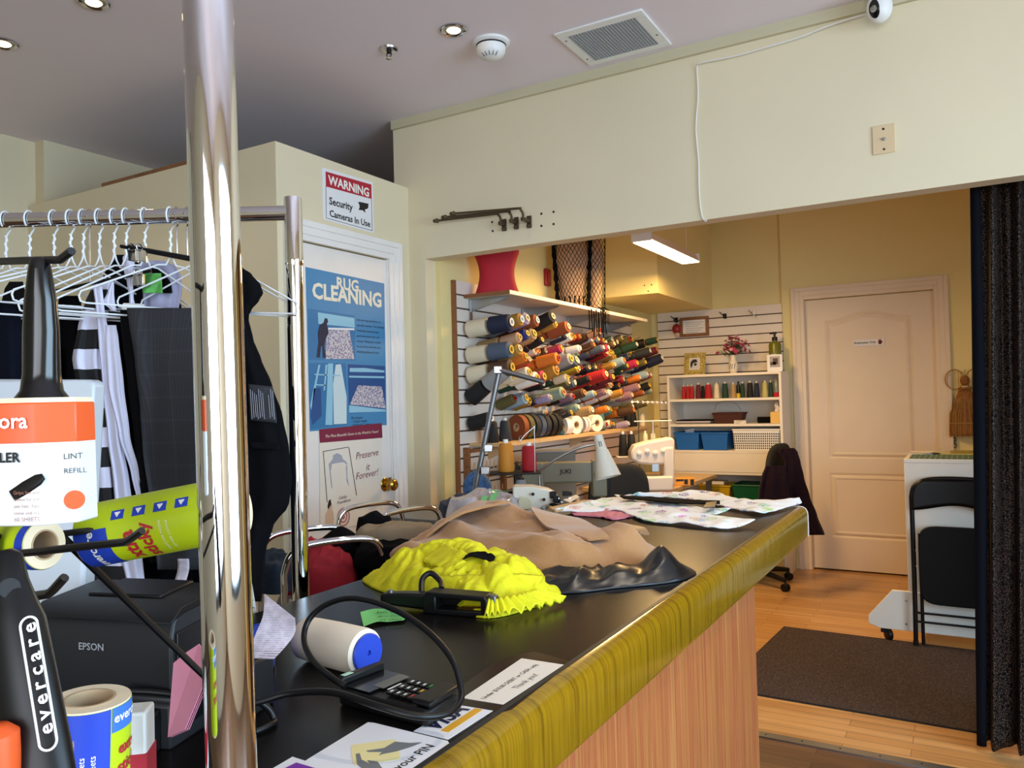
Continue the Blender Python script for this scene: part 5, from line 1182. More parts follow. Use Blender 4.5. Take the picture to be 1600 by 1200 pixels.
# black lint brush at the edge
tp, bp_ = P(6, 862, .40), P(66, 1240, .37); ax = (tp - bp_).normalized(); ln = (tp - bp_).length
side = (hr - hr.dot(ax)*ax).normalized(); fwd_ = ax.cross(side)*-1
t = thing('lint_brush', 'thick black plastic brush handle with a white lettered strip, at the edge of the picture', 'brush', bp_)
k = hsec(MB(), [(0, .0165, .009), (.02, .0165, .010), (ln*.45, .0155, .010), (ln*.68, .0145, .010), (ln*.76, .0120, .0085), (ln*.86, .0095, .007), (ln*.97, .0085, .006), (ln, .005, .004)], bp_, ax, side, fwd_, 24)
build(k, 'handle', 'black_plastic', parent=t, smooth=60)
fe = toward_eye(bp_); ex = (side - side.dot(fe)*fe).normalized()
def LB(x, h, d_=.0105): return bp_ + ax*h + side*x + (EYE - (bp_ + ax*h)).normalized()*d_
lo_, hi_ = .022, ln*.66
outl = [LB(.0062 + .0042*math.cos(th), (hi_ if math.sin(th) > 0 else lo_) + .0042*math.sin(th)) for th in [i*2*PI/24 for i in range(24)]]
build(MB().tube(outl, .0006, 6, closed=True), 'strip_outline', 'ink_white', parent=t)
b = MB()
for i, ch_ in enumerate('evercare'):
    hgt_ = lo_ + .003 + (hi_ - lo_ - .004)*i/7.4
    text_mb(ch_, LB(.0096, hgt_, .0112), ax, -side, size=.0098, depth=.0004, bold=.02, mb=b)
build(b, 'lettering', 'ink_white', parent=t)
hole = LB(.0, ln*.84, .0075)
build(MB().lathe([(.002, 0), (.0048, 0), (.0048, .0012), (.002, .0012)], hole, (EYE - hole).normalized(), 20), 'hang_eyelet', 'dark_grey_plastic', parent=t)
t = thing('orange_roller_head', 'orange rounded plastic piece at the bottom corner of the picture', 'lint roller', P(0, 1190, .36))
build(MB().lathe([(.004, -.03), (.0095, -.028), (.0098, 0), (.0095, .010), (.0055, .0135), (.001, .014)], P(-6, 1180, .36), Z_, 24), 'cap', 'orange_red', parent=t)
# ================================================================== workroom: slatwalls, shelf, thread
SW = -2.263
def slatwall(name, label, box_back, box_slat, z0, z1, first, pitch, edges):
    g = thing(name, label, 'slatwall', (0, 0, 0))
    g.location = Vector(((edges[0][0]+edges[0][1])/2, (edges[0][2]+edges[0][3])/2, z0)); WO[g.name] = g.location.copy()
    build(MB().box(*box_back, z0, z1), 'backing', 'slat_groove', parent=g)
    b = MB(); z = first; top = z1
    while z > z0 + .02:
        b.box(*box_slat, z + .0045, top); top = z - .0045; z -= pitch
    b.box(*box_slat, z0, top)
    build(b, 'slats', 'slat_face', parent=g)
    e = MB()
    for q in edges: e.box(*q, z0, z1)
    build(e, 'side_edge', 'mdf_edge', parent=g)
    return g
sw1 = slatwall('slatwall', 'white slatwall panel on the side wall carrying all the thread pegs', (SX+.001, SW-.008, 3.335, 5.76), (SW-.012, SW, 3.335, 5.76), .15, 1.958, 1.886, .0705, [(SX+.001, SW+.0005, 3.318, 3.3355)])
sw2 = slatwall('slatwall', 'white slatwall panel on the back wall behind the bookcase', (-2.227, -1.226, 6.256, 6.2655), (-2.227, -1.226, 6.246, 6.258), .35, 2.02, 1.947, .0733, [(-2.2275, -2.2255, 6.2455, 6.265)])
# shelf over the thread
t = thing('display_shelf', 'long white shelf on metal brackets above the rows of thread', 'shelf', (-2.12, 4.38, 1.87))
build(MB().box(SW+.001, -1.985, 3.405, 5.36, 1.870, 1.890), 'board', 'melamine', parent=t)
build(MB().box(SW+.001, -1.985, 3.4035, 3.4052, 1.870, 1.890), 'raw_end', 'mdf_edge', parent=t)
for y in (3.46, 4.02, 4.62, 5.25):
    b = MB().prism([(SW+.001, y-.004, 1.869), (-2.02, y-.004, 1.869), (-2.02, y-.004, 1.862), (SW+.001, y-.004, 1.80)], (0, .006, 0)).box(SW+.0005, SW+.008, y-.012, y+.012, 1.76, 1.869)
    build(b, 'bracket', 'steel', parent=t)
# red form on the shelf
q = onX(777, 452, -2.13)
t = thing('red_form', 'red hourglass shaped fabric form standing on the white shelf', 'form', (q.x, q.y, 1.891))
def redf(u, v):
    w = .118 - .026*math.sin(PI*min(1, v*1.25)) + .012*max(0, v-.7); th = 2*PI*u
    return Vector((q.x, q.y, 1.891)) + hr*(w*math.copysign(abs(math.cos(th))**.7, math.cos(th))) + hf*(.07*math.copysign(abs(math.sin(th))**.7, math.sin(th))) + Z_*(v*.27)
b = MB().grid(redf, 40, 16, cu=True); b.f.append(list(range(15*40, 16*40))); b.mi.append(0)
build(b, 'fabric', mat('red_felt', '#b3122b', .7, bump=.1, bscale=200), parent=t, smooth=60)
build(MB().lathe([(.03, 0), (.03, .02), (.012, .026)], Vector((q.x, q.y, 1.891+.27)), Z_, 18), 'neck_cap', 'brown_wood', parent=t)
# red wall device
q = onX(853, 434, SX)
t = thing('red_alarm_plate', 'small dark red plate on the wall above the white shelf', 'alarm', (SX, q.y, q.z))
build(MB().box(SX+.0005, SX+.022, q.y-.035, q.y+.035, q.z-.055, q.z+.055), 'housing', mat('alarm_red', '#8e1218', .35), parent=t, bevel=.008, segs=3)
build(MB().box(SX+.022, SX+.026, q.y-.018, q.y+.018, q.z-.03, q.z+.03), 'pull_cover', mat('alarm_red2', '#b5252c', .3), parent=t, bevel=.002)
# body forms under black net
mat('form_beige', '#c9a78c', .7)
q1 = onX(895, 472, -2.13); q2 = onX(930, 470, -2.05)
def body_form(c, w, d_, h, label):
    g = thing('body_form', label, 'body form', (c.x, c.y, 1.891), 'beige body forms on the shelf')
    prof = [(0, .55), (.05, .62), (.25, .70), (.45, .82), (.62, .98), (.75, 1.0), (.88, .9), (1.0, .72)]
    def fn(u, v):
        k = v*(len(prof)-1); i = min(int(k), len(prof)-2); f = k - i; s = prof[i][1] + (prof[i+1][1]-prof[i][1])*f
        th = 2*PI*u; return Vector((c.x, c.y, 1.893)) + hr*(w*s*math.cos(th)) + hf*(d_*s*math.sin(th)) + Z_*(h*(prof[i][0] + (prof[i+1][0]-prof[i][0])*f))
    b = MB().grid(fn, 28, 22, cu=True); b.f.append(list(range(28))[::-1]); b.mi.append(0)
    build(b, 'torso', 'form_beige', parent=g, smooth=180); return g
body_form(q1, .115, .08, .46, 'beige body form wearing the black net, the wide one on the shelf')
body_form(q2, .062, .06, .46, 'narrow beige body form under the black net at the front edge of the shelf')
def netf(c, w, d_, u0, u1, z0, z1, nu, nv, mb):
    o = len(mb.v); rows = nv
    for j in range(nv):
        for i in range(nu):
            u = u0 + (u1-u0)*(i + (.5 if j % 2 else 0))/(nu-1); th = PI*u
            z = z1 + (z0-z1)*j/(nv-1); k = 1 - .22*((z1 - z)/(z1-z0))
            mb.v.append(Vector((c.x, c.y, z + .006*math.sin(i*1.3 + j))) + hr*(-w*k*math.cos(th)) - hf*(d_*math.sin(th)))
    segs = []
    for j in range(nv-1):
        for i in range(nu):
            a = o + j*nu + i
            for di in ((0, -1) if j % 2 == 0 else (0, 1)):
                if 0 <= i + di < nu: segs.append((a, o + (j+1)*nu + i + di))
    return segs
pts = MB(); segs = netf(q1, .128, .10, .02, .98, 1.915, 2.36, 15, 22, pts) + netf(q2, .075, .075, .0, 1.0, 1.80, 2.36, 9, 26, pts)
for v_ in pts.v:
    if v_.z < 1.905 and v_.x < -1.972: v_.x = -1.972
net = MB()
for a, c in segs: net.tube([pts.v[a], pts.v[c]], .0017, 4, cap=False)
t = thing('net_shawl', 'black fishnet shawl with fringe draped over the beige body forms', 'shawl', (q2.x, q2.y, 1.85))
build(net, 'net', 'black_cloth', parent=t)
for s in (-1, 1):
    ln_ = [Vector((q1.x, q1.y, z)) + hr*(s*.118*(1 - .2*(2.36-z)/.46)) - hf*.035 for z in (2.38, 2.25, 2.1, 1.98, 1.90)]
    build(MB().tube(spline(ln_, 24), [.013 + .004*math.sin(i*2.1) for i in range(25)], 8), 'edge_band', 'black_cloth', parent=t)
fr_ = MB()
for i in range(11):
    q = Vector((-1.972 + .005*(i % 3), 4.33 + i*.0235, 1.868 + .008*math.sin(i*2)))
    fr_.tube(spline([q, q + Vector((.003*math.sin(i*3), .002, -.06)), q + Vector((.004*math.sin(i*2), 0, -.12 - .02*(i % 3)))], 8), .0042, 5)
for i in range(7):
    q = Vector((q1.x, q1.y, 1.965)) + hr*(-.085 + i*.03) - hf*(.095*math.sin(PI*(i+.6)/7.2))
    fr_.tube(spline([q, q + Z_*-.035 + hr*.004*math.sin(i), q + Z_*-.068], 6), .0045, 5)
build(fr_, 'fringe', 'black_cloth', parent=t)

# ---- thread on pegs
TC = {'black': '#0f0f12', 'navy': '#141b36', 'charcoal': '#2b2d31', 'slate blue': '#4a5568', 'cream': '#d8cbb0', 'white': '#e2dfda', 'mustard': '#a87a2a', 'tan': '#a98a5c', 'brown': '#4e331f', 'rust': '#8a4420',
      'orange': '#cf7420', 'yellow': '#d8b81e', 'red': '#a3141f', 'burgundy': '#5e1524', 'magenta': '#a8204c', 'mauve': '#8a6678', 'lilac': '#9b8fae', 'sage green': '#7f9484', 'dark green': '#173a2a', 'teal': '#3d7078', 'grey': '#8c8c8c', 'sky blue': '#8aa3b5', 'olive': '#5a5228', 'royal blue': '#1b2a78', 'peach': '#c99a78'}
WTS = {'black': 9, 'navy': 5, 'charcoal': 5, 'slate blue': 4, 'cream': 6, 'white': 5, 'mustard': 6, 'tan': 6, 'brown': 6, 'rust': 4, 'orange': 5, 'yellow': 3, 'red': 5, 'burgundy': 4, 'magenta': 2, 'mauve': 3, 'lilac': 3, 'sage green': 4, 'dark green': 3, 'teal': 3, 'grey': 5, 'sky blue': 3, 'olive': 3, 'royal blue': 2, 'peach': 3}
for k, v in TC.items(): mat('thread_' + k.replace(' ', '_'), v, .75, var=.07, scale=8, bump=.12, bscale=160)
CORES = ['core_cream', 'core_yellow', 'core_orange', 'core_white', 'core_red']
mat('core_cream', '#e3cfa0', .6); mat('core_yellow', '#d9b23c', .6); mat('core_orange', '#d98a4a', .6); mat('core_white', '#e4e2dc', .6); mat('core_red', '#a03028', .6)
SHAPES = {   # radius at wall, radius at tip, length, core radius
    's': (.026, .024, .095, .011), 'm': (.032, .029, .115, .013), 'l': (.040, .035, .135, .015), 'x': (.047, .043, .125, .017)}
MESH = {}
def spool_mesh(shape, col, core):
    key = (shape, col)
    if key not in MESH:
        ra, rb, ln, rc = SHAPES[shape]
        b = MB().lathe([(rc, .004), (ra*.8, .002), (ra, .010), (ra*.99, .012), (rb, ln-.012), (rb*.96, ln-.006), (rb*.72, ln-.001), (rc, ln)], (0, 0, 0), Z_, 22, closed=True)
        o = build(b, 'tmp', 'thread_' + col.replace(' ', '_'), loc=(0, 0, 0)); MESH[key] = o.data; bpy.data.objects.remove(o)
    k2 = (shape, 'core', core)
    if k2 not in MESH:
        ra, rb, ln, rc = SHAPES[shape]
        b = MB().lathe([(rc*.72, 0), (rc, 0), (rc, ln+.003), (rc*1.25, ln+.003), (rc*1.25, ln+.006), (rc*.72, ln+.006)], (0, 0, 0), Z_, 18, closed=True).lathe([(.001, ln-.004), (rc*.75, ln-.004)], (0, 0, 0), Z_, 14)
        b2 = b; o = build(b2, 'tmp', [core, 'ink_black'], loc=(0, 0, 0))
        nface = 18*6
        for i, p_ in enumerate(o.data.polygons): p_.material_index = 1 if i >= nface else 0
        MESH[k2] = o.data; bpy.data.objects.remove(o)
    return MESH[key], MESH[k2]
ORD = 'first second third fourth fifth sixth seventh eighth ninth tenth eleventh twelfth thirteenth fourteenth fifteenth sixteenth seventeenth eighteenth nineteenth twentieth twenty-first twenty-second twenty-third twenty-fourth twenty-fifth twenty-sixth twenty-seventh twenty-eighth twenty-ninth thirtieth'.split()
def spool(pos, axis, shape, col, core, label, group='thread spools on the wall pegs'):
    m1_, m2_ = spool_mesh(shape, col, core)
    g = bpy.data.objects.new('thread_spool', None); COL.objects.link(g); g.empty_display_size = .02
    g.location = pos; g.rotation_mode = 'QUATERNION'; g.rotation_quaternion = Vector(axis).to_track_quat('Z', 'X')
    props(g, label, 'thread spool', group); WO[g.name] = Vector(pos)
    for nm_, me_ in (('thread', m1_), ('core', m2_)):
        o = bpy.data.objects.new(nm_, me_); COL.objects.link(o); o.parent = g
    return g
rng = random.Random(5)
names = list(WTS); wts = [WTS[k] for k in names]
ROWZ = [1.70 - .097*k for k in range(7)]
pegs = []
HERO = {  # (row, column): colours from the wall outwards, sizes
    (0, 0): [('cream', 'x'), ('navy', 'x')], (1, 0): [('cream', 'x'), ('slate blue', 'x')], (2, 0): [('cream', 'x'), ('brown', 'x')], (3, 0): [('black', 'x'), ('grey', 'x')], (4, 0): [('black', 'l')],
    (0, 1): [('black', 'm'), ('mustard', 'l')], (0, 2): [('grey', 'm'), ('lilac', 'l')], (0, 3): [('brown', 'm'), ('rust', 'l')], (0, 5): [('red', 'l')], (0, 6): [('navy', 'm'), ('black', 'l')], (0, 8): [('rust', 'm'), ('rust', 'l')],
    (1, 1): [('tan', 'l'), ('peach', 'm')], (1, 2): [('royal blue', 'l'), ('royal blue', 'm')], (1, 3): [('tan', 'm'), ('tan', 'l')], (2, 1): [('brown', 'm'), ('mustard', 'l')], (2, 2): [('black', 'm'), ('orange', 'm')],
    (3, 2): [('cream', 'm'), ('cream', 'l')], (3, 3): [('dark green', 'm'), ('white', 'l')], (3, 4): [('magenta', 'm'), ('magenta', 'l')], (4, 4): [('sky blue', 'l')], (4, 7): [('sage green', 'm'), ('sage green', 'l')], (3, 6): [('yellow', 'm'), ('mustard', 'l')],
    (2, 6): [('orange', 'm'), ('orange', 'l')], (2, 9): [('slate blue', 'm'), ('slate blue', 'l')], (3, 14): [('red', 'l'), ('red', 'l')], (3, 16): [('burgundy', 'l'), ('burgundy', 'm')], (2, 12): [('yellow', 'l')], (1, 18): [('red', 'l')], (2, 22): [('magenta', 'm'), ('magenta', 'm')], (1, 22): [('dark green', 'm'), ('dark green', 'm')]}
for r_ in range(7):
    y = 3.42; c_ = 0
    rowname = ['top', 'second', 'third', 'fourth', 'fifth', 'sixth', 'lowest'][r_]
    while True:
        hero = HERO.get((r_, c_))
        if r_ >= 4 and y < 3.62 and not hero: y += .10; c_ += 1; continue
        if y > 5.72 - .03*r_ - (.35 if r_ == 6 else 0): break
        if r_ in (5, 6) and y < (3.95 if r_ == 5 else 4.2): y += .088; c_ += 1; continue
        sp0 = hero[0][1] if hero else rng.choice('smmmls')
        n = len(hero) if hero else (2 if rng.random() < .42 else 1)
        base_c = hero[0][0] if hero else rng.choices(names, wts)[0]
        if not hero and rng.random() < .05: y += .088; c_ += 1; continue
        el = math.radians((14 if sp0 != 'x' else 3) + rng.uniform(-5, 6)); yaw = rng.uniform(-.10, .06)
        if (r_, c_) == (3, 0): el = math.radians(32)
        ax = Vector((math.cos(el)*math.cos(yaw), math.cos(el)*math.sin(yaw), math.sin(el)))
        zz = ROWZ[r_] + rng.uniform(-.012, .012) + (.02 if y > 5.2 else 0) + (-.045*r_*.5 if c_ == 0 else 0)
        pos = Vector((SW + .013, y, zz))
        pegs.append((pos.copy(), ax.copy()))
        for i in range(n):
            col, shp = (hero[i] if hero else (base_c if (i == 0 or rng.random() < .55) else rng.choices(names, wts)[0], sp0 if i == 0 else rng.choice((sp0, 's'))))
            core = rng.choices(CORES, (4, 4, 2, 3, 1))[0]
            lab = f"{col} thread spool, {'outer one of the ' + ORD[min(c_, 29)] if i else ORD[min(c_, 29)]} peg on the {rowname} thread row"
            spool(pos, ax, shp, col, core, lab)
            pos = pos + ax*(SHAPES[shp][2] + .008)
        y += (.118 if hero and hero[0][1] == 'x' else .080) + rng.uniform(-.004, .006); c_ += 1
for i, (p_, ax) in enumerate(pegs[::2][:95]):
    build(MB().tube([p_ - ax*.008, p_ + ax*.18, p_ + ax*.20 + Z_*.006], .0028, 6), 'peg', 'steel', parent=sw1)
# ribbon rolls, tape rolls, cones and small things below the thread
def disc(px, py, d_, r, w, m__, ax, label, hole=.35, cat='ribbon roll', name='ribbon_roll', group='ribbon rolls under the thread', hub='cardboard'):
    c = P(px, py, d_); ax = Vector(ax).normalized()
    g = thing(name, label, cat, c - Z_*r, group)
    build(MB().lathe([(r*hole, 0), (r, 0), (r, w), (r*hole, w)], c, ax, 30, closed=True), 'roll', m__, parent=g, bevel=.001)
    build(MB().lathe([(r*hole*.7, .0005), (r*hole*1.02, .0005), (r*hole*1.02, w-.0005), (r*hole*.7, w-.0005)], c, ax, 24, closed=True), 'hub', hub, parent=g)
# wooden ledge that the rolls stand on
a, c = P(735, 693, 4.05), P(905, 693, 4.9)
led_z = a.z
t = thing('wooden_ledge', 'narrow wooden ledge under the thread where the rolls and cones stand', 'ledge', (SW, 4.2, led_z))
build(MB().box(SW+.0008, -2.05, 3.42, 5.7, led_z-.018, led_z), 'board', 'light_wood', parent=t)
for y in (3.6, 4.6, 5.6): build(MB().prism([(SW+.0008, y, led_z-.018), (-2.08, y, led_z-.018), (SW+.0008, y, led_z-.10)], (0, .012, 0)), 'bracket', 'light_wood', parent=t)
rad = [('brown', 3.72, 'rust'), ('olive', 3.79, 'olive'), ('charcoal', 3.86, 'charcoal'), ('grey', 3.925, 'slate blue'), ('dark grey', 3.985, 'charcoal'), ('black', 4.06, 'black'), ('black', 4.13, 'black')]
for i, (cn, yy, mm) in enumerate(rad):
    r_ = .068; cpos = Vector((-2.15, yy, led_z + r_ + .0005)); g = thing('ribbon_roll', f'{cn} roll of ribbon standing on the ledge, {ORD[i]} in the line of dark rolls', 'ribbon roll', cpos - Z_*r_, 'ribbon rolls on the ledge')
    axr = Vector((.25, 1, 0)).normalized()
    build(MB().lathe([(.024, 0), (r_, 0), (r_, .034), (.024, .034)], cpos, axr, 30, closed=True), 'roll', 'thread_' + mm.replace(' ', '_'), parent=g)
    build(MB().lathe([(.016, .001), (.0245, .001), (.0245, .033), (.016, .033)], cpos, axr, 20, closed=True), 'hub', 'cardboard', parent=g)
for i, (yy, lab, r_, w_) in enumerate(((4.24, 'thick white tape roll standing on the ledge next to the black ribbon rolls', .052, .05), (4.37, 'white tape roll facing the room with its round hole showing', .056, .045), (4.50, 'thin white tape roll standing on edge, third of the white rolls', .05, .02), (4.55, 'thin white tape roll leaning beside the third one', .05, .016), (4.67, 'pale round tape roll at the far end of the white rolls', .055, .05))):
    cpos = Vector((-2.13, yy, led_z + r_ + .0005)); axr = Vector((.9, -.35, 0)).normalized() if i in (1, 4) else Vector((.4, 1, 0)).normalized()
    g = thing('tape_roll', lab, 'tape roll', cpos - Z_*r_, 'white tape rolls on the ledge')
    build(MB().lathe([(r_*.42, 0), (r_, 0), (r_, w_), (r_*.42, w_)], cpos, axr, 30, closed=True), 'roll', 'white_matte', parent=g)
    build(MB().lathe([(r_*.3, .001), (r_*.43, .001), (r_*.43, w_-.001), (r_*.3, w_-.001)], cpos, axr, 20, closed=True), 'hub', 'cardboard', parent=g)
def cone(pos, r1_, r2_, h, m__, label, name='thread_cone', group=None, core='white_matte', cat='thread cone'):
    g = thing(name, label, cat, pos, group)
    build(MB().lathe([(.01, .001), (r1_*.9, .001), (r1_, .008), (r2_, h*.92), (r2_*.8, h)], pos, Z_, 28), 'thread', m__, parent=g)
    build(MB().lathe([(.008, h*.9), (r2_*.45, h*.9), (r2_*.36, h*1.13), (.006, h*1.13)], pos, Z_, 18), 'core', core, parent=g); return g
for i, (yy, mm, lab) in enumerate(((3.47, 'black', 'black cone of thread on the ledge closest to the door post'), (3.60, 'charcoal', 'charcoal cone of thread, second on the ledge from the door post'), (4.85, 'teal', 'teal cone of thread on the ledge after the white tape rolls'), (5.35, 'black', 'black cone of thread at the far end of the ledge'), (5.43, 'black', 'black cone of thread touching the cream one at the far end of the ledge'))):
    cone(Vector((-2.15, yy, led_z + .0005)), .036, .026, .11, 'thread_' + mm, lab, group='thread cones on the ledge')
cone(Vector((-2.10, 5.50, led_z + .0005)), .022, .018, .09, 'thread_cream', 'cream cone of thread at the far end of the ledge beside the black ones', group='thread cones on the ledge')
# wooden spool rack
a = P(727, 722, 3.95)
t = thing('spool_rack', 'small wooden rack with thin pegs below the ledge near the door post', 'rack', Vector((SW, 3.37, led_z-.30)))
rk = MB()
for y in (3.36, 3.385): pass
for y in (3.36, 3.72): build(MB().box(SW+.001, SW+.03, y, y+.025, led_z-.42, led_z-.02), 'side_rail', 'brown_wood', parent=t)
for z in (.03, .17, .31):
    rb = build(MB().box(SW+.001, SW+.035, 3.385, 3.72, led_z-z-.018, led_z-z), 'cross_rail', 'brown_wood', parent=t)
    if z > .1:
        for k in range(8): build(MB().tube([Vector((SW+.025, 3.41 + k*.04, led_z-z)), Vector((SW+.035, 3.41 + k*.04, led_z-z+.07))], .003, 6), 'peg', 'light_wood', parent=t)

# ---- work tables
def table(name, label, x0, x1, y0, y1, z, m__, th=.028, legm='grey_metal'):
    g = thing(name, label, 'table', ((x0+x1)/2, (y0+y1)/2, 0), 'sewing tables')
    build(MB().box(x0, x1, y0, y1, z-th, z), 'table_top', m__, parent=g, bevel=.003)
    for x in (x0+.05, x1-.05):
        for y in (y0+.05, y1-.05): build(MB().box(x-.018, x+.018, y-.018, y+.018, 0, z-th), 'leg', legm, parent=g)
    build(MB().box(x0+.05, x1-.05, (y0+y1)/2-.012, (y0+y1)/2+.012, .12, .16), 'foot_rail', legm, parent=g)
    return g
TZ1 = .85
table('sewing_table', 'grey topped table behind the counter with the blind stitch machine', -2.2, -1.33, 2.62, 3.20, TZ1, 'grey_laminate' if mat('grey_laminate', '#6f6f70', .4) is None else 'grey_laminate')
table('sewing_table', 'sewing table under the dark industrial machine', -2.2, -1.42, 3.30, 3.92, .76, 'melamine')
table('sewing_table', 'pale wooden table with the white overlock machine by the back wall', -2.24, -1.64, 4.72, 5.80, .745, 'light_wood')
# clothes in a clear bag with green tape
mat('bag_film', '#a9a0a4', .18, var=.35, scale=14, **{'Coat Weight': .6})
q = P(757, 800, 3.02); q.z = TZ1
bo = oval(q, hr, hf, .155, .13)
def bh(x, y): return .085 + gauss(x, y, q.x, q.y, .10, .10, .045)
t = thing('bagged_clothes', 'clothes in a clear plastic bag with green tape behind the camel coat', 'bag', q)
build(heap(bo, TZ1, bh, .016, 10, 51, 30, 100, rough=.6), 'bag', 'bag_film', parent=t, smooth=60)
for i, (x0_, y0_, x1_, y1_) in enumerate(((745, 803, 759, 775), (758, 800, 775, 770), (768, 766, 790, 768))):
    pa_, pb_ = P(x0_, y0_, 2.89), P(x1_, y1_, 2.92); wv_ = hr*.012
    build(sheet([pa_ - wv_, pa_.lerp(pb_, .5) - wv_ - hf*.012, pb_ - wv_], [pa_ + wv_, pa_.lerp(pb_, .5) + wv_ - hf*.012, pb_ + wv_], .001, 14, 4, 0), 'green_tape', mat('tape_green', '#6fb06a', .6), parent=t)
q = P(722, 800, 3.1); q.z = TZ1
build(heap(oval(q, hr, hf, .10, .10), TZ1, lambda x, y: .075 + gauss(x, y, q.x, q.y, .07, .07, .03), .014, 11, 52, 24, 80), 'navy_garment', mat('navy_print', '#2c3347', .8, var=.5, scale=30), label='navy printed garment heaped beside the clear bag', cat='garment', smooth=180)
# blind stitch machine
mat('machine_cream', '#d9d3c2', .35); mat('machine_panel', '#c9c09f', .4); mat('machine_olive', '#77735f', .45)
c0 = P(848, 775, 3.05)
def BS(x, y, h): return c0 + hr*x*1.22 - hf*y*1.1 + Z_*h*1.22
t = thing('blind_stitch_machine', 'small cream blind stitch sewing machine with black mechanism behind the camel coat', 'sewing machine', Vector((c0.x, c0.y, TZ1)))
out = [(-.095, -.045), (-.095, .030), (-.088, .036), (-.03, .034), (.02, .022), (.045, .008), (.048, -.010), (.035, -.020), (.0, -.028), (-.02, -.045), (-.03, -.050), (-.085, -.050)]
build(MB().prism([BS(x, -.045, z) for x, z in out], -hf*.09), 'body', 'machine_cream', parent=t, bevel=.006, segs=3)
build(MB().prism([BS(x, .0455, z) for x, z in ((-.078, -.036), (-.078, -.004), (-.070, .004), (-.048, .004), (-.038, -.006), (-.036, -.036))], -hf*.006), 'oval_panel', 'machine_panel', parent=t, bevel=.003)
for x, z in ((-.032, .012), (.002, -.006)): build(MB().lathe([(.006, 0), (.006, .006), (.004, .008)], BS(x, .045, z), -hf, 14), 'knob', 'black_plastic', parent=t)
b = MB()
rg2 = random.Random(3)
for i in range(9):
    x, z = .03 + rg2.random()*.06, -.038 + rg2.random()*.052
    b.obox(BS(x, .02 + rg2.random()*.03, z), hr*(.006 + rg2.random()*.010), hf*.010, Z_*(.005 + rg2.random()*.009))
b.tube([BS(.02, .03, -.02), BS(.06, .04, -.035), BS(.105, .04, -.045)], .007, 8)
build(b, 'needle_mechanism', 'black_metal', parent=t, bevel=.0015)
b = MB()
for i in range(5): b.lathe([(.003, 0), (.007, .002), (.007, .006), (.003, .008)], BS(.045 + i*.012, .045, -.005 - .012*(i % 3)), -hf, 10)
build(b, 'tension_discs', 'chrome_soft', parent=t)
build(MB().prism([BS(x, -.03, z) for x, z in ((-.085, -.05), (-.03, -.05), (-.02, -(c0.z - TZ1)/1.22), (-.1, -(c0.z - TZ1)/1.22))], -hf*.07), 'pedestal', 'grey_metal', parent=t, bevel=.003)
build(MB().lathe([(.003, 0), (.018, 0), (.018, .004), (.003, .004)], BS(-.065, .052, -.072), -hf, 18, closed=True), 'vent_disc', 'black_plastic', parent=t)
# wrapped grey cone and thread cones on their stand behind it
sb = P(805, 770, 3.3)
t = thing('thread_stand', 'grey tube thread stand with a crossbar rising in front of the thread wall', 'thread stand', Vector((sb.x, sb.y, TZ1)))
v0, v1, v2 = P(742, 765, 3.36), P(776, 590, 3.36), P(781, 574, 3.36); v3 = P(850, 597, 3.30)
build(MB().tube([Vector((v0.x, v0.y, TZ1+.0005)), v0, v2], .0115, 12), 'pole', 'grey_metal', parent=t)
build(MB().tube([P(779, 578, 3.34), v3], .0105, 12), 'crossbar', 'grey_metal', parent=t)
for px_, py_ in ((778, 578), (763, 700), (758, 735)): build(MB().obox(P(px_, py_, 3.345), hr*.018, hf*.016, Z_*.016), 'clamp', 'steel', parent=t, bevel=.003)
tray = P(805, 737, 3.42)
build(MB().obox(tray - Z_*.004, hr*.11, hf*.07, Z_*.004), 'tray', 'black_metal', parent=t, bevel=.002)
build(MB().tube([Vector((tray.x, tray.y, TZ1+.0005)), tray], .008, 10), 'tray_post', 'black_metal', parent=t)
o1 = P(791, 733, 3.42); o1.z = tray.z + .0005
cone(o1, .036, .030, .125, 'thread_orange' if mat('thread_amber', '#bf7a1e', .7, bump=.2, bscale=160) is None else 'thread_amber', 'amber orange cone of thread on the thread stand tray')
o2 = P(827, 735, 3.44); o2.z = tray.z + .0005
cone(o2, .034, .030, .11, 'thread_red', 'bright red cone of thread on the thread stand tray', core='white_matte')
o3 = P(814, 766, 3.22); o3.z = TZ1
t = thing('wrapped_cone', 'tall grey sleeve shaped like a bottle standing behind the blind stitch machine', 'cone', o3)
build(MB().lathe([(.02, 0), (.021, .02), (.0235, .10), (.023, .14), (.016, .155), (.012, .16)], o3, Z_, 20), 'sleeve', mat('sleeve_grey', '#6d7076', .7), parent=t)
build(MB().lathe([(.014, .15), (.015, .166), (.008, .17)], o3, Z_, 16), 'stopper', 'black_plastic', parent=t)
b = MB().tube(spline([P(812, 690, 3.38), P(820, 680, 3.38), P(834, 668, 3.38), P(835, 672, 3.38), P(836, 740, 3.38)], 20), .0022, 6).tube(spline([P(812, 690, 3.38), P(811, 684, 3.38), P(815, 681, 3.38)], 8), .0022, 6)
build(b, 'thread_guide', 'steel', label='thin bent steel thread guide wire above the red cone', cat='thread guide')
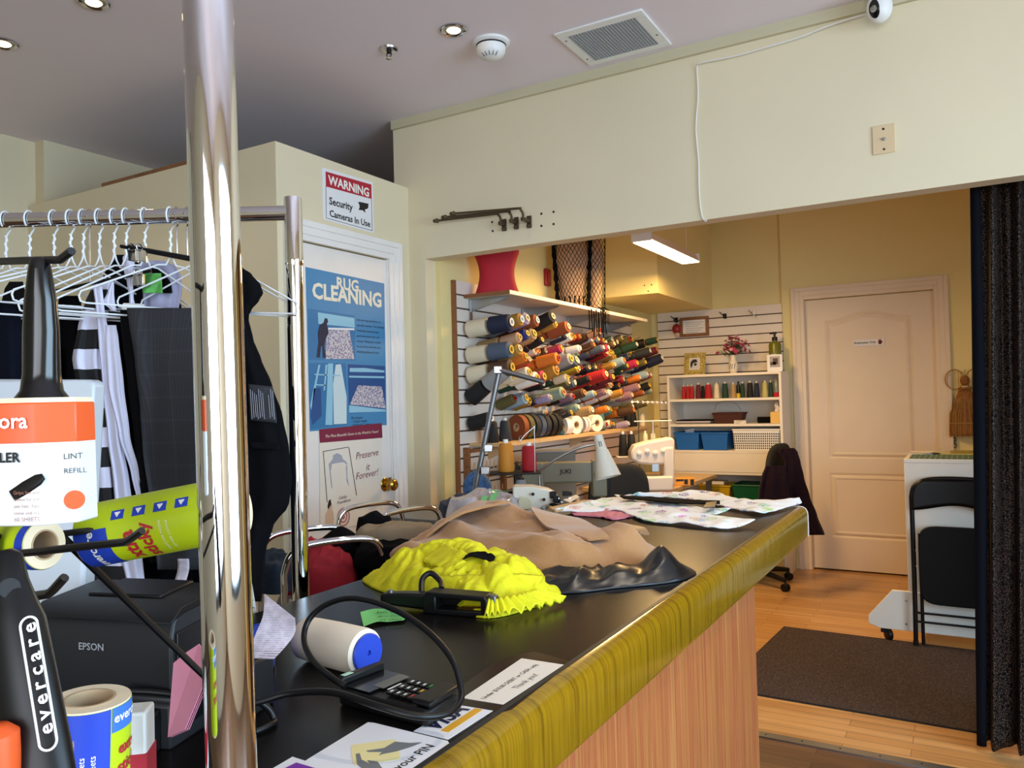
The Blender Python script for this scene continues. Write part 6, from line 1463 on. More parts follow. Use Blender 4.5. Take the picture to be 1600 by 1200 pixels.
# patterned cushion and black machine behind
q = P(745, 736, 3.58)
build(MB().ball(Vector((q.x, q.y, TZ1 + .0845)), (.07, .055, .084), 24, 14), 'blue_cushion', mat('blue_floral', '#3f6596', .8, var=.45, scale=45), label='round blue patterned cushion behind the grey thread stand', cat='cushion', smooth=180)
q = P(770, 752, 3.55)
t = thing('black_machine', 'low black machine head behind the orange cone', 'machine', Vector((q.x, q.y, TZ1)))
build(MB().obox(Vector((q.x, q.y, TZ1 + .039)), hr*.10, hf*.05, Z_*.038), 'body', 'black_gloss', parent=t, bevel=.012, segs=3)
build(MB().lathe([(.02, 0), (.032, .004), (.032, .02), (.01, .024)], Vector((q.x, q.y, TZ1 + .039)) - hf*.05 + hr*.05, -hf, 20), 'hand_wheel', 'chrome_soft', parent=t)
# industrial machine
j0 = P(868, 752, 3.75)
def J(x, y, h): return Vector((j0.x, j0.y, .76)) + hr*x - hf*y + Z_*h
jz = P(868, 735, 3.75).z - .76
t = thing('industrial_machine', 'olive grey industrial sewing machine under the gooseneck lamp', 'sewing machine', Vector((j0.x, j0.y, .76)))
build(MB().obox(J(.02, 0, .02), hr*.24, hf*.085, Z_*.0195), 'bed', 'machine_olive', parent=t, bevel=.004)
build(MB().obox(J(-.11, 0, .04 + (jz-.02)/2), hr*.055, hf*.05, Z_*((jz-.02)/2+.02)), 'column', 'machine_olive', parent=t, bevel=.01, segs=3)
build(MB().obox(J(.03, 0, jz-.01), hr*.20, hf*.045, Z_*.05), 'arm', 'machine_olive', parent=t, bevel=.012, segs=3)
build(MB().obox(J(.205, .005, jz-.04), hr*.035, hf*.05, Z_*.085), 'head', 'machine_olive', parent=t, bevel=.008, segs=3)
build(MB().obox(J(.245, .005, jz-.05), hr*.012, hf*.03, Z_*.09), 'face_plate', 'black_metal', parent=t, bevel=.004)
build(MB().lathe([(.02, 0), (.055, .004), (.058, .012), (.058, .026), (.02, .03)], J(-.165, 0, jz-.01), -hr, 28), 'hand_wheel', 'black_plastic', parent=t)
build(text_mb('JUKI', J(.02, .0462, jz-.012), hr, Z_, width=.055, depth=.0006, bold=.03), 'lettering', 'ink_black', parent=t)
build(MB().tube([J(.215, .03, jz-.12), J(.215, .03, .04)], .004, 8), 'needle_bar', 'chrome', parent=t)
build(MB().lathe([(.016, 0), (.016, .01), (.008, .014)], J(.20, .055, jz-.02), -hf, 16), 'tension_knob', 'chrome_soft', parent=t)
# grey hutch behind it
h0, h1 = P(838, 706, 4.25), P(897, 731, 4.25)
t = thing('grey_cabinet_box', 'grey metal box with a flat top behind the red cone', 'box', Vector((h0.x, h0.y, .76)))
c_ = (h0 + h1)/2; build(MB().obox(Vector((c_.x, c_.y, (h0.z + .7605)/2)), hr*.105, hf*.07, Z_*((h0.z-.7605)/2)), 'body', 'dark_grey_plastic' if mat('box_grey', '#5c5850', .5) is None else 'box_grey', parent=t, bevel=.004)
build(MB().obox(Vector((c_.x, c_.y, h0.z+.003)), hr*.112, hf*.076, Z_*.005), 'lid', 'grey_laminate', parent=t, bevel=.002)
# gooseneck lamp
lb_ = P(845, 752, 3.48)
t = thing('gooseneck_lamp', 'gooseneck work lamp with a cream cone shade over the sewing machine', 'lamp', Vector((lb_.x, lb_.y, TZ1)))
neck = spline([Vector((lb_.x, lb_.y, TZ1+.02)), P(843, 742, 3.48), P(858, 725, 3.47), P(882, 710, 3.46), P(905, 700, 3.45), P(930, 694, 3.44)], 60)
build(MB().tube(neck, .0062, 10), 'gooseneck', 'steel', parent=t)
build(MB().lathe([(.035, 0), (.035, .015), (.012, .022)], (lb_.x, lb_.y, TZ1+.0005), Z_, 20), 'base', 'steel', parent=t)
s0_, s1_ = P(934, 680, 3.44), P(950, 746, 3.40); sax = (s1_ - s0_).normalized(); sl_ = (s1_-s0_).length
build(MB().lathe([(.001, .0), (.020, .0), (.025, sl_*.35), (.0285, sl_*.36), (.030, sl_*.40), (.058, sl_), (.055, sl_), (.027, sl_*.42), (.022, sl_*.2), (.001, sl_*.18)], s0_, sax, 32), 'lamp_shade', 'machine_cream', parent=t)
b = MB()
for s in (-1, 1): b.obox(s0_ + sax*sl_*.2 - hf*.0235 + hr*.004*s, hr*.0015, hf*.001, sax*.012)
build(b, 'vent_slots', 'ink_black', parent=t)
# overlock machine
o0 = P(1022, 757, 4.95)
def O(x, y, h): return Vector((o0.x, o0.y, .7455)) + hr*x - hf*y + Z_*h
t = thing('overlock_machine', 'white overlock sewing machine on the pale wooden table', 'sewing machine', Vector((o0.x, o0.y, .7455)))
build(MB().obox(O(-.01, 0, .045), hr*.115, hf*.09, Z_*.045), 'base', 'machine_white' if mat('machine_white', '#e6ddd3', .35) is None else 'machine_white', parent=t, bevel=.012, segs=3)
build(MB().obox(O(.085, 0, .15), hr*.032, hf*.08, Z_*.12), 'column', 'machine_white', parent=t, bevel=.012, segs=3)
build(MB().prism([O(x, -.07, z) for x, z in ((-.15, .20), (-.15, .245), (-.125, .285), (-.05, .305), (.11, .330), (.125, .31), (.12, .165), (-.02, .160), (-.10, .170))], -hf*.14), 'arm', 'machine_white', parent=t, bevel=.014, segs=3)
for k in range(4): build(MB().lathe([(.016, 0), (.016, .006), (.010, .010)], O(-.10 + k*.05, .071, .235 + .012*(k % 2)), -hf, 18), 'tension_dial', 'white_plastic', parent=t)
build(MB().obox(O(.0, .06, .15), hr*.02, hf*.006, Z_*.03), 'needle_clamp', 'steel', parent=t)
build(MB().tube([O(.02, -.08, .28), O(.02, -.09, .43)], .004, 8), 'thread_mast', 'steel', parent=t)
build(MB().tube([O(-.10, -.09, .43), O(.14, -.09, .43)], .0035, 8), 'thread_bar', 'white_plastic', parent=t)
build(MB().obox(O(-.06, -.10, .205), hr*.16, hf*.05, Z_*.004), 'spool_tray', 'machine_white', parent=t, bevel=.002)
for i, (x, mm, lab) in enumerate(((-.175, 'black', 'black cone of thread on the tray of the white overlock machine'), (-.12, 'black', 'second black cone of thread on the overlock machine tray'), (-.03, 'cream', 'cream cone of thread on the overlock machine tray'), (.02, 'cream', 'other cream cone of thread on the overlock machine tray'))):
    cone(O(x, -.10, .2095), .030 if mm == 'black' else .018, .022 if mm == 'black' else .015, .14, 'thread_' + mm, lab, group='thread cones on the overlock machine')
q = P(1068, 752, 5.15); q.z = .7455
t = thing('orange_box', 'small orange and black box on the pale wooden table', 'box', q)
build(MB().obox(q + Z_*.025, hr*.068, hf*.03, Z_*.0245), 'carton', mat('carton_orange', '#e39a22', .5), parent=t, bevel=.002)
build(MB().obox(q + Z_*.025 - hf*.0305 + hr*.01, hr*.012, hf*.0006, Z_*.016).obox(q + Z_*.036 - hf*.0305 - hr*.03, hr*.025, hf*.0006, Z_*.006).obox(q + Z_*.02 - hf*.0305 + hr*.05, hr*.012, hf*.0006, Z_*.02), 'print', 'ink_black', parent=t)
# white wall bracket arm
w0, w1 = onX(988, 628, -1.95), onX(1040, 629, -1.95)
t = thing('white_wire_arm', 'small white perforated arm sticking out past the end of the thread rows', 'arm', w0)
b = MB().tube([w0, w1], .004, 6)
for k in range(8): b.lathe([(.003, -.003), (.009, -.003), (.009, .003), (.003, .003)], w0.lerp(w1, k/7), hf, 12, closed=True)
build(b, 'arm', 'white_plastic', parent=t)
build(MB().tube([Vector((w0.x, w0.y + .1, w0.z)), Vector((w0.x, w0.y + .1, .75))], .004, 6).tube([w0.lerp(w1, .3), Vector((w0.x, w0.y + .1, w0.z))], .004, 6), 'post', 'grey_metal', parent=t)
# wooden rulers and cards at the counter's back edge
b = MB()
build(MB().quad(C(858, 795, CT+.012), C(915, 783, CT+.012), C(925, 788, CT+.012), C(868, 801, CT+.012), .006), 'wooden_ruler', 'light_wood', label='flat pale wooden ruler end sticking out under the white strip by the blind stitch machine', cat='ruler')
build(MB().quad(C(880, 782, CT+.02), C(900, 774, CT+.02), C(905, 777, CT+.02), C(890, 786, CT+.02), .003), 'paper_card', 'paper_cream', label='small cream card lying on the wooden ruler', cat='card')

# ---- chairs
def office_chair(c, face, label, back_w=.43, back_h=.40, bz=.62, tilt=.12):
    """c floor point, face heading in radians (direction the sitter looks)"""
    f = Vector((math.cos(face), math.sin(face), 0)); s = Vector((-f.y, f.x, 0)); c = Vector((c[0], c[1], 0))
    g = thing('office_chair', label, 'office chair', c, 'office chairs')
    mat('chair_fabric', '#34322f', .95, bump=.15, bscale=300, **{'Specular IOR Level': .12})
    hub = build(MB().lathe([(.035, .07), (.035, .11), (.026, .12), (.026, .42)], c, Z_, 18), 'gas_lift', 'black_plastic', parent=g)
    for k in range(5):
        a = face + .35 + k*2*PI/5; d_ = Vector((math.cos(a), math.sin(a), 0)); e_ = c + d_*.30
        lg = build(MB().tube([c + d_*.02 + Z_*.095, c + d_*.16 + Z_*.092, e_ + Z_*.072], [.024, .021, .015], 10), 'base_leg', 'black_plastic', parent=g)
        n_ = Vector((-d_.y, d_.x, 0))
        w_ = MB()
        for sgn in (-1, 1): w_.lathe([(.006, -.009), (.025, -.008), (.026, 0), (.025, .008), (.006, .009)], e_ + Z_*.0265 + n_*sgn*.013, n_, 16)
        w_.tube([e_ + Z_*.027, e_ + Z_*.075], .007, 8)
        build(w_, 'caster', 'black_plastic', parent=lg)
    def seat(u, v):
        th = 2*PI*u; r_ = math.sin(PI*v)**.35 if 0 < v < 1 else .02
        return c + Z_*(.455 + .04*(-math.cos(PI*v))) + f*(.22*r_*math.copysign(abs(math.cos(th))**.6, math.cos(th))) + s*(.235*r_*math.copysign(abs(math.sin(th))**.6, math.sin(th)))
    build(MB().grid(seat, 36, 14, cu=True), 'seat', 'chair_fabric', parent=g, smooth=180)
    def back(u, v):
        th = 2*PI*u; r_ = math.sin(PI*v)**.3 if 0 < v < 1 else .02
        x = math.copysign(abs(math.cos(th))**.62, math.cos(th))*r_*back_w/2; z = math.copysign(abs(math.sin(th))**.7, math.sin(th))*r_*back_h/2
        return c - f*(.22 + tilt*(z + back_h/2)*.6 - .35*x*x/.2*.12) + s*x + Z_*(bz + back_h/2 + z) + f*(.028*(-math.cos(PI*v)))
    build(MB().grid(back, 44, 16, cu=True), 'backrest', 'chair_fabric', parent=g, smooth=180)
    build(MB().tube(spline([c + Z_*.42 - f*.05, c + Z_*.42 - f*.22, c + Z_*.52 - f*.275, c + Z_*(bz + .12) - f*.265], 16), .016, 8), 'back_bar', 'black_plastic', parent=g)
    return g, f, s, c
q = P(982, 760, 4.6)
q = P(966, 760, 4.45)
office_chair((q.x + .22*math.cos(PI*.72), q.y + .22*math.sin(PI*.72)), PI*.72, 'dark grey office chair in front of the white overlock machine', bz=.55, back_h=.41, back_w=.36)
ch_c = onZ(1225, 916, 0)
g, f, s, c = office_chair((ch_c.x - .225, ch_c.y - .0), PI*.93, 'black office chair with a dark purple garment over its back, beside the bookcase', bz=.57, back_h=.42, back_w=.38)
# garment draped over its back
o_ = hang_cloth([(700, 1222, 1241), (706, 1214, 1246), (722, 1226, 1251), (745, 1224, 1257), (775, 1222, 1266), (805, 1240, 1277), (836, 1254, 1288)], 5.12, .045, .012, 2.5, 61)
q_ = hang_cloth([(728, 1196, 1226), (745, 1190, 1232), (765, 1186, 1236), (795, 1184, 1244), (815, 1184, 1240)], 5.02, .03, .014, 3.0, 62)
t = thing('purple_garment', 'dark purple velvet garment draped over the back of the black office chair', 'garment', P(1240, 836, 5.12))
mat('plum_velvet', '#1a0c18', .9, var=.25, scale=40, **{'Sheen Weight': .06, 'Specular IOR Level': .1})
build(o_, 'hanging_side', 'plum_velvet', parent=t, smooth=180)
build(q_, 'front_folds', 'plum_velvet', parent=t, smooth=180)
# ================================================================== bookcase and the things on it
BX0, BX1, BF, BB = -2.035, -1.176, 5.886, 6.235
def bz(y, x=1130, Yp=None): return onY(x, y, Yp or BF).z
t = thing('bookcase', 'white bookcase with thread, baskets and bins, standing against the back slatwall', 'bookcase', ((BX0+BX1)/2, 6.06, 0))
zt = bz(583.5); z1, z2, z3, z4 = bz(622.5), bz(662.5), bz(704.0), bz(739)
for x in (BX0, BX1-.018): build(MB().box(x, x+.018, BF, BB, 0, zt-.0182), 'side_panel', 'melamine', parent=t)
build(MB().box(BX0, BX1, BF-.002, BB, zt-.018, zt), 'top_board', 'melamine', parent=t)
for z in (z1, z2, z3, z4 + .005, .53): build(MB().box(BX0+.018, BX1-.018, BF+.002, BB, z-.018, z), 'shelf', 'melamine', parent=t)
build(MB().box(BX0+.018, BX1-.018, BB-.008, BB-.001, .53, zt-.018), 'back_board', 'melamine', parent=t)
dr = build(MB().box(BX0+.020, BX1-.020, BF-.001, BF+.016, z4+.006, z3-.020), 'drawer_front', 'melamine', parent=t, bevel=.002)
def stand(px, z, Yp=5.97): q = onY(px, 600, Yp); return Vector((q.x, Yp, z + .0006))
CN = [(1068, 'red', .018, .1, 'slim red cone, first at the bookcase side'), (1074.5, 'red', .018, .1, 'slim red cone between two other slim red ones'), (1080.5, 'red', .019, .1, 'slim red cone, third of the slim red ones'), (1091, 'burgundy', .022, .11, 'dark red cone after the slim red ones'), (1098, 'black', .017, .10, 'black cone behind the dark red and bright red ones'), (1106.5, 'red', .030, .108, 'wide bright red cone'),
      (1119.5, 'cream', .024, .108, 'cream cone next to the wide red one'), (1132.5, 'dark green', .027, .112, 'blackish green cone after the cream one'), (1145.5, 'tan', .021, .104, 'tan cone in the middle of the row'), (1160, 'dark green', .018, .108, 'dark green cone beside the black bottle'), (1171.5, 'black', .026, .112, 'wide black cone with pale tip'), (1182, 'navy', .022, .108, 'navy cone beside the wide black one'), (1195, 'olive', .024, .110, 'olive cream cone near the end of the row'), (1204, 'dark green', .017, .11, 'dark green cone just before the small red based bottle')]
for i, (px, cn, r_, h, lab) in enumerate(CN):
    cone(stand(px, z1, 5.96 if i not in (4,) else 6.03), r_, r_*.72, h, 'thread_' + cn.replace(' ', '_') if cn != 'olive' else ('thread_olive_cream' if mat('thread_olive_cream', '#b5ad6a', .7) is None else 'thread_olive_cream'), lab + ' on the top bookcase shelf', group='thread cones in the bookcase', core='core_cream')
q = stand(1153.5, z1); t = thing('black_bottle', 'slim black bottle with a yellow foot among the cones in the bookcase', 'bottle', q)
build(MB().lathe([(.014, 0), (.014, .035)], q, Z_, 16), 'foot', 'thread_yellow', parent=t)
build(MB().lathe([(.015, .035), (.015, .09), (.007, .105), (.007, .125), (.001, .126)], q, Z_, 16), 'bottle', 'black_plastic', parent=t)
q = stand(1213, z1); t = thing('clear_bottle', 'small clear bottle on a red base at the end of the cones in the bookcase', 'bottle', q)
build(MB().lathe([(.024, 0), (.024, .032), (.020, .036)], q, Z_, 18), 'base', 'red_felt', parent=t)
build(MB().lathe([(.018, .036), (.018, .11), (.012, .118), (.012, .135), (.001, .136)], q, Z_, 18), 'bottle', mat('bottle_grey', '#7d8a88', .2), parent=t)
# second shelf
q = stand(1086, z2, 6.03); t = thing('folder_stack', 'thin stack of grey folders lying in the bookcase beside the wicker basket', 'folders', q)
for i in range(3): build(MB().obox(q + Z_*(.006 + i*.010) + X_*(.004*i), X_*.135, Y_*.10, Z_*.0045), 'folder', ('grey_laminate', 'paper_lilac', 'charcoal_cloth')[i], parent=t)
def basket(px0, px1, z, h, Yp, depth, m__, name, label, taper=.88, rim=None, weave=None):
    a, c = onY(px0, 650, Yp), onY(px1, 650, Yp); w = (c.x - a.x)/2; cx_ = (a.x+c.x)/2; cy_ = Yp + depth/2
    g = thing(name, label, 'basket' if 'basket' in name else 'bin', (cx_, cy_, z))
    def sec(k, ww, dd, zz): return [(cx_ + ww*sx_, cy_ + dd*sy_, zz) for sx_, sy_ in ((-1, -1), (1, -1), (1, 1), (-1, 1))]
    b = MB(); lo = sec(0, w*taper, depth/2*taper, z+.001); hi = sec(0, w, depth/2, z+h); li = sec(0, w*taper-.003, depth/2*taper-.003, z+.005); hi2 = sec(0, w-.003, depth/2-.003, z+h)
    b.add(lo+hi+hi2+li, [(0,3,2,1)] + [(i, (i+1) % 4, 4+(i+1) % 4, 4+i) for i in range(4)] + [(4+i, 4+(i+1) % 4, 8+(i+1) % 4, 8+i) for i in range(4)] + [(8+i, 8+(i+1) % 4, 12+(i+1) % 4, 12+i) for i in range(4)] + [(12, 13, 14, 15)])
    build(b, 'body', m__, parent=g, bevel=.004)
    if rim:
        b = MB()
        for i in range(4): b.tube([hi[i], hi[(i+1) % 4]], .006, 8)
        build(b, 'rim', rim, parent=g)
    if weave:
        b = MB()
        nx_ = 22
        for r_ in range(7):
            for k in range(nx_):
                f_ = (r_ + .5)/7; ww = w*(taper + (1-taper)*f_); dd = depth/2*(taper + (1-taper)*f_); xx = cx_ - ww + 2*ww*(k+.5)/nx_
                b.obox((xx, cy_ - dd - .0006, z + h*(.06 + .80*f_)), X_*(ww/nx_*.52), Y_*.001, Z_*(h*.033))
        build(b, 'weave_holes', weave, parent=g)
    return g
mat('wicker', '#42190f', .7, var=.5, scale=120, bump=.5, bscale=90)
g = basket(1113, 1160, z2, .078, 5.95, .14, 'wicker', 'wicker_basket', 'dark red brown wicker basket in the bookcase', .85, 'wicker')
build(MB().tube(spline([onY(1116, 641, 6.02), onY(1122, 630, 6.02), onY(1138, 627, 6.02), onY(1150, 631, 6.02), onY(1158, 641, 6.02)], 20), .002, 6), 'handle', 'steel', parent=g)
q = stand(1155, z2, 5.91); t = thing('white_carton', 'small white printed carton in front of the wicker basket', 'box', q); build(MB().obox(q + Z_*.013, X_*.045, Y_*.012, Z_*.013), 'carton', mat('carton_print', '#c9c5bd', .6, var=.4, scale=60), parent=t)
q = stand(1193, z2, 6.0); build(MB().tube([q + Vector((-.05, 0, .024)), q + Vector((.05, 0, .024))], .023, 16), 'black_roll', 'black_cloth', label='rolled black cloth in the bookcase between the wicker basket and tissue box', cat='cloth')
q = stand(1213, z2, 5.95); t = thing('tissue_box', 'yellow tissue box with a white tissue sticking up in the bookcase', 'tissue box', q)
build(MB().obox(q + Z_*.042, X_*.040, Y_*.05, Z_*.0415), 'box', mat('tissue_yellow', '#e0b866', .6), parent=t, bevel=.002)
build(MB().grid(lambda u, v: q + Vector(((u-.5)*.05*(1-.6*v) + .006*math.sin(v*7), .012*math.sin(u*9 + v*3), .083 + v*.075)), 16, 12), 'tissue', 'paper_white', parent=t, solid=.001, smooth=180)
# third shelf bins
mat('bin_blue', '#0f63b5', .4); mat('bin_yellow', '#c9a40f', .4); mat('bin_green', '#0c5a38', .4)
basket(1053, 1091, z3, .13, 5.90, .26, 'bin_blue', 'blue_bin', 'blue plastic bin in the bookcase, the one with white papers inside', .86, 'bin_blue')
basket(1094, 1136, z3, .13, 5.895, .26, 'bin_blue', 'blue_bin', 'blue plastic bin in the bookcase beside the white woven basket', .86, 'bin_blue')
q = stand(1075, z3, 6.0)
build(MB().quad(q + Vector((-.05, -.03, .02)), q + Vector((.03, -.03, .05)), q + Vector((.04, .0, .165)), q + Vector((-.03, .0, .15)), .002), 'paper_sheet', 'paper_white', label='white paper sticking out of the first blue bin', cat='paper')
basket(1144, 1217, z3, .155, 5.895, .26, 'white_matte', 'white_basket', 'white plastic woven basket in the bookcase', .94, 'white_matte', 'charcoal_cloth')
basket(1089, 1137, .53, .115, 5.89, .27, 'bin_yellow', 'yellow_bin', 'yellow plastic bin at the bottom of the bookcase', .86, 'bin_yellow')
basket(1140, 1190, .53, .125, 5.89, .27, 'bin_green', 'green_bin', 'dark green plastic bin at the bottom of the bookcase', .86, 'bin_green')
q = stand(1113, .53, 6.0); t = thing('paper_stack', 'stack of papers lying on top of the yellow bin', 'papers', q + Z_*.118); build(MB().obox(q + Z_*.132, X_*.08, Y_*.06, Z_*.012), 'papers', 'paper_cream', parent=t)
# on top of the bookcase
q = onY(1085, 581, 6.0); q.z = zt + .0006
t = thing('photo_frame', 'ornate gold photo frame with a black and white photo on the bookcase', 'photo frame', q)
lean_ = Vector((0, .18, 1)).normalized(); nn = Vector((0, -1, .18)).normalized()
def F(x, h, d_=0): return q + X_*x + lean_*h + nn*d_
b = MB()
W_, H_ = .083, .175
for (x0_, x1_, h0_, h1_) in ((-W_, W_, 0, .04), (-W_, W_, H_-.04, H_), (-W_, -W_+.042, .04, H_-.04), (W_-.042, W_, .04, H_-.04)):
    b.obox(F((x0_+x1_)/2, (h0_+h1_)/2), X_*((x1_-x0_)/2), lean_*((h1_-h0_)/2), nn*.008)
build(b, 'frame', mat('frame_gold', '#b3a25c', .4, .3, var=.45, scale=90), parent=t, bevel=.002)
b = MB()
for i in range(26):
    k = i/26; per = k*4; sx_ = (-W_ + 2*W_*(per % 1)) if int(per) in (0, 2) else (W_ if int(per) == 1 else -W_); hh = (0.018 if int(per) == 0 else H_-.018) if int(per) in (0, 2) else H_*(per % 1)
    b.ball(F(sx_*.84, hh, .009), .008, 8, 6)
build(b, 'ornament', 'frame_gold', parent=t)
ph = build(MB().obox(F(0, H_/2, .002), X_*.045, lean_*.052, nn*.002), 'photo', 'paper_white', parent=t)
build(MB().obox(F(.0, H_/2, .0045), X_*.036, lean_*.043, nn*.0008), 'grey_print', mat('print_lightgrey', '#c4c4c8', .6), parent=ph)
build(MB().prism([F(x, h, .0056) for x, h in ((-.028, .05), (-.034, .08), (-.030, .105), (-.012, .122), (.014, .122), (.024, .10), (.010, .098), (-.012, .092), (-.018, .07))], nn*.0006), 'dark_print', 'ink_black', parent=ph)
build(MB().prism([F(x, h, .0064) for x, h in ((-.005, .075), (.004, .07), (.018, .078), (.018, .09), (.0, .092))], nn*.0006), 'dark_print', 'ink_black', parent=ph)
# vase of flowers
q = onY(1146, 579, 6.02); q.z = zt + .0006
t = thing('flower_vase', 'white vase with dark brush marks holding pink flowers on the bookcase', 'vase', q)
build(MB().lathe([(.020, 0), (.032, .02), (.037, .05), (.030, .085), (.020, .105), (.019, .125), (.024, .14), (.020, .14), (.015, .12), (.001, .10)], q, Z_, 30), 'vase', mat('vase_white', '#e5dccb', .3), parent=t)
for k in range(3):
    x = -.02 + k*.017
    def onv(x_, z_, r_): return q + Vector((x_, -math.sqrt(max(1e-5, r_*r_ - x_*x_)) - .001, z_))
    b = MB().tube(spline([onv(x, .035, .037), onv(x + .004, .055, .038), onv(x + .010, .072, .0345), onv(x + .004, .06, .037)], 12), .0018, 6)
    build(b, 'brush_mark', 'ink_black', parent=t)
rg3 = random.Random(9)
st_ = MB(); lf = MB()
for nm_, hx in (('petal_pink', '#b83a5e'), ('petal_rose', '#a02a48'), ('petal_pale', '#dba9b4')): mat(nm_, hx, .6)
mat('stem_green', '#2f4a2a', .7)
for i in range(62):
    a = rg3.random()*2*PI; e = rg3.uniform(.1, 1.45); L_ = rg3.uniform(.07, .15)
    tip = q + Vector((0, 0, .135)) + Vector((math.cos(a)*math.sin(e)*L_*1.05, math.sin(a)*math.sin(e)*L_*.7, math.cos(e)*L_ + .005))
    st_.tube(spline([q + Z_*.12, (q + Z_*.13).lerp(tip, .5) + Z_*.01, tip], 6), .0013, 4)
    b = MB(); up_ = (tip - (q + Z_*.12)).normalized(); u_ = up_.orthogonal().normalized(); w_ = up_.cross(u_); rr_ = rg3.uniform(.014, .022)
    for p_ in range(6):
        th = p_*2*PI/6; d_ = u_*math.cos(th) + w_*math.sin(th); s_ = up_.cross(d_)
        b.add([tip, tip + d_*rr_*.6 + s_*rr_*.5 + up_*.005, tip + d_*rr_ + up_*.009, tip + d_*rr_*.6 - s_*rr_*.5 + up_*.005], [(0, 1, 2, 3)])
    b.ball(tip + up_*.003, .006, 7, 5)
    build(b, 'flower_head', ('petal_pink', 'petal_pink', 'petal_rose', 'petal_rose', 'petal_pale')[rg3.randrange(5)], parent=t, solid=.0008)
for i in range(70):
    a = rg3.random()*2*PI; e = rg3.uniform(.3, 1.5); L_ = rg3.uniform(.03, .12)
    c_ = q + Z_*.135 + Vector((math.cos(a)*math.sin(e)*L_, math.sin(a)*math.sin(e)*L_*.7, math.cos(e)*L_)); d_ = Vector((math.cos(a), math.sin(a), .5)).normalized(); s_ = d_.cross(Z_).normalized()
    lf.add([c_ - d_*.016, c_ + s_*.009, c_ + d_*.018, c_ - s_*.009], [(0, 1, 2, 3)])
build(st_, 'stems', 'stem_green', parent=t)
build(lf, 'leaves', 'stem_green', parent=t, solid=.0006)
# soap bottle behind a small white frame
q = onY(1212, 576, 6.08); q.z = zt + .0006
t = thing('pump_bottle', 'olive green soap pump bottle with black pump on the bookcase', 'bottle', q)
build(MB().lathe([(.042, 0), (.045, .01), (.045, .205), (.040, .22), (.018, .226), (.018, .235)], q, Z_, 28), 'bottle', mat('soap_olive', '#6f7016', .3), parent=t)
build(MB().lathe([(.020, .235), (.020, .262), (.008, .264), (.008, .285), (.016, .286), (.016, .300), (.001, .302)], q, Z_, 20).tube([q + Vector((0, 0, .293)), q + Vector((-.035, -.01, .290))], .006, 8), 'pump', 'black_plastic', parent=t)
build(text_mb('OIL', q + Vector((-.022, -.0462, .115)), X_, Z_, width=.044, depth=.0006, bold=.02), 'lettering', 'ink_white', parent=t)
q = onY(1211, 579, 5.98); q.z = zt + .0006
t = thing('photo_frame', 'small white frame with a dark photo at the end of the bookcase top', 'photo frame', q)
build(MB().obox(q + Z_*.064, X_*.055, Y_*.007, Z_*.063), 'frame', 'white_plastic', parent=t, bevel=.002)
ph = build(MB().obox(q + Vector((.002, -.0072, .073)), X_*.036, Y_*.001, Z_*.040), 'photo', mat('photo_grey', '#a7a2a0', .5), parent=t)
build(MB().obox(q + Vector((.006, -.0085, .076)), X_*.018, Y_*.0005, Z_*.022).obox(q + Vector((-.01, -.0085, .060)), X_*.02, Y_*.0005, Z_*.012), 'dark_print', mat('photo_dark', '#4a3a3c', .5), parent=ph)
# certificate and hooks on the slatwall
a, c = onY(1063, 527, 6.235), onY(1107, 493.5, 6.235)
t = thing('framed_certificate', 'brown framed certificate hanging on the back slatwall', 'frame', ((a.x+c.x)/2, 6.24, a.z))
b = MB(); fw_ = .024
for (x0_, x1_, zz0, zz1) in ((a.x, c.x, a.z, a.z+fw_), (a.x, c.x, c.z-fw_, c.z), (a.x, a.x+fw_, a.z+fw_, c.z-fw_), (c.x-fw_, c.x, a.z+fw_, c.z-fw_)): b.box(x0_, x1_, 6.222, 6.2455, zz0, zz1)
build(b, 'frame', 'brown_wood', parent=t, bevel=.003)
pp_ = build(MB().box(a.x+fw_, c.x-fw_, 6.234, 6.238, a.z+fw_, c.z-fw_), 'paper', 'paper_white', parent=t)
b = MB()
for i in range(6): b.box(a.x+.045, c.x-.045-.02*(i % 3), 6.2332, 6.2338, c.z-.045-i*.016, c.z-.0425-i*.016)
build(b, 'text_lines', 'dark_grey_plastic', parent=pp_)
for i, (px, py, lab) in enumerate(((1057, 500, 'black slatwall hook behind the red ornament'), (1133, 494, 'black slatwall hook, middle one of the three'), (1178, 491, 'steel slatwall hook closest to the cream door'))):
    q = onY(px, py, 6.245); g = thing('slatwall_hook', lab, 'hook', q, 'slatwall hooks')
    mm = 'steel' if i == 2 else 'black_metal'
    build(MB().box(q.x-.012, q.x+.012, 6.238, 6.2455, q.z-.02, q.z+.02), 'plate', mm, parent=g)
    build(MB().tube(spline([q, q + Vector((.01, -.05, -.01)), q + Vector((.012, -.09, -.02)), q + Vector((.012, -.10, .012))], 14), .004, 8).tube(spline([q + Vector((-.01, 0, 0)), q + Vector((-.03, -.05, .03))], 8), .0035, 8), 'prong', mm, parent=g)
q = onY(1057, 514, 6.20)
t = thing('red_ornament', 'round red hanging ornament beside the framed certificate', 'ornament', q)
build(MB().ball(q, (.036, .03, .042), 18, 12), 'ball', mat('ornament_red', '#8e1420', .4, var=.3, scale=60), parent=t)
build(MB().ball(q + Vector((.012, -.022, -.05)), (.022, .015, .02), 12, 8), 'face_bead', mat('ornament_pale', '#b9a79c', .5, var=.4, scale=80), parent=t)
build(MB().tube([q + Z_*.04, q + Vector((0, .02, .075))], .002, 6), 'cord', 'ink_black', parent=t)

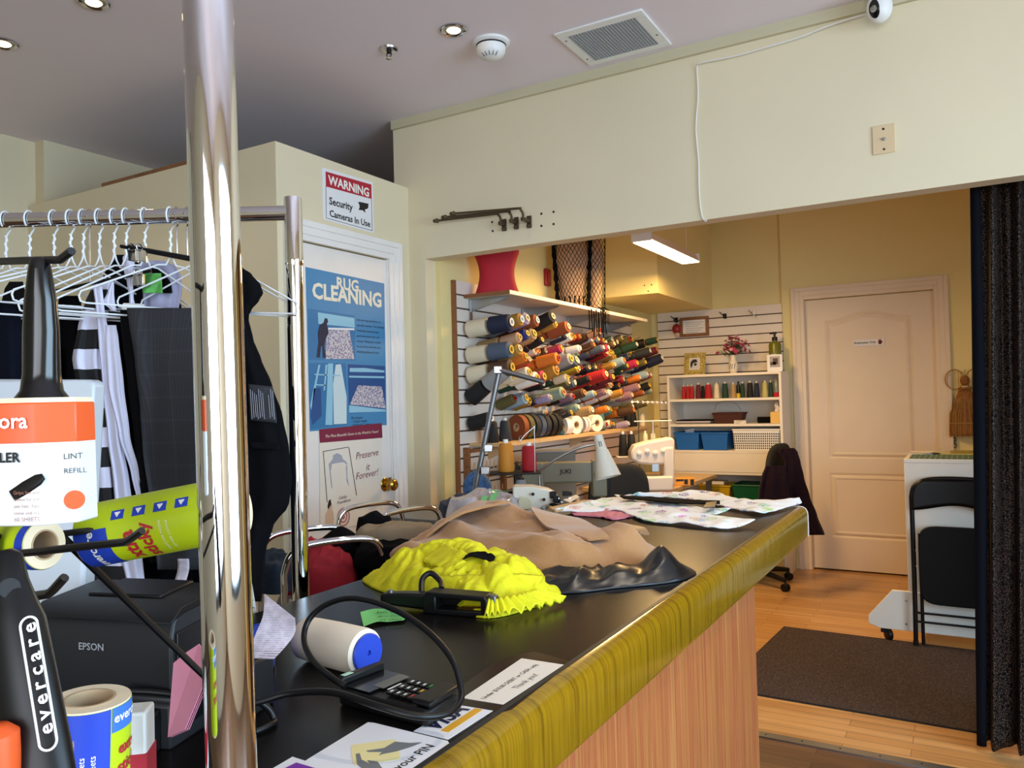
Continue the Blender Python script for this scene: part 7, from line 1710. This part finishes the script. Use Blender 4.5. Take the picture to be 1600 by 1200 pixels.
# ================================================================== right hand side: craft table, folding chair, curtain, mat
CY = 4.62
tl = onY(1412, 717, CY); tz = tl.z
bl = onY(1420, 985, CY)
t = thing('craft_table', 'white rolling craft table with a cutting mat on top, beside the cream door', 'table', (.0, CY + .3, 0))
build(MB().box(tl.x, .75, CY, CY + .02, .08, tz-.02), 'leaf_panel', 'melamine', parent=t, bevel=.002)
build(MB().box(tl.x, .75, CY-.001, CY + .62, tz-.02, tz), 'table_top', 'melamine', parent=t, bevel=.002)
build(MB().box(tl.x + .03, tl.x + .05, CY + .02, CY + .60, .06, tz-.02), 'end_panel', 'melamine', parent=t)
f0, f1, f2, f3 = onY(1358, 976, CY + .01), onY(1358, 960, CY + .01), onY(1386, 925, CY + .01), onY(1425, 985, CY + .01)
pts_ = [(f0.x, .085), (f0.x, f1.z), (onY(1394, 922, CY).x, onY(1394, 922, CY).z), (tl.x + .35, onY(1394, 922, CY).z), (tl.x + .35, .065), (onY(1375, 985, CY).x, .065)]
build(MB().prism([(x, CY - .004, z) for x, z in pts_], (0, .022, 0)), 'foot_board', 'melamine', parent=t, bevel=.002)
for x in (onY(1388, 990, CY).x, .6):
    for y in (CY + .01, CY + .55):
        q = Vector((x, y, .033)); build(MB().lathe([(.008, -.012), (.030, -.010), (.032, 0), (.030, .010), (.008, .012)], q, Vector((.8, .6, 0)), 20).obox(q + Vector((-.018, 0, .022)), X_*.018, Y_*.010, Z_*.012), 'caster', 'black_plastic', parent=t)
b = MB()
for px, py in ((1416, 939), (1416, 975)): b.lathe([(.006, 0), (.006, .003)], onY(px, py, CY-.004), -Y_, 10)
build(b, 'bolts', 'steel', parent=t)
m_, nt, bb = base('mat_grid', .5); L = nt.links; mp = coord(nt); fac = None
for ax_ in (0, 1):
    sp = nd(nt, 'ShaderNodeSeparateXYZ'); L.new(mp.outputs[0], sp.inputs[0])
    a1 = nd(nt, 'ShaderNodeMath', operation='MULTIPLY'); L.new(sp.outputs[ax_], a1.inputs[0]); a1.inputs[1].default_value = 40
    a2 = nd(nt, 'ShaderNodeMath', operation='FRACT'); L.new(a1.outputs[0], a2.inputs[0]); a3 = nd(nt, 'ShaderNodeMath', operation='LESS_THAN'); L.new(a2.outputs[0], a3.inputs[0]); a3.inputs[1].default_value = .14
    if fac is None: fac = a3
    else:
        s_ = nd(nt, 'ShaderNodeMath', operation='MAXIMUM'); L.new(fac.outputs[0], s_.inputs[0]); L.new(a3.outputs[0], s_.inputs[1]); fac = s_
r = ramp(nt, [(0, '#1f5240'), (1, '#8fa88f')]); L.new(fac.outputs[0], r.inputs[0]); L.new(r.outputs[0], bb.inputs['Base Color']); MATS['mat_grid'] = m_
c0 = onZ(1424, 715, tz)
build(MB().box(tl.x + .025, .70, CY + .02, CY + .30, tz + .0005, tz + .0035), 'cutting_mat', 'mat_grid', label='green gridded cutting mat lying on the white craft table', cat='cutting mat')
build(MB().box(tl.x + .12, .70, CY + .33, CY + .60, tz + .0005, tz + .006), 'ruler_sheet', mat('acrylic_yellow', '#b9b463', .15), label='clear yellowish acrylic sheet behind the cutting mat on the craft table', cat='sheet')
q = Vector((tl.x + .09, CY + .30, tz))
t = thing('small_scissors', 'small metal scissors lying at the corner of the craft table', 'scissors', q)
for s_ in (-1, 1):
    d_ = Vector((-.85, .3*s_ + .2, 0)).normalized(); e_ = Vector((.8, .45 + .25*s_, 0)).normalized()
    build(MB().obox(q + d_*.045 + Z_*(.006 + .002*s_), d_*.045, Vector((-d_.y, d_.x, 0))*.005, Z_*.001).tube([q + Z_*.006, q + e_*.035 + Z_*.006], .003, 6), 'blade', 'steel', parent=t)
    build(MB().tube([q + e_*.053 + Vector((math.cos(k*PI/6)*.018, math.sin(k*PI/6)*.013, .007)) for k in range(12)], .003, 6, closed=True), 'finger_ring', 'dark_grey_plastic', parent=t)
# folding chair
FY = CY - .045
def FC(px, py, dy_=0): return onY(px, py, FY + dy_)
t = thing('folding_chair', 'black folding chair folded flat against the white craft table', 'folding chair', Vector((FC(1480, 1010).x, FY, 0)))
lx = FC(1421, 800).x + .012; rx = lx + .40; topz = FC(1470, 747).z
ftz = .0
fr_pts = [Vector((lx - .012 + .008, FY, .004)), Vector((lx, FY, .35)), Vector((lx, FY, topz-.12))] + spline([Vector((lx, FY, topz-.10)), Vector((lx+.02, FY, topz-.04)), Vector((lx+.10, FY, topz-.006)), Vector((rx-.10, FY, topz-.006)), Vector((rx-.02, FY, topz-.04)), Vector((rx, FY, topz-.10))], 24) + [Vector((rx, FY, .35)), Vector((rx + .004, FY, .004))]
build(MB().tube(fr_pts, .0115, 10), 'front_frame', 'black_metal', parent=t)
b2 = [Vector((lx + .03, FY + .022, .012)), Vector((lx + .03, FY + .022, .58)), Vector((rx - .03, FY + .022, .58)), Vector((rx - .03, FY + .022, .012))]
build(MB().tube(b2, .009, 10), 'rear_frame', 'black_metal', parent=t)
z_a, z_b = FC(1460, 789).z, topz
def bp(u, v):
    x = lx + u*(rx-lx); zt_ = topz - .006 - .10*max(0, abs(u-.5)*2 - .72)/.28 * max(0, abs(u-.5)*2-.72)/.28
    zb_ = z_a + .028*math.cos((u-.5)*2*PI)*.5 - .014
    return Vector((x, FY - .016 + .03*(1 - (2*u-1)**2)*.3, zb_ + (zt_ - zb_)*v))
build(MB().grid(bp, 30, 8), 'backrest', 'black_metal', parent=t, solid=.004, smooth=60)
b = MB()
for px, py in ((1437, 770), (1488, 764)): b.lathe([(.005, 0), (.004, .003)], FC(px, py, -.014), -Y_, 10)
build(b, 'rivets', 'dark_grey_plastic', parent=t)
zs0, zs1 = FC(1480, 945).z, FC(1480, 822).z; sx0, sx1 = lx + .024, rx - .024
sp_out = [((sx0+sx1)/2 + (sx1-sx0)/2*math.copysign(abs(math.cos(a))**.35, math.cos(a)), (zs0+zs1)/2 + (zs1-zs0)/2*math.copysign(abs(math.sin(a))**.35, math.sin(a))) for a in [i*2*PI/40 for i in range(40)]]
build(MB().prism([(x, FY - .012, z) for x, z in sp_out], (0, -.026, 0)), 'seat', mat('vinyl_black', '#060606', .5, **{'Specular IOR Level': .2}), parent=t, bevel=.006, segs=3)
for z in (FC(1480, 962).z, FC(1480, 976).z): build(MB().tube([Vector((lx, FY, z)), Vector((rx, FY, z))], .006, 8), 'cross_rod', 'black_metal', parent=t)
b = MB()
for q in (fr_pts[0], fr_pts[-1]): b.lathe([(.013, 0), (.013, .03)], (q.x, q.y, .001), Z_, 12)
build(b, 'foot_cap', 'black_plastic', parent=t)
b = MB()
for z in (.42, .50): b.lathe([(.005, 0), (.005, .004)], (lx + .014, FY - .008, z), -Y_, 8)
build(b, 'pivot_pins', 'steel', parent=t)
# curtain
m_, nt, bb = base('leopard_cloth', .5, **{'Specular IOR Level': .12}); L = nt.links; mp = coord(nt, (1, 1, .8)); v = nd(nt, 'ShaderNodeTexVoronoi'); v.feature = 'DISTANCE_TO_EDGE'; v.inputs['Scale'].default_value = 130; L.new(mp.outputs[0], v.inputs[0])
r = ramp(nt, [(.10, '#060506'), (.28, '#5b4a40'), (.45, '#070606')]); L.new(v.outputs['Distance'], r.inputs[0]); L.new(r.outputs[0], bb.inputs['Base Color']); MATS['leopard_cloth'] = m_
t = thing('curtain', 'dark leopard print curtain hanging at the side of the workroom opening', 'curtain', (.15, 3.36, 0))
def cur(u, v):
    x = -.018 + .52*u + .004*math.sin(v*3); am = .034*(.75 + .25*v)
    y = 3.36 + am*math.sin(2*PI*(u*6.2 + .05*math.sin(v*4))) + .012*math.sin(2*PI*u*13.1 + v*2)
    x += .046*(1 - v)
    return Vector((x + .012*math.sin(2*PI*u*6.2)*v, y, .028 + (2.10-.028)*(1-v) + .006*math.sin(u*40)*v))
build(MB().grid(cur, 150, 50), 'drape', 'leopard_cloth', parent=t, solid=.002, smooth=180)
build(MB().grid(lambda u, v: Vector((-.020 + .046*(1-v) + .030*u + .012*math.sin(v*PI)*u, 3.335 - .008*math.sin(u*PI), .03 + 2.06*(1-v))), 8, 40), 'lining_edge', mat('lining_navy', '#060810', .8, var=.4, scale=200, **{'Specular IOR Level': .1}), parent=t, solid=.002, smooth=180)
build(MB().tube([(-.06, 3.36, 2.11), (.9, 3.36, 2.11)], .010, 12), 'rod', 'black_metal', parent=t)
# floor mat
m_, nt, bb = base('carpet_brown', .95); n = nd(nt, 'ShaderNodeTexNoise'); n.inputs['Scale'].default_value = 170; n.inputs['Detail'].default_value = 2; nt.links.new(coord(nt).outputs[0], n.inputs[0])
r = ramp(nt, [(.35, '#1e1512'), (.55, '#3d2c25'), (.68, '#5c4a40'), (.8, '#7d6c62')]); nt.links.new(n.outputs['Fac'], r.inputs[0]); nt.links.new(r.outputs[0], bb.inputs['Base Color']); MATS['carpet_brown'] = m_
t = thing('floor_mat', 'dark brown carpet mat on the laminate floor of the workroom', 'mat', (-.3, 4.08, 0))
build(MB().prism([(-1.02, 3.55, .0005), (.55, 3.515, .0005), (.55, 4.60, .0005), (-.955, 4.635, .0005)], (0, 0, .007)), 'pile', 'carpet_brown', parent=t, bevel=.003)
build(MB().tube([(-1.02, 3.55, .004), (.55, 3.515, .004), (.55, 4.60, .004), (-.955, 4.635, .004)], .0042, 6, closed=True), 'binding', mat('binding_dark', '#17110f', .9), parent=t)
# straw doll and chain on the wall
q = onY(1508, 605, 6.18)
t = thing('straw_doll', 'straw doll with round wings hanging on the wall beside the curtain', 'doll', q)
mat('straw', '#8a5a26', .7, var=.35, scale=40, stretch=(6, 6, .6), bump=.6, bscale=120); mat('straw_pale', '#a8814a', .7)
def skirt(u, v):
    th = 2*PI*u; r_ = .030 + .075*v**.6 - .012*max(0, v-.85)/.15
    return q + Vector((math.cos(th)*r_*(1 + .03*math.sin(u*90)), math.sin(th)*r_*.5, -.02 - .31*v))
build(MB().grid(skirt, 60, 16, cu=True), 'skirt', 'straw', parent=t, solid=.003, smooth=180)
b = MB(); rg4 = random.Random(4)
for i in range(70):
    th = rg4.random()*2*PI; r0_, r1_ = .032, .098 + rg4.random()*.016
    b.tube([q + Vector((math.cos(th)*r0_, math.sin(th)*r0_*.5, -.02)), q + Vector((math.cos(th)*r1_*.93, math.sin(th)*r1_*.5, -.18)), q + Vector((math.cos(th)*r1_, math.sin(th)*r1_*.5, -.325 - rg4.random()*.02))], .0016, 4)
build(b, 'straw_strands', 'straw_pale', parent=t)
build(MB().ball(q + Z_*.045, (.030, .028, .036), 16, 10), 'head', 'straw', parent=t)
build(MB().tube([q + Vector((math.cos(a)*.034, math.sin(a)*.02, -.012 + .004*math.sin(a*3))) for a in [i*2*PI/20 for i in range(20)]], .009, 8, closed=True), 'neck_ruff', 'straw', parent=t)
build(MB().tube([q + Vector((math.cos(a)*.10, math.sin(a)*.05, -.245)) for a in [i*2*PI/30 for i in range(30)]], .004, 6, closed=True), 'skirt_cord', 'straw_pale', parent=t)
for s_ in (-1, 1):
    wc = q + Vector((s_*.062, .02, .055)); ring = [wc + Vector((math.cos(a)*.055, .004*math.sin(a*2), math.sin(a)*.068)) for a in [i*2*PI/26 for i in range(26)]]
    wg = build(MB().tube(ring, .004, 6, closed=True), 'wing', 'straw_pale', parent=t)
    b = MB()
    for k in range(1, 7): b.tube([wc + Vector((-.055 + .11*k/7, 0, -.068*math.sqrt(max(0, 1-(1-2*k/7)**2)))), wc + Vector((-.055 + .11*k/7, 0, .068*math.sqrt(max(0, 1-(1-2*k/7)**2))))], .001, 4)
    build(b, 'wing_mesh', 'straw_pale', parent=wg)
build(MB().tube([q + Z_*.075, Vector((q.x, 6.235, q.z + .12))], .002, 6), 'hanging_loop', 'straw_pale', parent=t)
b = MB(); a, c = onY(1488, 638, 6.215), onY(1492, 696, 6.215)
for i in range(14):
    k = a.lerp(c, i/13); d_ = X_ if i % 2 else Y_
    b.tube([k + d_*(.010*math.cos(th)) + Z_*(.017*math.sin(th)) for th in [j*2*PI/10 for j in range(10)]], .0032, 6, closed=True)
b.tube([a + Z_*.015, Vector((a.x, 6.237, a.z + .02))], .003, 6)
build(b, 'chain', mat('chain_grey', '#5b5a50', .5, .6), label='grey chain hanging on the wall between the cream door and the straw doll', cat='chain')
